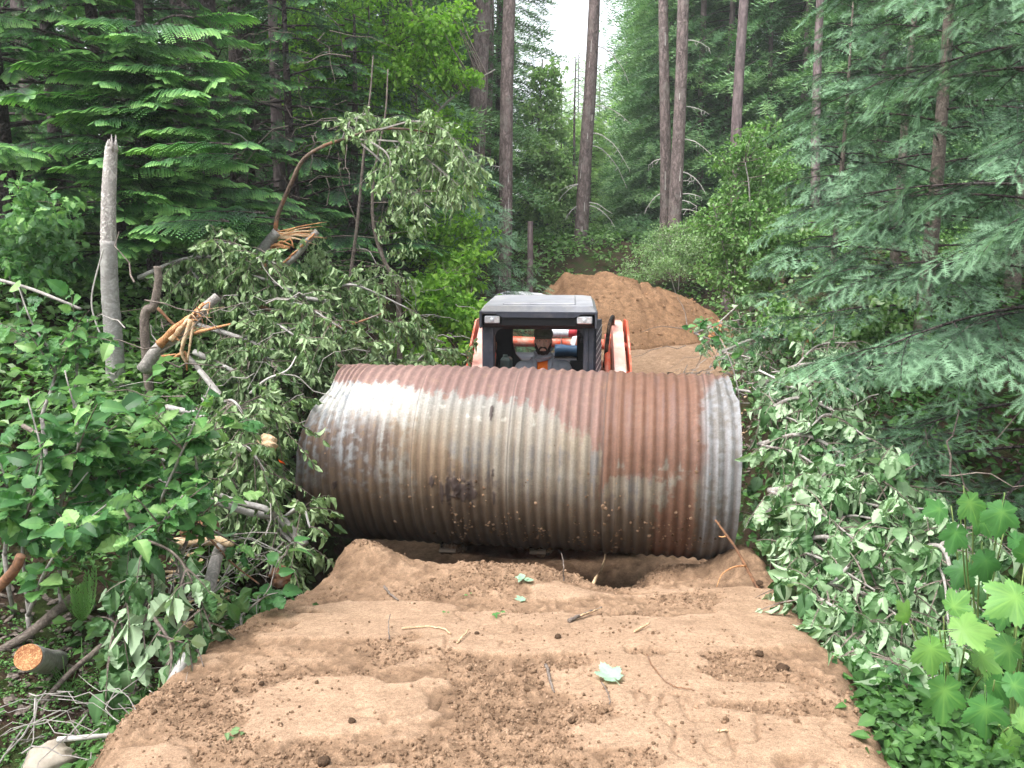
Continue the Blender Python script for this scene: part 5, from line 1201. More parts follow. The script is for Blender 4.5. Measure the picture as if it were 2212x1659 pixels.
# ------------------------------------------------------------------ broadleaf trees and shrubs
def leafy_crown(cr, wd, b, stems, clumps, nl, size, T, tint=(.5, .2), rw=.012, fresh=.35):
    """stems: polylines from b; clumps: (centre, radius) balls of leaves tied back to the nearest stem point"""
    sp = np.concatenate(stems)
    for c, r in clumps:
        d = np.linalg.norm(sp - c, axis=1); p0 = sp[np.argmin(d + 1.2 * np.maximum(sp[:, 2] - c[2], 0))]
        m = (p0 + c) / 2 + rng.normal(0, .06, 3) * np.linalg.norm(c - p0); cc = curve([p0, m, c], 7); tube(wd, cc, np.linspace(rw * .7, rw * .25, 7), 4, cap=False)
        k = max(3, int(nl * r ** 2)); nt = max(3, k // 14)
        tips = c + unit(rng.normal(size=(nt, 3))) * r * (rng.random((nt, 1)) ** .4) * [1, 1, .75]
        for t_ in tips:
            tube(wd, [c, (c + t_) / 2 + rng.normal(0, .02, 3), t_], [rw * .25, rw * .2, rw * .12], 3, cap=False)
            n = 14; f = rng.random((n, 1)) * .85 + .2; q = c + (t_ - c) * f + rng.normal(0, .035 + .12 * r, (n, 3)) * [1, 1, .7]
            dd = unit(t_ - c) * .5 + rng.normal(0, .6, (n, 3)) + [0, 0, -fresh]
            put(cr, T, q, dd, np.array([0, 0, 1.]) + rng.normal(0, .55, (n, 3)), size * rng.uniform(.55, 1.2, n), np.clip(rng.normal(tint[0], tint[1], n), 0, 1))
def broadleaf(name, px, Y, label, stems_px, clumps, nl, size, mat, T=SMALL, tint=(.5, .2), bark='bark_grey', r0=.03, cat='tree', fresh=.35):
    x = xat(px, Y); b = np.array([x, Y, float(H(x, Y))]); o = thing(name, b, label, cat); st = []; 
    for sp in stems_px:
        pts = [b] + [P(a, c, yy) for a, c, yy in sp]; c_ = curve(pts, 26); st.append(c_); mb = MB(); tube(mb, c_, np.linspace(r0, r0 * .3, 26), 9, .05); mb.build('stem', M[bark], o, smooth=True)
    cr = MB(); wd = MB(); leafy_crown(cr, wd, b, st, clumps, nl, size, T, tint, r0 * .5, fresh); cr.build('leaves', M[mat], o); wd.build('twigs', M['bark_twig'], o); return o
def ell(px, py, Y, rx, ry, rz, n, r, top=None):     # n clumps filling an ellipsoid given at a pixel
    c = P(px, py, Y); q = unit(rng.normal(size=(n, 3))) * (rng.random((n, 1)) ** .33) * [rx, rz, ry]; return [(c + k, r * rng.uniform(.7, 1.25)) for k in q]
broadleaf('maple_tree', 770, 13.0, 'tall broadleaf tree with bright leaves filling the top centre', [[(785, 420, 13), (792, 200, 13), (800, -40, 13)], [(835, 420, 13), (842, 200, 13.2), (850, -40, 13.2)], [(900, 300, 12.8), (990, 200, 12.6), (1070, 150, 12.5)]],
    ell(770, 60, 13, 1.2, 1.1, 1.1, 46, .38) + ell(900, 100, 12.8, .8, .9, .8, 36, .34) + ell(740, 270, 13, .75, .5, .8, 22, .33) + ell(880, 280, 12.8, .9, .45, .7, 24, .32) + ell(1000, 165, 12.6, .5, .14, .3, 12, .22) + ell(690, 150, 13.4, .7, .9, .7, 20, .33) + ell(950, 60, 12.6, .4, .3, .4, 9, .24), 900, .075, 'broad', tint=(.62, .2))
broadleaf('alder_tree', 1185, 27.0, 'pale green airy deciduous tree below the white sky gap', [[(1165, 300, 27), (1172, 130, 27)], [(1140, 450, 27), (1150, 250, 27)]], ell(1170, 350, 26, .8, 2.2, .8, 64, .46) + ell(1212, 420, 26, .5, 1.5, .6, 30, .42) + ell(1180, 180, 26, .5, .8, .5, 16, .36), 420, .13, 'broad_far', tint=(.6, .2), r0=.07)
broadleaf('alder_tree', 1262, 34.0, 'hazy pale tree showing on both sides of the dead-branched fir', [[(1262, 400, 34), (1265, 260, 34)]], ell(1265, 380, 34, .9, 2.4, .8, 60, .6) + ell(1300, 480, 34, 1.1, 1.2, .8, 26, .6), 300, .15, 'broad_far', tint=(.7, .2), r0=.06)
broadleaf('willow_shrub', 1640, 12.5, 'round leafy green shrub beside the soil heap', [[(1560, 520, 12.3), (1540, 440, 12.2)], [(1620, 450, 12.3), (1610, 350, 12.3)], [(1690, 480, 12.5), (1700, 380, 12.5)], [(1640, 430, 12.8), (1660, 320, 12.8)]],
    ell(1625, 550, 12.4, .72, .85, .9, 46, .32) + ell(1625, 380, 12.5, .62, .78, .7, 50, .27) + ell(1700, 520, 12.5, .7, .9, .7, 26, .3) + ell(1540, 500, 12.3, .35, .35, .4, 12, .22), 1300, .062, 'shrub', tint=(.5, .2), r0=.02, cat='shrub')
broadleaf('willow_shrub', 1470, 21, 'pale grey-green shrub in front of the pair of close-set trunks', [[(1470, 540, 21), (1465, 480, 21)], [(1440, 570, 21), (1420, 520, 21)]],
    ell(1460, 540, 21, .85, .85, .8, 34, .42) + ell(1390, 575, 21, .7, .45, .6, 16, .36) + ell(1500, 500, 21, .6, .5, .5, 12, .36), 1000, .055, 'shrub', tint=(.85, .12), r0=.015, cat='shrub')
broadleaf('vine_maple', 930, 13.0, 'light yellow-green leafy thicket behind the drooping end of the arching limb', [[(930, 560, 13), (925, 420, 13)], [(990, 580, 13), (1000, 470, 13)], [(870, 560, 13), (850, 440, 13)]], ell(925, 470, 13, .75, .95, .7, 50, .30) + ell(985, 540, 12.8, .5, .6, .6, 24, .28), 620, .075, 'broad', tint=(.55, .22), r0=.02)
broadleaf('leafy_bush', 950, 10.8, 'light green broad-leaved bush left of the loader cab', [[(960, 640, 10.8), (965, 590, 10.8)], [(900, 650, 10.8), (880, 600, 10.8)], [(1010, 660, 10.8), (1020, 640, 10.8)]],
    ell(950, 650, 10.8, .6, .38, .6, 26, .26) + ell(900, 760, 9.8, .6, .28, .5, 16, .25) + ell(1015, 690, 10.6, .3, .35, .4, 10, .24) + ell(1000, 580, 11.5, .45, .4, .5, 12, .28), 520, .095, 'broad', T=LEAF, tint=(.6, .2), r0=.012, cat='shrub')
broadleaf('leafy_bush', 30, 6.4, 'leafy bush under the cedar fronds at the left frame edge', [[(40, 520, 6.2), (50, 430, 6.0)], [(10, 560, 6.2), (-20, 500, 6.2)]],
    ell(60, 450, 5.9, .22, .16, .25, 9, .14) + ell(30, 545, 6.0, .4, .3, .4, 16, .17), 460, .075, 'alder', T=LEAF, tint=(.65, .2), r0=.010, cat='shrub')
broadleaf('leafy_bush', 1790, 7.4, 'low mixed undergrowth bush at the foot of the young fir', [[(1800, 700, 7.4), (1790, 640, 7.4)]], ell(1760, 705, 7.6, .5, .22, .5, 18, .2) + ell(1950, 700, 7.2, .4, .25, .4, 12, .2), 320, .07, 'shrub', T=SMALL, tint=(.6, .25), r0=.010, cat='shrub')

# bent pale saplings
def sapling(pts, r0, r1, label, name='sapling', mat='bark_twig', leaves=None, subs=None, n=34):
    q0 = P(*pts[0]); g0 = q0.copy(); g0[2] = float(H(q0[0], q0[1])) - .05
    c = curve(([g0] if q0[2] > g0[2] + .12 else []) + [P(*p) for p in pts], n); b = c[0].copy(); o = thing(name, b, label, 'sapling' if name == 'sapling' else name.replace('_', ' ')); mb = MB(); tube(mb, c, np.linspace(r0, r1, n), 12, .04); mb.build('stem', M[mat], o, smooth=True)
    if subs or leaves:
        wd = MB(); cr = MB()
        for s in subs or []:
            cc = curve([P(*p) for p in s], 16); tube(wd, cc, np.linspace(r1 * .8, .003, 16), 6)
        for (px, py, Y, rx, ry, rz, nn, r, nl, size) in leaves or []:
            leafy_crown(cr, wd, b, [c], ell(px, py, Y, rx, ry, rz, nn, r), nl, size, WILT, (.75, .2), .006, .9)
        wd.build('twigs', M['bark_twig'], o); cr.build('leaves', M['wilt'], o)
    return o
sapling([(745, 770, 8.8), (752, 640, 8.8), (772, 480, 8.8), (785, 340, 8.8), (800, 200, 8.9), (806, 120, 9)], .024, .006, 'thin pale sapling, left one of the two bent grey stems', subs=[[(770, 480, 8.8), (740, 400, 8.8), (730, 330, 8.8)]])
sapling([(862, 720, 8.7), (858, 620, 8.7), (828, 560, 8.7), (806, 480, 8.7), (808, 380, 8.7), (832, 250, 8.7), (838, 150, 8.8)], .034, .006, 'crooked grey sapling with a sharp bend, right one of the two grey stems', subs=[[(830, 565, 8.7), (822, 500, 8.7), (830, 430, 8.7)]], leaves=[(840, 560, 8.6, .35, .5, .3, 10, .12, 420, .06), (700, 560, 8.6, .3, .25, .3, 7, .12, 420, .055), (930, 420, 8.5, .25, .2, .2, 5, .12, 400, .06)])

M['bark_limb'] = barkmat('bark_limb', (.06, .042, .035), (.17, .12, .09), 13, (1, 1, 1), .4, .005, patch=(.30, .13, .06))
# ------------------------------------------------------------------ felled and broken alders
def hang(cr, wd, c, nsub, L, per, size, T, tint=(.5, .22), down=1.0, r=.005, start=.15, spread=1.):
    """wilted twigs that hang from a stem, each with a row of limp leaves"""
    n = len(c); idx = (start + (1 - start) * rng.random(nsub)) * (n - 1.001)
    for f in idx:
        i = int(f); p = c[i] + (c[i + 1] - c[i]) * (f - i); tg = unit(c[i + 1] - c[i])
        d = unit(tg * .5 + rng.normal(0, .75 * spread, 3) + [0, 0, -.15 * down]); l = L * rng.uniform(.5, 1.2); t = np.linspace(0, 1, 7)[:, None]
        cc = p + d * t * l + np.array([0, 0, -.45 * down * l]) * t ** 2; tube(wd, cc, np.linspace(r, r * .3, 7), 3, cap=False)
        k = max(3, int(per * rng.uniform(.7, 1.2))); u = .12 + .88 * rng.random(k); q = u * 5.999; qi = q.astype(int); pp = cc[qi] + (cc[qi + 1] - cc[qi]) * (q - qi)[:, None]
        sd2 = unit(np.cross(d, [0, 0, 1.]) + 1e-3); dd = np.array([0, 0, -1.]) * (.8 * down) + rng.normal(0, .24, (k, 3)) + d * .35 + sd2 * (np.where(np.arange(k) % 2, .38, -.38))[:, None]; nb_ = np.array([0, -.55, .35]) + rng.normal(0, .55, 3); sc = size * rng.uniform(.35, 1.2, k)
        pp = pp + unit(dd) * sc[:, None] * .2; ti = np.clip(rng.normal(tint[0], tint[1], k) + rng.normal(0, .08), 0, 1)
        put(cr, T, pp, dd, nb_ + rng.normal(0, .45, (k, 3)), sc, ti)
def felled(label, paths, r0, nsub, L, per, size, T=WILT, mat='wilt', bark='bark_alder', tint=(.5, .22), down=1., start=.15, name='felled_alder', spread=1., group=None):
    cs = [curve([P(*p) for p in q], 22) for q in paths]; b = cs[0][0]; o = thing(name, b, label, 'branch' if 'branch' in name else 'felled tree', group); wd = MB(); cr = MB()
    for k, c in enumerate(cs):
        s = MB(); tube(s, c, np.linspace(r0 if k == 0 else r0 * .6, r0 * .25, len(c)), 9, .06); s.build('stem' if k == 0 else 'side_branch', M[bark], o, smooth=True)
        hang(cr, wd, c, nsub if k == 0 else nsub * 2 // 3, L, per, size, T, tint, down, start=start, spread=spread)
    wd.build('twigs', M['bark_twig'], o); cr.build('leaves', M[mat], o); return o
# the split alder arching over the middle
o = thing('broken_alder', P(500, 640, 7.0), 'snapped alder arching up and right with orange splintered wood', 'broken tree')
def seg(name, pts, r0, r1, mat, n=20, rough=.05, par=None, ns=10):
    mb = MB(); c = curve([P(*p) for p in pts], n); tube(mb, c, np.linspace(r0, r1, n), ns, rough); mb.build(name, M[mat], par or o, smooth=True); return c
c0 = seg('stem', [(485, 640, 7.0), (530, 588, 6.9), (575, 530, 6.85), (600, 500, 6.8)], .050, .042, 'bark_alder')
c1 = seg('arching_limb', [(594, 505, 6.8), (600, 465, 6.8), (625, 405, 6.75), (655, 345, 6.7), (700, 315, 6.65), (745, 300, 6.6), (790, 285, 6.55), (840, 278, 6.5), (900, 282, 6.45), (960, 300, 6.4), (1010, 350, 6.35)], .019, .005, 'bark_limb', 40)
seg('splintered_stub', [(520, 625, 6.9), (570, 600, 6.85), (630, 560, 6.8), (665, 520, 6.8), (685, 500, 6.8)], .032, .026, 'bark_grey', 16, .1)
for k in range(20):
    a = rng.normal(0, 7); seg('splinter', [(598 + rng.normal(0, 4), 512 + rng.normal(0, 4), 6.8), (640, 503 + a * .7, 6.78), (676 + rng.normal(0, 14), 503 + a * 1.4, 6.78)], .0085, .0015, ['split', 'split_pale'][k % 2], 7, .25, ns=5)
for k in range(8):
    t = rng.random(); seg('torn_bark', [(560 + 40 * t, 590 - 60 * t, 6.82), (575 + 40 * t + rng.normal(0, 6), 570 - 55 * t, 6.78), (600 + 35 * t, 552 - 30 * t + rng.normal(0, 8), 6.78)], .010, .006, 'split', 7, .3, ns=5)
for k in range(5): seg('torn_bark', [(590 + 18 * k, 590 - 17 * k, 6.79), (600 + 18 * k, 580 - 17 * k, 6.77), (612 + 17 * k, 572 - 17 * k, 6.78)], .012, .006, 'split', 6, .3, ns=5)
wd = MB(); cr = MB()
for pts in ([(745, 300, 6.6), (850, 305, 6.5), (930, 315, 6.4), (1000, 350, 6.4)], [(770, 302, 6.6), (820, 345, 6.5), (870, 400, 6.45), (930, 450, 6.4)], [(740, 300, 6.6), (755, 265, 6.6), (790, 245, 6.6)], [(820, 280, 6.5), (900, 262, 6.4), (970, 290, 6.3), (1020, 370, 6.3)], [(800, 305, 6.5), (840, 340, 6.4), (850, 420, 6.4)], [(850, 290, 6.5), (930, 350, 6.4), (990, 400, 6.35)]):
    c = curve([P(*p) for p in pts], 18); tube(wd, c, np.linspace(.009, .003, 18), 5, cap=False); hang(cr, wd, c, 26, .22, 12, .058, WILT, (.72, .2), 1.0, .002, start=.3)
hang(cr, wd, c1[22:], 36, .25, 13, .058, WILT, (.75, .2), 1.0, .002)
hang(cr, wd, np.array([P(660, 480, 6.8), P(655, 560, 6.8)]), 7, .12, 6, .055, WILT, (.6, .2), 1.0, .002)
wd.build('twigs', M['bark_grey'], o); cr.build('leaves', M['wilt'], o)
# second broken stub with bright splintered wood
o = thing('broken_alder', P(330, 800, 5.6), 'shattered alder stub with pale and orange torn wood beside the snag', 'broken tree')
seg('stem', [(310, 800, 5.6), (345, 752, 5.6), (395, 712, 5.6), (440, 668, 5.65), (470, 640, 5.7)], .050, .030, 'bark_grey')
for pts, r, m in (([(345, 745, 5.54), (375, 712, 5.52), (420, 678, 5.54), (440, 655, 5.58)], .028, 'split'), ([(370, 735, 5.5), (398, 700, 5.5), (412, 680, 5.52)], .020, 'split_pale'), ([(412, 690, 5.48), (400, 730, 5.46), (392, 760, 5.46), (402, 786, 5.48)], .018, 'split_pale'), ([(418, 695, 5.48), (412, 735, 5.46), (405, 780, 5.46)], .012, 'split_pale'),
                  ([(410, 722, 5.5), (450, 712, 5.45), (498, 700, 5.4)], .016, 'split'), ([(340, 665, 5.9), (380, 705, 5.9), (410, 720, 5.9)], .014, 'alder_red'), ([(375, 775, 5.5), (400, 762, 5.48), (404, 800, 5.5)], .013, 'split'), ([(350, 770, 5.5), (380, 765, 5.46)], .010, 'split')):
    seg('splinter', pts, r, r * .4, m, 12, .3, ns=7)
for k in range(16):
    t_ = rng.random(); x0, y0 = 350 + 90 * t_, 748 - 90 * t_; seg('splinter', [(x0, y0, 5.52), (x0 + rng.normal(12, 8), y0 + rng.normal(4, 9), 5.48), (x0 + rng.normal(26, 14), y0 + rng.normal(10, 16), 5.46)], .006, .001, ['split', 'split_pale', 'alder_red'][k % 3], 7, .3, ns=4)
# barkless snag
o = thing('dead_snag', P(243, 800, 5.9), 'weathered upright snag, bare silvery wood above and grey bark below', 'dead tree')
seg('barked_base', [(252, 860, 5.9), (246, 740, 5.9), (238, 640, 5.9), (234, 520, 5.9)], .066, .055, 'bark_alder', 40, .04, ns=20)
mb = MB(); c = curve([P(234, 528, 5.9), P(235, 430, 5.9), P(238, 360, 5.9), P(241, 318, 5.9)], 40); tube(mb, c, np.linspace(.052, .040, 40), 22, .035)
for k in range(9):
    a = rng.random() * 6.28; q = c[-1] + np.array([cos(a), sin(a), 0]) * .030; tube(mb, [q - [0, 0, .03], q + [0, 0, .02], q + [rng.normal(0, .006), 0, rng.uniform(.02, .09)]], [.014, .010, .002], 5)
mb.build('bare_wood', M['snag'], o, smooth=True)
mb = MB(); tube(mb, curve([P(222, 540, 5.8), P(198, 640, 5.8), P(208, 700, 5.8), P(235, 760, 5.8)], 16) * 1, .006, 5); mb.build('vine', M['dead_pale'], o)
sapling([(312, 700, 5.7), (332, 660, 5.7), (342, 610, 5.7), (340, 575, 5.7)], .034, .024, 'short crooked grey stump stem right of the snag', name='alder_stub')
0 and sapling([(290, 860, 4.9), (275, 820, 4.9), (262, 790, 4.95), (250, 750, 5.0)], .055, .045, 'thick grey stump below the snag behind the fresh leaves', name='alder_stub')

# the heap of felled alders with limp leaves between snag and pipe
LP = [([(380, 620, 6.8), (470, 590, 6.5), (560, 600, 6.3), (660, 640, 6.2)], 44, 'limp-leaved alder top lying highest on the left brush heap'),
      ([(480, 660, 6.6), (580, 690, 6.3), (700, 740, 6.1), (800, 760, 6.2)], 48, 'wilted alder across the middle of the left brush heap'),
      ([(560, 640, 6.9), (700, 650, 6.7), (850, 700, 6.8), (960, 740, 7.0)], 48, 'wilted alder lying towards the loader cab'),
      ([(420, 760, 6.0), (500, 800, 5.9), (580, 840, 6.1), (640, 860, 6.5)], 48, 'wilted alder left of the upper end of the pipe'),
      ([(440, 860, 5.5), (520, 900, 5.3), (560, 960, 5.2), (570, 1040, 5.2)], 46, 'wilted alder leaning down beside the left end of the pipe'),
      ([(400, 960, 5.0), (470, 1000, 4.9), (540, 1060, 4.85), (570, 1120, 4.9)], 44, 'wilted alder low on the bank beside the left end of the pipe'),
      ([(300, 600, 6.6), (400, 560, 6.5), (480, 560, 6.4), (540, 620, 6.3)], 30, 'wilted alder tips right of the weathered snag'),
      ([(780, 780, 7.2), (880, 790, 7.4), (980, 800, 7.6), (1020, 820, 7.8)], 30, 'low wilted alder just left of the loader'),
      ([(540, 1080, 4.8), (590, 1130, 4.7), (630, 1170, 4.6), (670, 1210, 4.6)], 16, 'wilted alder drooping onto the dirt mound'),
      ([(640, 800, 6.6), (720, 830, 6.5), (780, 860, 6.6), (840, 860, 6.8)], 34, 'wilted alder in the hollow behind the pipe'),
      ([(420, 700, 6.4), (520, 730, 6.2), (620, 770, 6.0), (690, 800, 6.0)], 44, 'wilted alder under the orange splintered stem'),
      ([(360, 880, 5.4), (440, 900, 5.2), (500, 950, 5.1), (540, 1000, 5.1)], 40, 'wilted alder behind the fresh leafy shoots')]
for pts, n, lab in LP:
    side1 = [(pts[1][0] + 10, pts[1][1], pts[1][2]), (pts[1][0] + 60, pts[1][1] - 35, pts[1][2] - .15), (pts[2][0] + 40, pts[2][1] - 30, pts[2][2] - .2)]
    side2 = [(pts[1][0], pts[1][1], pts[1][2]), (pts[1][0] + 40, pts[1][1] + 60, pts[1][2] - .05), (pts[2][0] - 10, pts[2][1] + 80, pts[2][2] - .1)]
    felled(lab, [pts, side1, side2], .022, n, .30, 19, .068, tint=(.56, .28), down=.9, start=.02, spread=1.1)
# bare grey poles over the heap
def pole(label, pts, r0, r1, mat='bark_grey', name='fallen_pole', cat='fallen branch', n=30, end=None, ns=12, rough=.05, drop=True):
    c = curve([P(*p) for p in pts], n); q = thing(name, c[0], label, cat); mb = MB(); tube(mb, c, np.linspace(r0, r1, n), ns, rough); mb.build('wood', M[mat], q, smooth=True)
    if end:
        d = unit(c[0] - c[1]); e = MB(); tube(e, [c[0] - d * .002, c[0] + d * .004], r0 * .97, 16); e.build('cut_end', M[end], q)
    return q, c
q, c = pole('forked pale pole whose thick end points at the pipe', [(658, 1178, 4.55), (625, 1140, 4.6), (600, 1118, 4.6), (540, 1108, 4.6), (470, 1085, 4.6), (410, 1062, 4.6), (340, 1030, 4.7), (270, 990, 4.8)], .030, .010, 'bark_alder')
mb = MB(); tube(mb, curve([P(603, 1118, 4.6), P(570, 1098, 4.55), (P(500, 1080, 4.55)), P(440, 1050, 4.6), P(380, 1010, 4.7), P(340, 985, 4.8)], 20), np.linspace(.022, .008, 20), 9, .05); mb.build('fork', M['bark_alder'], q, smooth=True)
pole('grey pole slanting down from the shattered stub', [(430, 800, 5.4), (470, 850, 5.3), (520, 905, 5.2), (570, 935, 5.1)], .014, .022, 'bark_alder')
pole('dark branch curving below the shattered stub', [(405, 770, 5.6), (450, 820, 5.4), (500, 880, 5.3), (560, 930, 5.3)], .018, .010, 'bark_grey')
pole('thin orange-tinged branch across the brush heap', [(550, 655, 6.3), (620, 685, 6.3), (700, 705, 6.3), (760, 700, 6.3), (830, 675, 6.4)], .018, .006, 'alder_red')
pole('thin pale forked twig on the brush heap', [(540, 850, 5.6), (575, 820, 5.6), (620, 800, 5.6), (640, 770, 5.7)], .010, .004, 'dead_pale')
pole('grey twig below the orange splintered wood', [(465, 545, 6.9), (520, 550, 6.9), (560, 555, 6.9)], .010, .006, 'bark_grey')
pole('long dark branch through the fresh leafy shoots', [(50, 920, 3.9), (110, 955, 3.8), (180, 1010, 3.75), (240, 1070, 3.7), (270, 1130, 3.7)], .012, .006, 'bark_twig')
pole('pale thin twig crossing the fresh shoots at the left edge', [(-20, 1130, 3.6), (60, 1110, 3.6), (140, 1075, 3.6), (190, 1020, 3.6)], .006, .003, 'dead_pale')
pole('grey branch rising from the left frame edge', [(-20, 600, 5.6), (60, 622, 5.5), (120, 645, 5.4), (175, 668, 5.4)], .012, .010, 'bark_grey')
pole('dark leaning branch at the far left', [(-20, 690, 5.2), (20, 720, 5.2), (50, 760, 5.2)], .02, .016, 'bark_twig')
pole('pale decayed branch on the ground behind the hanging leaves', [(360, 1178, 4.2), (410, 1170, 4.2), (470, 1168, 4.15), (500, 1176, 4.1)], .034, .020, 'split_pale')
pole('thin red-barked twig slanting over the decayed branch', [(410, 1118, 4.1), (455, 1165, 4.0), (500, 1215, 3.95), (560, 1262, 3.9)], .007, .004, 'alder_red')
pole('dark mossy stump trunk leaning below the decayed branch', [(445, 1330, 3.8), (452, 1270, 3.9), (470, 1200, 4.1), (478, 1180, 4.1)], .035, .03, 'bark_grey')
pole('black charred pole lying behind the cut birch log', [(90, 1520, 3.1), (150, 1455, 3.2), (215, 1400, 3.35), (260, 1360, 3.5)], .010, .016, 'bark_twig')
pole('dark log end slanting above the cut birch log', [(0, 1405, 3.4), (60, 1370, 3.45), (110, 1330, 3.5), (160, 1290, 3.6)], .018, .026, 'bark_twig')
pole('brown broken branch poking in from the left edge', [(-30, 1290, 3.0), (10, 1255, 3.0), (35, 1225, 3.0), (45, 1200, 3.0)], .022, .018, 'alder_red')
pole('decayed grey branch at the left edge under the fresh shoots', [(-20, 1112, 3.9), (50, 1108, 3.9), (120, 1118, 3.9)], .020, .014, 'snag')
pole('thin pale stick lying at the edge of the dirt near the boulder', [(125, 1598, 2.85), (190, 1592, 2.85), (245, 1588, 2.9)], .011, .008, 'dead_pale')
pole('short cut branch with pale end lying on the edge of the dirt', [(352, 1512, 2.95), (372, 1480, 3.0), (392, 1440, 3.1), (404, 1418, 3.15)], .030, .026, 'bark_alder', 'cut_branch', 'cut branch', 20, 'split_pale')
q, c = pole('cut birch log with orange end pointing at the camera', [(62, 1420, 3.05), (110, 1430, 3.35), (160, 1425, 3.75)], .052, .050, 'bark_alder', 'cut_log', 'log', 24, None, 24, .03)
d = unit(c[0] - c[1]); e = MB(); tube(e, [c[0] - d * .004, c[0] + d * .012], .051, 24, .02); e.build('cut_face', M['cutface'] if 'cutface' in M else M['split'], q)
# tangle of thin twigs in the heaps (uncountable)
def tangle(name, areas, n, mat, r=.004, L=.5):
    mb = MB()
    for _ in range(n):
        a = areas[rng.integers(len(areas))]; p = P(rng.uniform(a[0], a[1]), rng.uniform(a[2], a[3]), rng.uniform(a[4], a[5])); p[2] = max(p[2], float(H(p[0], p[1])) - .02)
        d = unit(rng.normal(size=3) * [1, .7, .45]); l = L * rng.uniform(.4, 1.3); t = np.linspace(0, 1, 6)[:, None]; c = p + d * t * l + rng.normal(0, .02, (6, 3)) * l * 2 + np.array([0, 0, -.2 * l]) * t ** 2
        tube(mb, c, np.linspace(r, r * .4, 6) * rng.uniform(.6, 1.6), 4, cap=False)
    tag(mb.build(name, M[mat]), kind='stuff')
tangle('twig_litter', [(250, 700, 620, 1050, 5.2, 6.6), (360, 620, 1150, 1380, 3.8, 4.4), (700, 1000, 560, 800, 7.5, 9)], 130, 'bark_grey', .0035, .45)
tangle('ground_twigs', [(0, 330, 1480, 1640, 2.7, 3.1)], 34, 'bark_grey', .0028, .35)
tangle('dark_twig_litter', [(250, 700, 620, 1050, 5.2, 6.6), (560, 760, 60, 520, 8.6, 9.8), (1900, 2200, 950, 1300, 4, 5.5), (1480, 1750, 700, 820, 8.5, 10)], 170, 'bark_twig', .005, .6)
def cover(name, n, reg, per, size, T, mat, hgt, tint=(.5, .22), seed=1, up=.9, thr=.45, far=0.):
    x = rng.uniform(reg[0], reg[1], n); y = rng.uniform(reg[2], reg[3], n); k = (fbm(x * .9 + seed, y * .9, 3, seed) > thr)
    inside = (x > xl(y) - .10) & (x < xr(y) + .02) & (y < 20); k &= ~inside; x, y = x[k], y[k]; z = H(x, y)
    X_ = np.repeat(np.stack([x, y, z], -1), per, 0); hh = hgt * (.4 + .6 * rng.random(len(x))); hh = np.repeat(hh, per) * rng.random(len(X_)) ** .6
    sp = hgt * .7; X_ = X_ + np.column_stack([rng.normal(0, sp * .5, len(X_)), rng.normal(0, sp * .5, len(X_)), hh]); sc = size * rng.uniform(.5, 1.2, len(X_)) * (1 + far * np.maximum(X_[:, 1] - 8, 0) / 10)
    az = rng.random(len(X_)) * 6.28; d = np.stack([np.cos(az), np.sin(az), rng.normal(-.1, .3, len(az))], -1); mb = MB()
    put(mb, T, X_, d, np.array([0, -.15, up]) + rng.normal(0, .35, d.shape), sc, np.clip(rng.normal(tint[0], tint[1], len(X_)), 0, 1)); tag(mb.build(name, M[mat]), kind='stuff')
# ------------------------------------------------------------------ fresh leafy alder shoots (left foreground)
def shoot(label, pts, n, size, r0=.010, T=LEAF, mat='alder', tint=(.5, .2), name='alder_shoot', bark='bark_grey', cat='shrub', side=3, droop=-.15, nz=.7, L2=.32):
    c = curve([P(*p) for p in pts], 26); q0 = c[0].copy(); g0 = float(H(q0[0], q0[1])) - .03; o = thing(name, (q0[0], q0[1], min(q0[2], g0)), label, cat); mb = MB(); tube(mb, c, np.linspace(r0, r0 * .3, 26), 7, .05)
    if q0[2] > g0 + .06: tube(mb, [[q0[0], q0[1] + .02, g0], (q0 + [q0[0], q0[1], g0]) / 2, q0 + [0, 0, .01]], r0 * 1.05, 7, .05); mb.build('stem', M[bark], o, smooth=True)
    cr = MB(); wd = MB(); lines = [c[4:]]
    for k in range(side):
        i = int(rng.integers(5, 20)); d = unit(unit(c[i + 1] - c[i]) * .5 + rng.normal(0, .8, 3) + [0, -.2, .1]); t = np.linspace(0, 1, 9)[:, None]; l = L2 * rng.uniform(.6, 1.2)
        cc = c[i] + d * t * l + np.array([0, 0, -.12 * l]) * t ** 2; tube(wd, cc, np.linspace(r0 * .5, r0 * .2, 9), 5, cap=False); lines.append(cc)
    for ln in lines:
        k = max(4, int(n * len(ln) / 22)); u = np.sort(rng.random(k)) * (len(ln) - 1.01); qi = u.astype(int); p = ln[qi] + (ln[qi + 1] - ln[qi]) * (u - qi)[:, None]; tg = unit(ln[qi + 1] - ln[qi])
        az = np.arange(k) * 2.4 + rng.random(k); out = np.stack([np.cos(az), np.sin(az), 0 * az], -1); dd = unit(out * .9 + tg * .45 + rng.normal(0, .25, (k, 3)) + [0, 0, droop])
        sc = size * rng.uniform(.55, 1.15, k); b = p + dd * sc[:, None] * .24
        put(cr, T, b, dd, np.array([0, -.35, nz]) + rng.normal(0, .35, (k, 3)), sc, np.clip(rng.normal(tint[0], tint[1], k), 0, 1))
    cr.build('leaves', M[mat], o); 
    if wd.v: wd.build('twigs', M['bark_twig'], o)
    return o
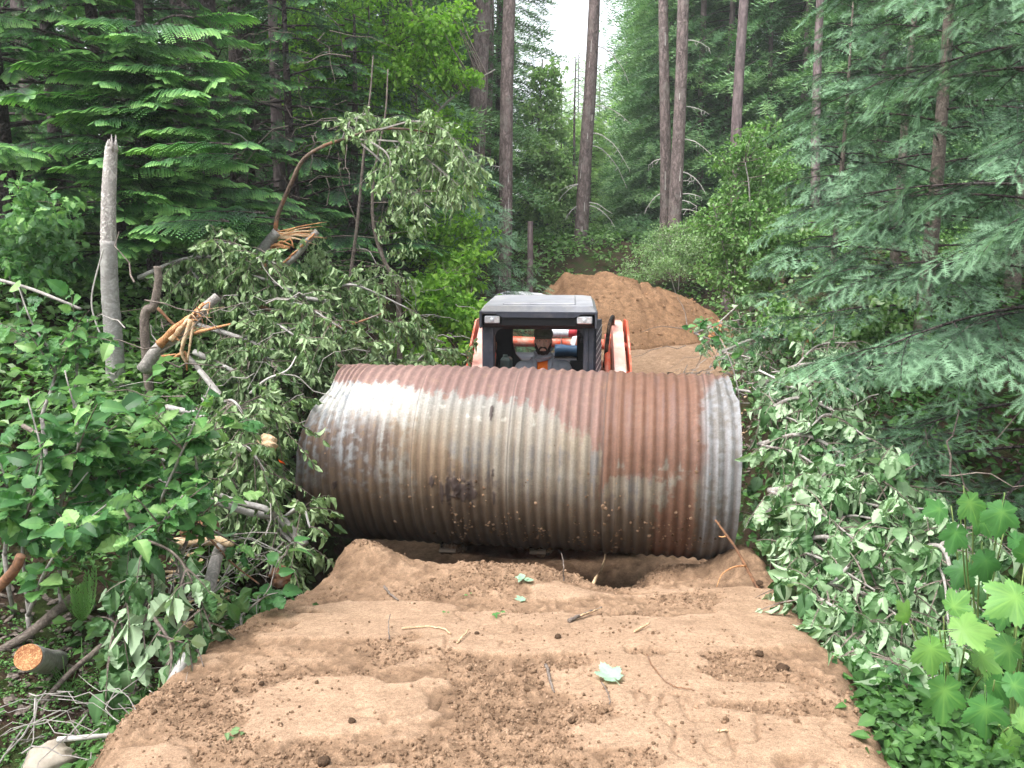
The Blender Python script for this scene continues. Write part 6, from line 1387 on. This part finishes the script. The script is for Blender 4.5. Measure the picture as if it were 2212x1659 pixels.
SHL = [([(200, 1290, 3.9), (225, 1100, 3.8), (300, 930, 3.7), (330, 790, 3.7)], 24, 'tallest fresh alder shoot rising in front of the snag base'),
       ([(290, 1260, 3.8), (340, 1100, 3.7), (400, 960, 3.7), (455, 830, 3.75)], 24, 'fresh alder shoot reaching right towards the shattered stub'),
       ([(130, 1280, 3.7), (130, 1100, 3.6), (170, 950, 3.6), (140, 800, 3.7)], 24, 'fresh alder shoot with broad leaves left of the snag'),
       ([(60, 1300, 3.6), (50, 1150, 3.5), (90, 1000, 3.5), (60, 860, 3.6)], 22, 'fresh alder shoot near the left frame edge'),
       ([(240, 1330, 3.7), (300, 1230, 3.6), (350, 1130, 3.5), (395, 1070, 3.5)], 20, 'low alder shoot over the forked pale pole'),
       ([(60, 1330, 3.5), (100, 1230, 3.4), (160, 1150, 3.35), (230, 1090, 3.4)], 22, 'low alder shoot at the left with light green leaves'),
       ([(10, 1200, 3.6), (20, 1080, 3.6), (-10, 960, 3.6)], 16, 'alder shoot cut by the left frame edge'),
       ([(300, 1180, 3.9), (270, 1050, 3.8), (230, 960, 3.75), (240, 880, 3.75)], 22, 'alder shoot in the middle of the fresh green clump'),
       ([(90, 900, 4.4), (120, 790, 4.5), (70, 700, 4.6), (40, 620, 4.7)], 20, 'pale-leaved shoot below the leaning left branch'),
       ([(160, 860, 4.5), (170, 760, 4.6), (190, 690, 4.7)], 16, 'shoot with whitish round leaves touching the snag'),
       ([(390, 1210, 3.8), (430, 1060, 3.8), (400, 900, 3.8)], 18, 'slim alder shoot next to the forked pale pole')]
for pts, n, lab in SHL: shoot(lab, pts, int(n * 1.25), .104, tint=(.50, .28), side=6)
# hanging broken branch with limp pale leaves at the road edge
felled('broken alder branch hanging limp over the edge of the dirt, lower left', [[(250, 1080, 3.55), (300, 1160, 3.4), (330, 1260, 3.3), (300, 1380, 3.2)], [(300, 1160, 3.4), (380, 1200, 3.35), (430, 1290, 3.3), (460, 1370, 3.25)], [(300, 1260, 3.3), (250, 1350, 3.2), (230, 1450, 3.1)]], .012, 13, .20, 9, .105, LEAF + WILT[:2], 'wilt_pale', 'bark_twig', (.38, .25), 1., .05, 'hanging_branch', .8)
felled('small leafy twig drooping beside the short cut branch', [[(330, 1330, 3.15), (370, 1400, 3.1), (360, 1500, 3.0)], [(340, 1370, 3.1), (420, 1400, 3.1), (440, 1440, 3.05)]], .008, 7, .16, 7, .085, LEAF + WILT[:2], 'wilt_pale', 'bark_twig', (.30, .22), 1., .05, 'hanging_branch', .8)
shoot('few dark glossy leaves lying on the dirt edge near the stump', [(520, 1330, 3.7), (570, 1290, 3.7), (600, 1280, 3.7)], 9, .10, .006, tint=(.25, .1), side=1)

# ------------------------------------------------------------------ felled alders with large pale leaves (right)
RP = [([(1640, 900, 5.6), (1720, 860, 5.4), (1820, 900, 5.2), (1900, 980, 5.0)], 30, .080, 'pale-leaved felled alder level with the top of the pipe on the right'),
      ([(1640, 960, 5.0), (1740, 940, 4.8), (1850, 1000, 4.6), (1960, 1060, 4.5)], 32, .086, 'pale-leaved felled alder right of the zinc end of the pipe'),
      ([(1660, 1060, 4.6), (1760, 1050, 4.4), (1880, 1090, 4.2), (2010, 1100, 4.1)], 32, .092, 'broad mass of whitish limp alder leaves in the middle of the right bank'),
      ([(1690, 1180, 4.3), (1780, 1160, 4.1), (1900, 1180, 3.9), (2040, 1130, 3.9)], 32, .094, 'limp alder hanging above the large palmate leaves'),
      ([(1720, 1270, 3.9), (1800, 1260, 3.7), (1900, 1290, 3.6), (2000, 1260, 3.6)], 30, .098, 'limp alder beside the dug dirt edge with the root stick'),
      ([(1790, 1380, 3.5), (1860, 1360, 3.4), (1930, 1400, 3.3), (1990, 1420, 3.3)], 26, .098, 'limp alder twigs over the right edge of the dirt'),
      ([(1860, 1500, 3.15), (1920, 1480, 3.05), (1980, 1520, 3.0), (2010, 1580, 2.95)], 18, .095, 'lowest limp alder twigs at the lower right edge of the dirt'),
      ([(1950, 1200, 3.9), (2030, 1180, 3.8), (2060, 1260, 3.6), (2080, 1340, 3.5)], 18, .098, 'limp whitish spray hanging in front of the dark gap under the nearest fir'),
      ([(1650, 830, 6.6), (1720, 790, 6.4), (1820, 790, 6.3), (1900, 830, 6.2)], 34, .075, 'felled alder under the young fir behind the pipe end'),
      ([(1560, 760, 8.2), (1640, 730, 8.0), (1740, 740, 7.8), (1860, 740, 7.6)], 36, .075, 'felled alder at the edge of the track beyond the pipe'),
      ([(1700, 690, 8.8), (1780, 690, 8.6), (1870, 700, 8.4), (1950, 740, 8.2)], 30, .075, 'grey-green felled alder in the shade under the dusky firs'),
      ([(1500, 720, 9.4), (1550, 700, 9.2), (1600, 690, 9.0)], 12, .075, 'small felled top with round leaves at the foot of the soil heap'),
      ([(1640, 1120, 4.9), (1690, 1090, 4.8), (1740, 1110, 4.7)], 16, .085, 'leafy twigs squeezed between the pipe end and the bank')]
for pts, n, size, lab in RP:
    s1 = [pts[0], (pts[1][0], pts[1][1] + 50, pts[1][2] - .15), (pts[2][0] - 10, pts[2][1] + 95, pts[2][2] - .3)] if len(pts) > 3 else [pts[0], (pts[1][0] + 5, pts[1][1] + 40, pts[1][2] - .1)]
    s2 = [pts[1], (pts[1][0] + 50, pts[1][1] - 45, pts[1][2] + .1), (pts[2][0] + 30, pts[2][1] - 50, pts[2][2])]
    felled(lab, [pts, s1, s2], .016, int(n * 1.15), .30, 12, size, LEAF + WILT[:2], 'wilt_pale', 'bark_grey', (.52, .32), .95, .02, spread=1.0)
shoot('small upright sapling with round leaves beside the zinc pipe end', [(1600, 900, 5.6), (1590, 820, 5.6), (1560, 740, 5.7), (1520, 690, 5.8)], 16, .075, .006, mat='alder', tint=(.45, .2), side=3)
pole('orange torn branch standing in the slash under the young fir', [(1735, 770, 7.2), (1745, 735, 7.2), (1760, 715, 7.2), (1785, 690, 7.2)], .016, .004, 'split')
pole('reddish split stump at the foot of the soil heap', [(1540, 735, 9.6), (1548, 715, 9.6), (1560, 695, 9.6)], .075, .050, 'split', name='broken_stump', cat='stump', rough=.2)
pole('grey crooked branch on the bare soil beyond the pipe end', [(1580, 840, 6.8), (1640, 850, 6.7), (1700, 870, 6.6), (1740, 885, 6.5)], .014, .008, 'bark_grey')
pole('orange-ended stick lying in the slash right of the pipe', [(1700, 810, 6.4), (1720, 825, 6.4), (1745, 842, 6.4)], .014, .010, 'alder_red')
pole('thin pale pole lying across the right hand slash', [(1640, 800, 6.6), (1740, 850, 6.2), (1840, 905, 5.8)], .008, .005, 'dead_pale')
pole('grey rock-hard root knuckle at the dirt edge under the limp leaves', [(1700, 1245, 4.1), (1712, 1215, 4.15), (1735, 1190, 4.3)], .040, .03, 'bark_grey', rough=.15, name='dead_root', cat='root')
tangle('slash_litter', [(1520, 1750, 745, 800, 7.5, 9), (1600, 1900, 800, 900, 6.0, 7.2)], 120, 'bark_grey', .0035, .28)

# wood chips, bark and torn stumps on the bank beyond the pipe
def chips(name, areas, n, mats, s=.05):
    mb = MB(); T, F = rock_t(31)
    a = np.array(areas)[rng.integers(0, len(areas), n)]; Q = np.array([G(rng.uniform(q[0], q[1]), rng.uniform(q[2], q[3]), q[4]) for q in a]); Q[:, 2] = [max(float(H(x, y)), RZ(x, y) if xl(y) < x < xr(y) else -9) for x, y, z in Q]
    inst(mb, T * [.35, 1, .25], F, Q, rng.normal(size=(n, 3)) * [1, 1, .3], rng.normal(size=(n, 3)) * .3 + [0, 0, 1], s * rng.uniform(.3, 1.4, n), rng.random(n)); tag(mb.build(name, M[mats]), kind='stuff')
chips('bark_chips', [(1440, 1640, 735, 800, -.3), (1580, 1760, 840, 900, -.2)], 420, 'bark_twig', .06)
chips('wood_chips', [(1440, 1640, 735, 800, -.3), (1560, 1700, 740, 850, -.2), (350, 620, 1240, 1360, -.45)], 260, 'split_pale', .045)
chips('brown_litter', [(380, 620, 1230, 1400, -.45), (380, 560, 1180, 1300, -.4), (20, 330, 1440, 1640, -.5)], 700, 'bark_twig', .035)

# ------------------------------------------------------------------ large palmate leaves (right foreground)
def palmate(label, base, leaves, stemr=.006):
    b = P(*base); b[2] = float(H(b[0], b[1])) - .02; o = thing('palmate_plant', b, label, 'plant')
    for k, (px, py, Y, w, a, up, tn) in enumerate(leaves):
        c = P(px, py, Y); s = w / 1787. * Y / 1.62; aim = np.array([cos(radians(a)), -.25, sin(radians(a))]); nr = np.array([0.15 * rng.normal(), -.55 - .2 * rng.random(), up]); aim = unit(aim)
        T, F = MAPLE[k % 3]; mb = MB(); pos = c - aim * s * .30; inst(mb, T, F, pos[None], aim[None], nr[None], np.array([s]), np.array([tn])); mb.build('leaf', M['maple'], o, smooth=True)
        j = c - aim * s * .62; m = (j + b) / 2 + [0, .05, .06]; st = MB(); tube(st, curve([b, m, j], 9), np.linspace(stemr, .0025, 9), 5); st.build('leaf_stalk', M['cover_stem'], o, smooth=True)
M['cover_stem'] = plain('green_stalk', (.16, .22, .07), .5)
palmate('plant with dark green palmate leaves under the nearest fir', (2150, 1330, 3.3), [(2095, 1085, 3.1, 100, -70, .8, .62), (2165, 1105, 3.05, 110, -100, .7, .45), (2065, 1150, 3.1, 95, -110, .5, .35), (2120, 1120, 3.2, 90, -60, .6, .5), (2130, 1210, 3.1, 110, -80, .5, .3), (2030, 1100, 3.3, 80, 190, .5, .4), (2195, 1170, 3.2, 90, -40, .6, .25), (2080, 1230, 3.3, 90, -120, .5, .2)])
palmate('plant with the brightest yellow-green palmate leaves at the lower right', (2090, 1600, 2.8), [(2010, 1400, 2.6, 120, -85, .6, .80), (2080, 1360, 2.55, 130, 10, .9, .95), (2040, 1490, 2.55, 150, -95, .4, .60), (2120, 1420, 2.6, 110, -30, .7, .85), (1960, 1330, 2.7, 80, 120, .8, .92), (2150, 1480, 2.55, 100, -60, .5, .4), (2060, 1310, 2.7, 90, 60, .9, .7)])
palmate('plant with a wide round palmate leaf in the lower right corner', (2160, 1720, 2.6), [(2130, 1530, 2.5, 140, -90, .7, .50), (2190, 1480, 2.5, 110, -10, .8, .45), (2080, 1620, 2.5, 100, -110, .6, .4), (2180, 1600, 2.45, 110, -60, .8, .9), (2020, 1640, 2.5, 90, -130, .6, .5), (2150, 1640, 2.4, 120, 90, .9, .95), (2205, 1560, 2.4, 80, 40, .8, .8)])
palmate('plant whose big pale palmate leaf is cut by the right frame edge', (2230, 1450, 2.8), [(2195, 1290, 2.65, 150, 200, .7, .75), (2180, 1400, 2.7, 120, -150, .6, .6), (2110, 1350, 2.9, 80, 190, .7, .5), (2215, 1200, 2.9, 90, 100, .7, .5), (2170, 1330, 2.8, 90, 170, .5, .5)])
o = thing('palmate_leaf', P(1050 + 830, 1425, 3.3), 'single folded palmate leaf standing at the right edge of the dirt', 'leaf'); c = P(1878, 1410, 3.15); 
mb = MB(); inst(mb, *MAPLE[1], c[None], np.array([[-.5, -.2, -.8]]), np.array([[.8, -.6, .2]]), np.array([.10]), np.array([.35])); mb.build('blade', M['maple'], o, smooth=True)

shoot('leafy sprig at the bottom edge between the dirt and the palmate leaves', [(1985, 1700, 2.6), (1960, 1620, 2.6), (1930, 1560, 2.65)], 16, .085, .006, mat='wilt_pale', tint=(.4, .25), side=4)
shoot('second low sprig in the lower right at the foot of the dirt bank', [(2060, 1720, 2.6), (2040, 1660, 2.55), (1990, 1640, 2.5)], 14, .080, .006, mat='alder', tint=(.35, .2), side=4)
shoot('thin sprig of small leaves behind the brightest palmate leaves', [(1960, 1560, 2.95), (1990, 1480, 2.95), (2050, 1450, 2.9)], 14, .075, .006, mat='alder', tint=(.25, .2), side=4)
cover('bank_undergrowth', 1500, (1.15, 2.6, 1.7, 3.6), 10, .055, SMALL, 'cover', .26, (.25, .2), 19, thr=.2)
# ------------------------------------------------------------------ undergrowth on the forest floor (uncountable)
cover('low_undergrowth', 1500, (-5, -1.1, 2.4, 5.2), 9, .040, SMALL, 'cover', .10, (.45, .25), 3, thr=.47)
cover('leafy_undergrowth', 1300, (-6, -1.2, 3.6, 9.5), 12, .075, SMALL, 'cover', .38, (.38, .25), 5, thr=.40)
cover('right_undergrowth', 1400, (1.5, 6, 2.2, 9.5), 12, .075, SMALL, 'cover', .32, (.30, .22), 7, thr=.36)
cover('left_slope_undergrowth', 1500, (-6.5, -1.8, 5.0, 10.5), 13, .085, SMALL, 'shrub', .42, (.50, .25), 23, thr=.12)
cover('forest_undergrowth', 5200, (-16, 18, 9, 30), 12, .085, SMALL, 'shrub', .55, (.42, .22), 9, thr=.30, far=.45)
cover('moss_tufts', 2600, (-3.2, -1.1, 2.2, 3.6), 8, .016, SMALL, 'cover', .03, (.55, .2), 11, thr=.35)
def ferns(label, px, py, Y, n, L, mat='cover'):
    b = P(px, py, Y); o = thing('fern', b, label, 'fern'); 
    for k in range(n):
        a = rng.uniform(0, 6.28); T, F, tn = FRONDS_LO[k % 3]; R = np.stack([np.array([-sin(a), cos(a), 0]), unit(np.array([cos(a), sin(a), .9])), unit(np.cross(np.array([-sin(a), cos(a), 0]), unit(np.array([cos(a), sin(a), .9]))))], -1)
        W_ = T.copy(); W_[:, 0] *= .55; W_[:, 2] += -.5 * T[:, 1] ** 2; mb = MB(); mb.add((W_ @ R.T) * L * rng.uniform(.7, 1.1) + b, F, .5 + .4 * tn); mb.build('frond', M[mat], o)
ferns('small bright fern between the fresh shoots and the cut birch log', 180, 1345, 3.35, 6, .24)
ferns('fern under the snag at the left', 60, 1180, 4.3, 7, .4)
o = thing('horsetail_tuft', P(150, 1500, 3.2), 'feathery horsetail tuft beside the cut birch log', 'plant'); mb = MB(); b = np.array(o.location)
for k in range(26):
    a = rng.uniform(0, 6.28); t = np.linspace(0, 1, 5)[:, None]; L = rng.uniform(.10, .22); c = b + np.array([cos(a) * .5, sin(a) * .5, 1.]) * t * L + np.array([cos(a), sin(a), -.6]) * t ** 2 * L * .5 + [rng.normal(0, .02), rng.normal(0, .02), 0]; tube(mb, c, .0014, 3, cap=False, tint=.7)
mb.build('stalks', M['cover'], o)

# ------------------------------------------------------------------ boulders, chunks, things lying on the fill
M['boulder'] = plain('pale_boulder', (.40, .35, .29), .9, .2, 0, .25, 9, dirt=(.24, .19, .14), bs=.8)
def boulder(label, px, py, Y, r, seed=1, name='boulder', mat='boulder', amp=.22, cat='boulder', z=None):
    c = P(px, py, Y); c[2] = max(c[2], float(H(c[0], c[1])) - r[2] * .1) if z is None else z; o = thing(name, c - [0, 0, r[2] * .8], label, cat); mb = MB(); ball(mb, c, r, 40, 26, fn=lambda D: lump(D, seed, amp, 1.5) * (1 + .05 * (fbm(D[:, 0] * 8 + 3, D[:, 1] * 8 + D[:, 2] * 5, 3, seed) - .5))); mb.build('rock', M[mat], o, smooth=True)
boulder('pale tan boulder in the lower left corner', 108, 1655, 2.85, (.10, .09, .085), 3)
boulder('torn tan root chunk beside the left end of the pipe', 575, 962, 4.9, (.070, .05, .058), 8, 'root_chunk', 'split_pale', .5, 'wood chunk', P(575, 962, 4.9)[2])
boulder('small reddish torn stump at the dirt edge, lower left', 605, 1245, 4.1, (.055, .05, .055), 12, 'torn_stump', 'alder_red', .4, 'stump')
boulder('little yellow-brown wood knot above the short cut branch', 405, 1352, 3.5, (.028, .025, .022), 14, 'wood_knot', 'split_pale', .4, 'wood chunk', P(405, 1352, 3.5)[2])
boulder('brown rotten stump behind the red-barked twig', 430, 1140, 4.25, (.10, .08, .07), 16, 'rotten_stump', 'alder_red', .35, 'stump', P(430, 1140, 4.25)[2])
M['orange_plastic'] = plain('orange_plastic', (.75, .10, .02), .5)
o = thing('plastic_scrap', P(610, 1000, 4.85), 'small red-orange plastic scrap under the torn tan root chunk', 'scrap'); c = P(608, 1000, 4.85); mb = MB(); mb.add([c + [-.018, 0, .022], c + [.02, -.01, .005], c + [.026, 0, -.012], c + [0, .01, -.006], c + [-.012, 0, .004]], [np.array([[0, 1, 2, 3, 4]])]); mb.build('sheet', M['orange_plastic'], o)
M['white_sheet'] = plain('white_sheet', (.72, .74, .76), .6, .3, 0, .08, 5, bs=.3)
o = thing('white_sheet', P(1130, 640, 16.2), 'white sheeting lying in the scrub left of the soil heap', 'sheet'); c = P(1120, 640, 16.2); mb = MB(); ball(mb, c, (.45, .25, .10), 30, 14, fn=lambda D: lump(D, 4, .5, 2.)); mb.build('fabric', M['white_sheet'], o, smooth=True)

def flat_leaf(label, px, py, s, mat, T, a, name='fallen_leaf', tint=.5, n=1, lift=.012):
    p = onroad(px, py); o = thing(name, p, label, 'leaf'); mb = MB()
    for k in range(n):
        aa = radians(a + k * 70); q = p + np.array([rng.normal(0, .02), rng.normal(0, .02), 0]) * (k > 0); q[2] = RZ(q[0], q[1]) + lift + .004 * k
        inst(mb, *T[k % len(T)], q[None], np.array([[cos(aa), sin(aa), .05]]), np.array([[.05, -.15, 1.]]), np.array([s]), np.array([tint]))
    mb.build('blade', M[mat], o, smooth=True)
flat_leaf('large pale mint underside-up maple leaf lying on the smooth dirt', 1330, 1478, .090, 'mint', [maple_t(-.12, 6)], 115, lift=.018)
flat_leaf('pale leaf cluster on the crest of the dirt, upper one', 1135, 1262, .055, 'mint', LEAF, 30, n=4, lift=.02)
flat_leaf('pale toothed leaf just below the leaf cluster on the crest', 1133, 1298, .045, 'mint', [maple_t(-.1, 8)], 200, lift=.012)
flat_leaf('dark green torn leaflets left of the pale toothed leaf', 1075, 1332, .030, 'alder', LEAF, 80, n=4)
flat_leaf('tiny green leaf scrap left of the torn leaflets', 955, 1327, .020, 'alder', LEAF, 10, n=2)
flat_leaf('tiny green scrap high on the left of the crest', 1003, 1290, .020, 'alder', LEAF, 10, n=2)
flat_leaf('drying green sprig on the dirt near the bottom edge', 490, 1600, .030, 'wilt', SMALL, 10, n=6, lift=.004)
def stick(label, pts, r0, r1, mat='split_pale', name='stick', lift=.008, cat='stick', ends=None):
    Q = []
    for px, py, dz in pts:
        q = onroad(px, py); q[2] += dz + lift; Q.append(q)
    c = curve(Q, 18); c += rng.normal(0, .0015, c.shape); o = thing(name, c[0], label, cat); mb = MB(); tube(mb, c, np.linspace(r0, r1, 18), 7, .12); mb.build('wood', M[mat], o, smooth=True)
stick('thin straw-coloured root lying across the left of the dirt', [(868, 1362, 0), (910, 1357, 0), (950, 1360, 0), (975, 1372, 0)], .004, .003)
stick('short splinter right of the straw-coloured root', [(988, 1392, 0), (1012, 1368, .01)], .004, .003)
stick('small dark forked twig standing left of the straw-coloured root', [(842, 1385, 0), (840, 1372, .03), (843, 1352, .05)], .003, .002, 'bark_twig')
stick('broad brown bark sliver on the dirt below the leaf cluster', [(1228, 1345, 0), (1262, 1334, .012), (1300, 1322, .015)], .010, .004, 'bark_twig')
stick('pale splinter beside the brown bark sliver', [(1255, 1338, .012), (1300, 1325, .02)], .005, .002)
stick('pale brown chip stick right of the bark sliver', [(1370, 1368, 0), (1402, 1354, .01)], .006, .004)
stick('pale stick jutting out of the hole below the pipe', [(1282, 1262, .0), (1300, 1245, .07), (1312, 1222, .16)], .010, .007)
stick('long thin curving root crossing the smooth dirt on the right', [(1395, 1415, 0), (1415, 1450, 0), (1450, 1485, 0), (1500, 1495, 0)], .003, .002, 'alder_red')
stick('little pale chip near the right end of the tread marks', [(1550, 1583, 0), (1572, 1581, 0)], .004, .003)
stick('dark torn bark strip on the dirt, centre', [(1180, 1440, 0), (1188, 1475, .004), (1196, 1500, 0)], .007, .004, 'bark_twig')
stick('dark twig stub on the left of the dirt', [(830, 1270, .0), (842, 1288, .01), (860, 1300, 0)], .007, .004, 'bark_twig')
stick('thin dark twig on the lower right dirt', [(1300, 1478, .0), (1312, 1500, 0), (1318, 1525, 0)], .0025, .002, 'bark_twig')
def rootstick():
    pts = [(1545, 1123, 4.45), (1565, 1150, 4.42), (1590, 1185, 4.38), (1612, 1225, 4.33), (1632, 1262, 4.28), (1650, 1292, 4.24), (1655, 1310, 4.22)]
    c = curve([P(*p) for p in pts], 26); o = thing('root_stick', c[-1], 'long thin root stick leaning against the lower right end of the pipe', 'root'); mb = MB(); tube(mb, c, np.linspace(.006, .012, 26), 8, .12); mb.build('stem', M['alder_red'], o, smooth=True)
    for q in ([(1612, 1222, 4.33), (1585, 1225, 4.3), (1560, 1240, 4.3), (1548, 1268, 4.28)], [(1640, 1285, 4.24), (1622, 1300, 4.2), (1618, 1330, 4.15), (1622, 1342, 4.1)], [(1648, 1280, 4.24), (1668, 1295, 4.2), (1672, 1310, 4.18)], [(1570, 1158, 4.42), (1560, 1160, 4.40), (1552, 1158, 4.4)]):
        mb = MB(); tube(mb, curve([P(*p) for p in q], 12), np.linspace(.006, .002, 12), 6, .1); mb.build('rootlet', M['split'], o, smooth=True)
rootstick()
stick('dangling leafless twig in the dark hole under the pipe', [(1218, 1258, .0), (1215, 1235, .08), (1205, 1222, .14)], .004, .002, 'bark_twig')

# bigger clods here and there
for k, (px, py, r) in enumerate([(1690, 1448, .026), (1640, 1415, .018), (760, 1560, .013), (1205, 1358 + 20, .016), (600, 1480, .012), (565, 1478, .011), (1235, 1560, .014), (1640, 1262, .02), (700, 1650, .02), (1030, 1370, .012)]):
    p = onroad(px, py); o = thing('dirt_clod', p, ['dark clod in the rough strip at the right of the dirt', 'dark clod up and left of the larger one at the right', 'small clod left on the smooth left plate', 'brown clod on the dirt just below the bark sliver', 'small clod at the left edge of the dirt', 'smaller clod beside the one at the left dirt edge', 'small dark clod below the pale maple leaf', 'clod at the foot of the root stick', 'rounded clod near the bottom edge of the dirt', 'clod beside the short splinter'][k], 'clod')
    mb = MB(); ball(mb, p + [0, 0, r * .4], (r, r * .9, r * .7), 14, 9, tint=.12, fn=lambda D: lump(D, k, .35, 2.)); mb.build('soil', M['dirt'], o, smooth=True)

# ------------------------------------------------------------------ the forest goes on behind the photographer and shades the fill
for k, (x, y, s) in enumerate([(-4.5, -6, 1.0), (4.8, -7, 1.05), (-1.5, -11, 1.2), (2.5, -12, 1.2), (-8, -3, 1.1), (8.5, -4, 1.1), (-6.5, 1.0, 1.0), (7, 1.5, 1.0), (-5, -13, 1.2), (6.5, -12, 1.2)]):
    lab_ = ['close behind on the left', 'close behind on the right', 'straight behind, left of centre', 'straight behind, right of centre', 'far to the left', 'far to the right', 'beside the photographer on the left', 'beside the photographer on the right', 'farthest behind on the left', 'farthest behind on the right'][k]
    q = copy_tree(pA if k % 2 else pC, (x, y, float(H(x, y)) - .05), rng.random() * 6, (s, s, s)); setg(q, 'hemlock outside the picture, ' + lab_, 'hemlocks behind the photographer')

# ------------------------------------------------------------------ thin damp air under the overcast sky
def haze(density=.0015):
    m = bpy.data.materials.new('damp_air'); m.use_nodes = True; n = m.node_tree; n.nodes.clear(); o = n.nodes.new('ShaderNodeOutputMaterial')
    v = n.nodes.new('ShaderNodeVolumePrincipled'); v.inputs['Color'].default_value = (.86, .92, .92, 1); v.inputs['Density'].default_value = density; v.inputs['Anisotropy'].default_value = .2
    n.links.new(v.outputs[0], o.inputs['Volume']); b = MB(); box(b, (0, 70, 8.0), (260, 190, 23)); ob = b.build('haze', m); tag(ob, kind='stuff')
haze()
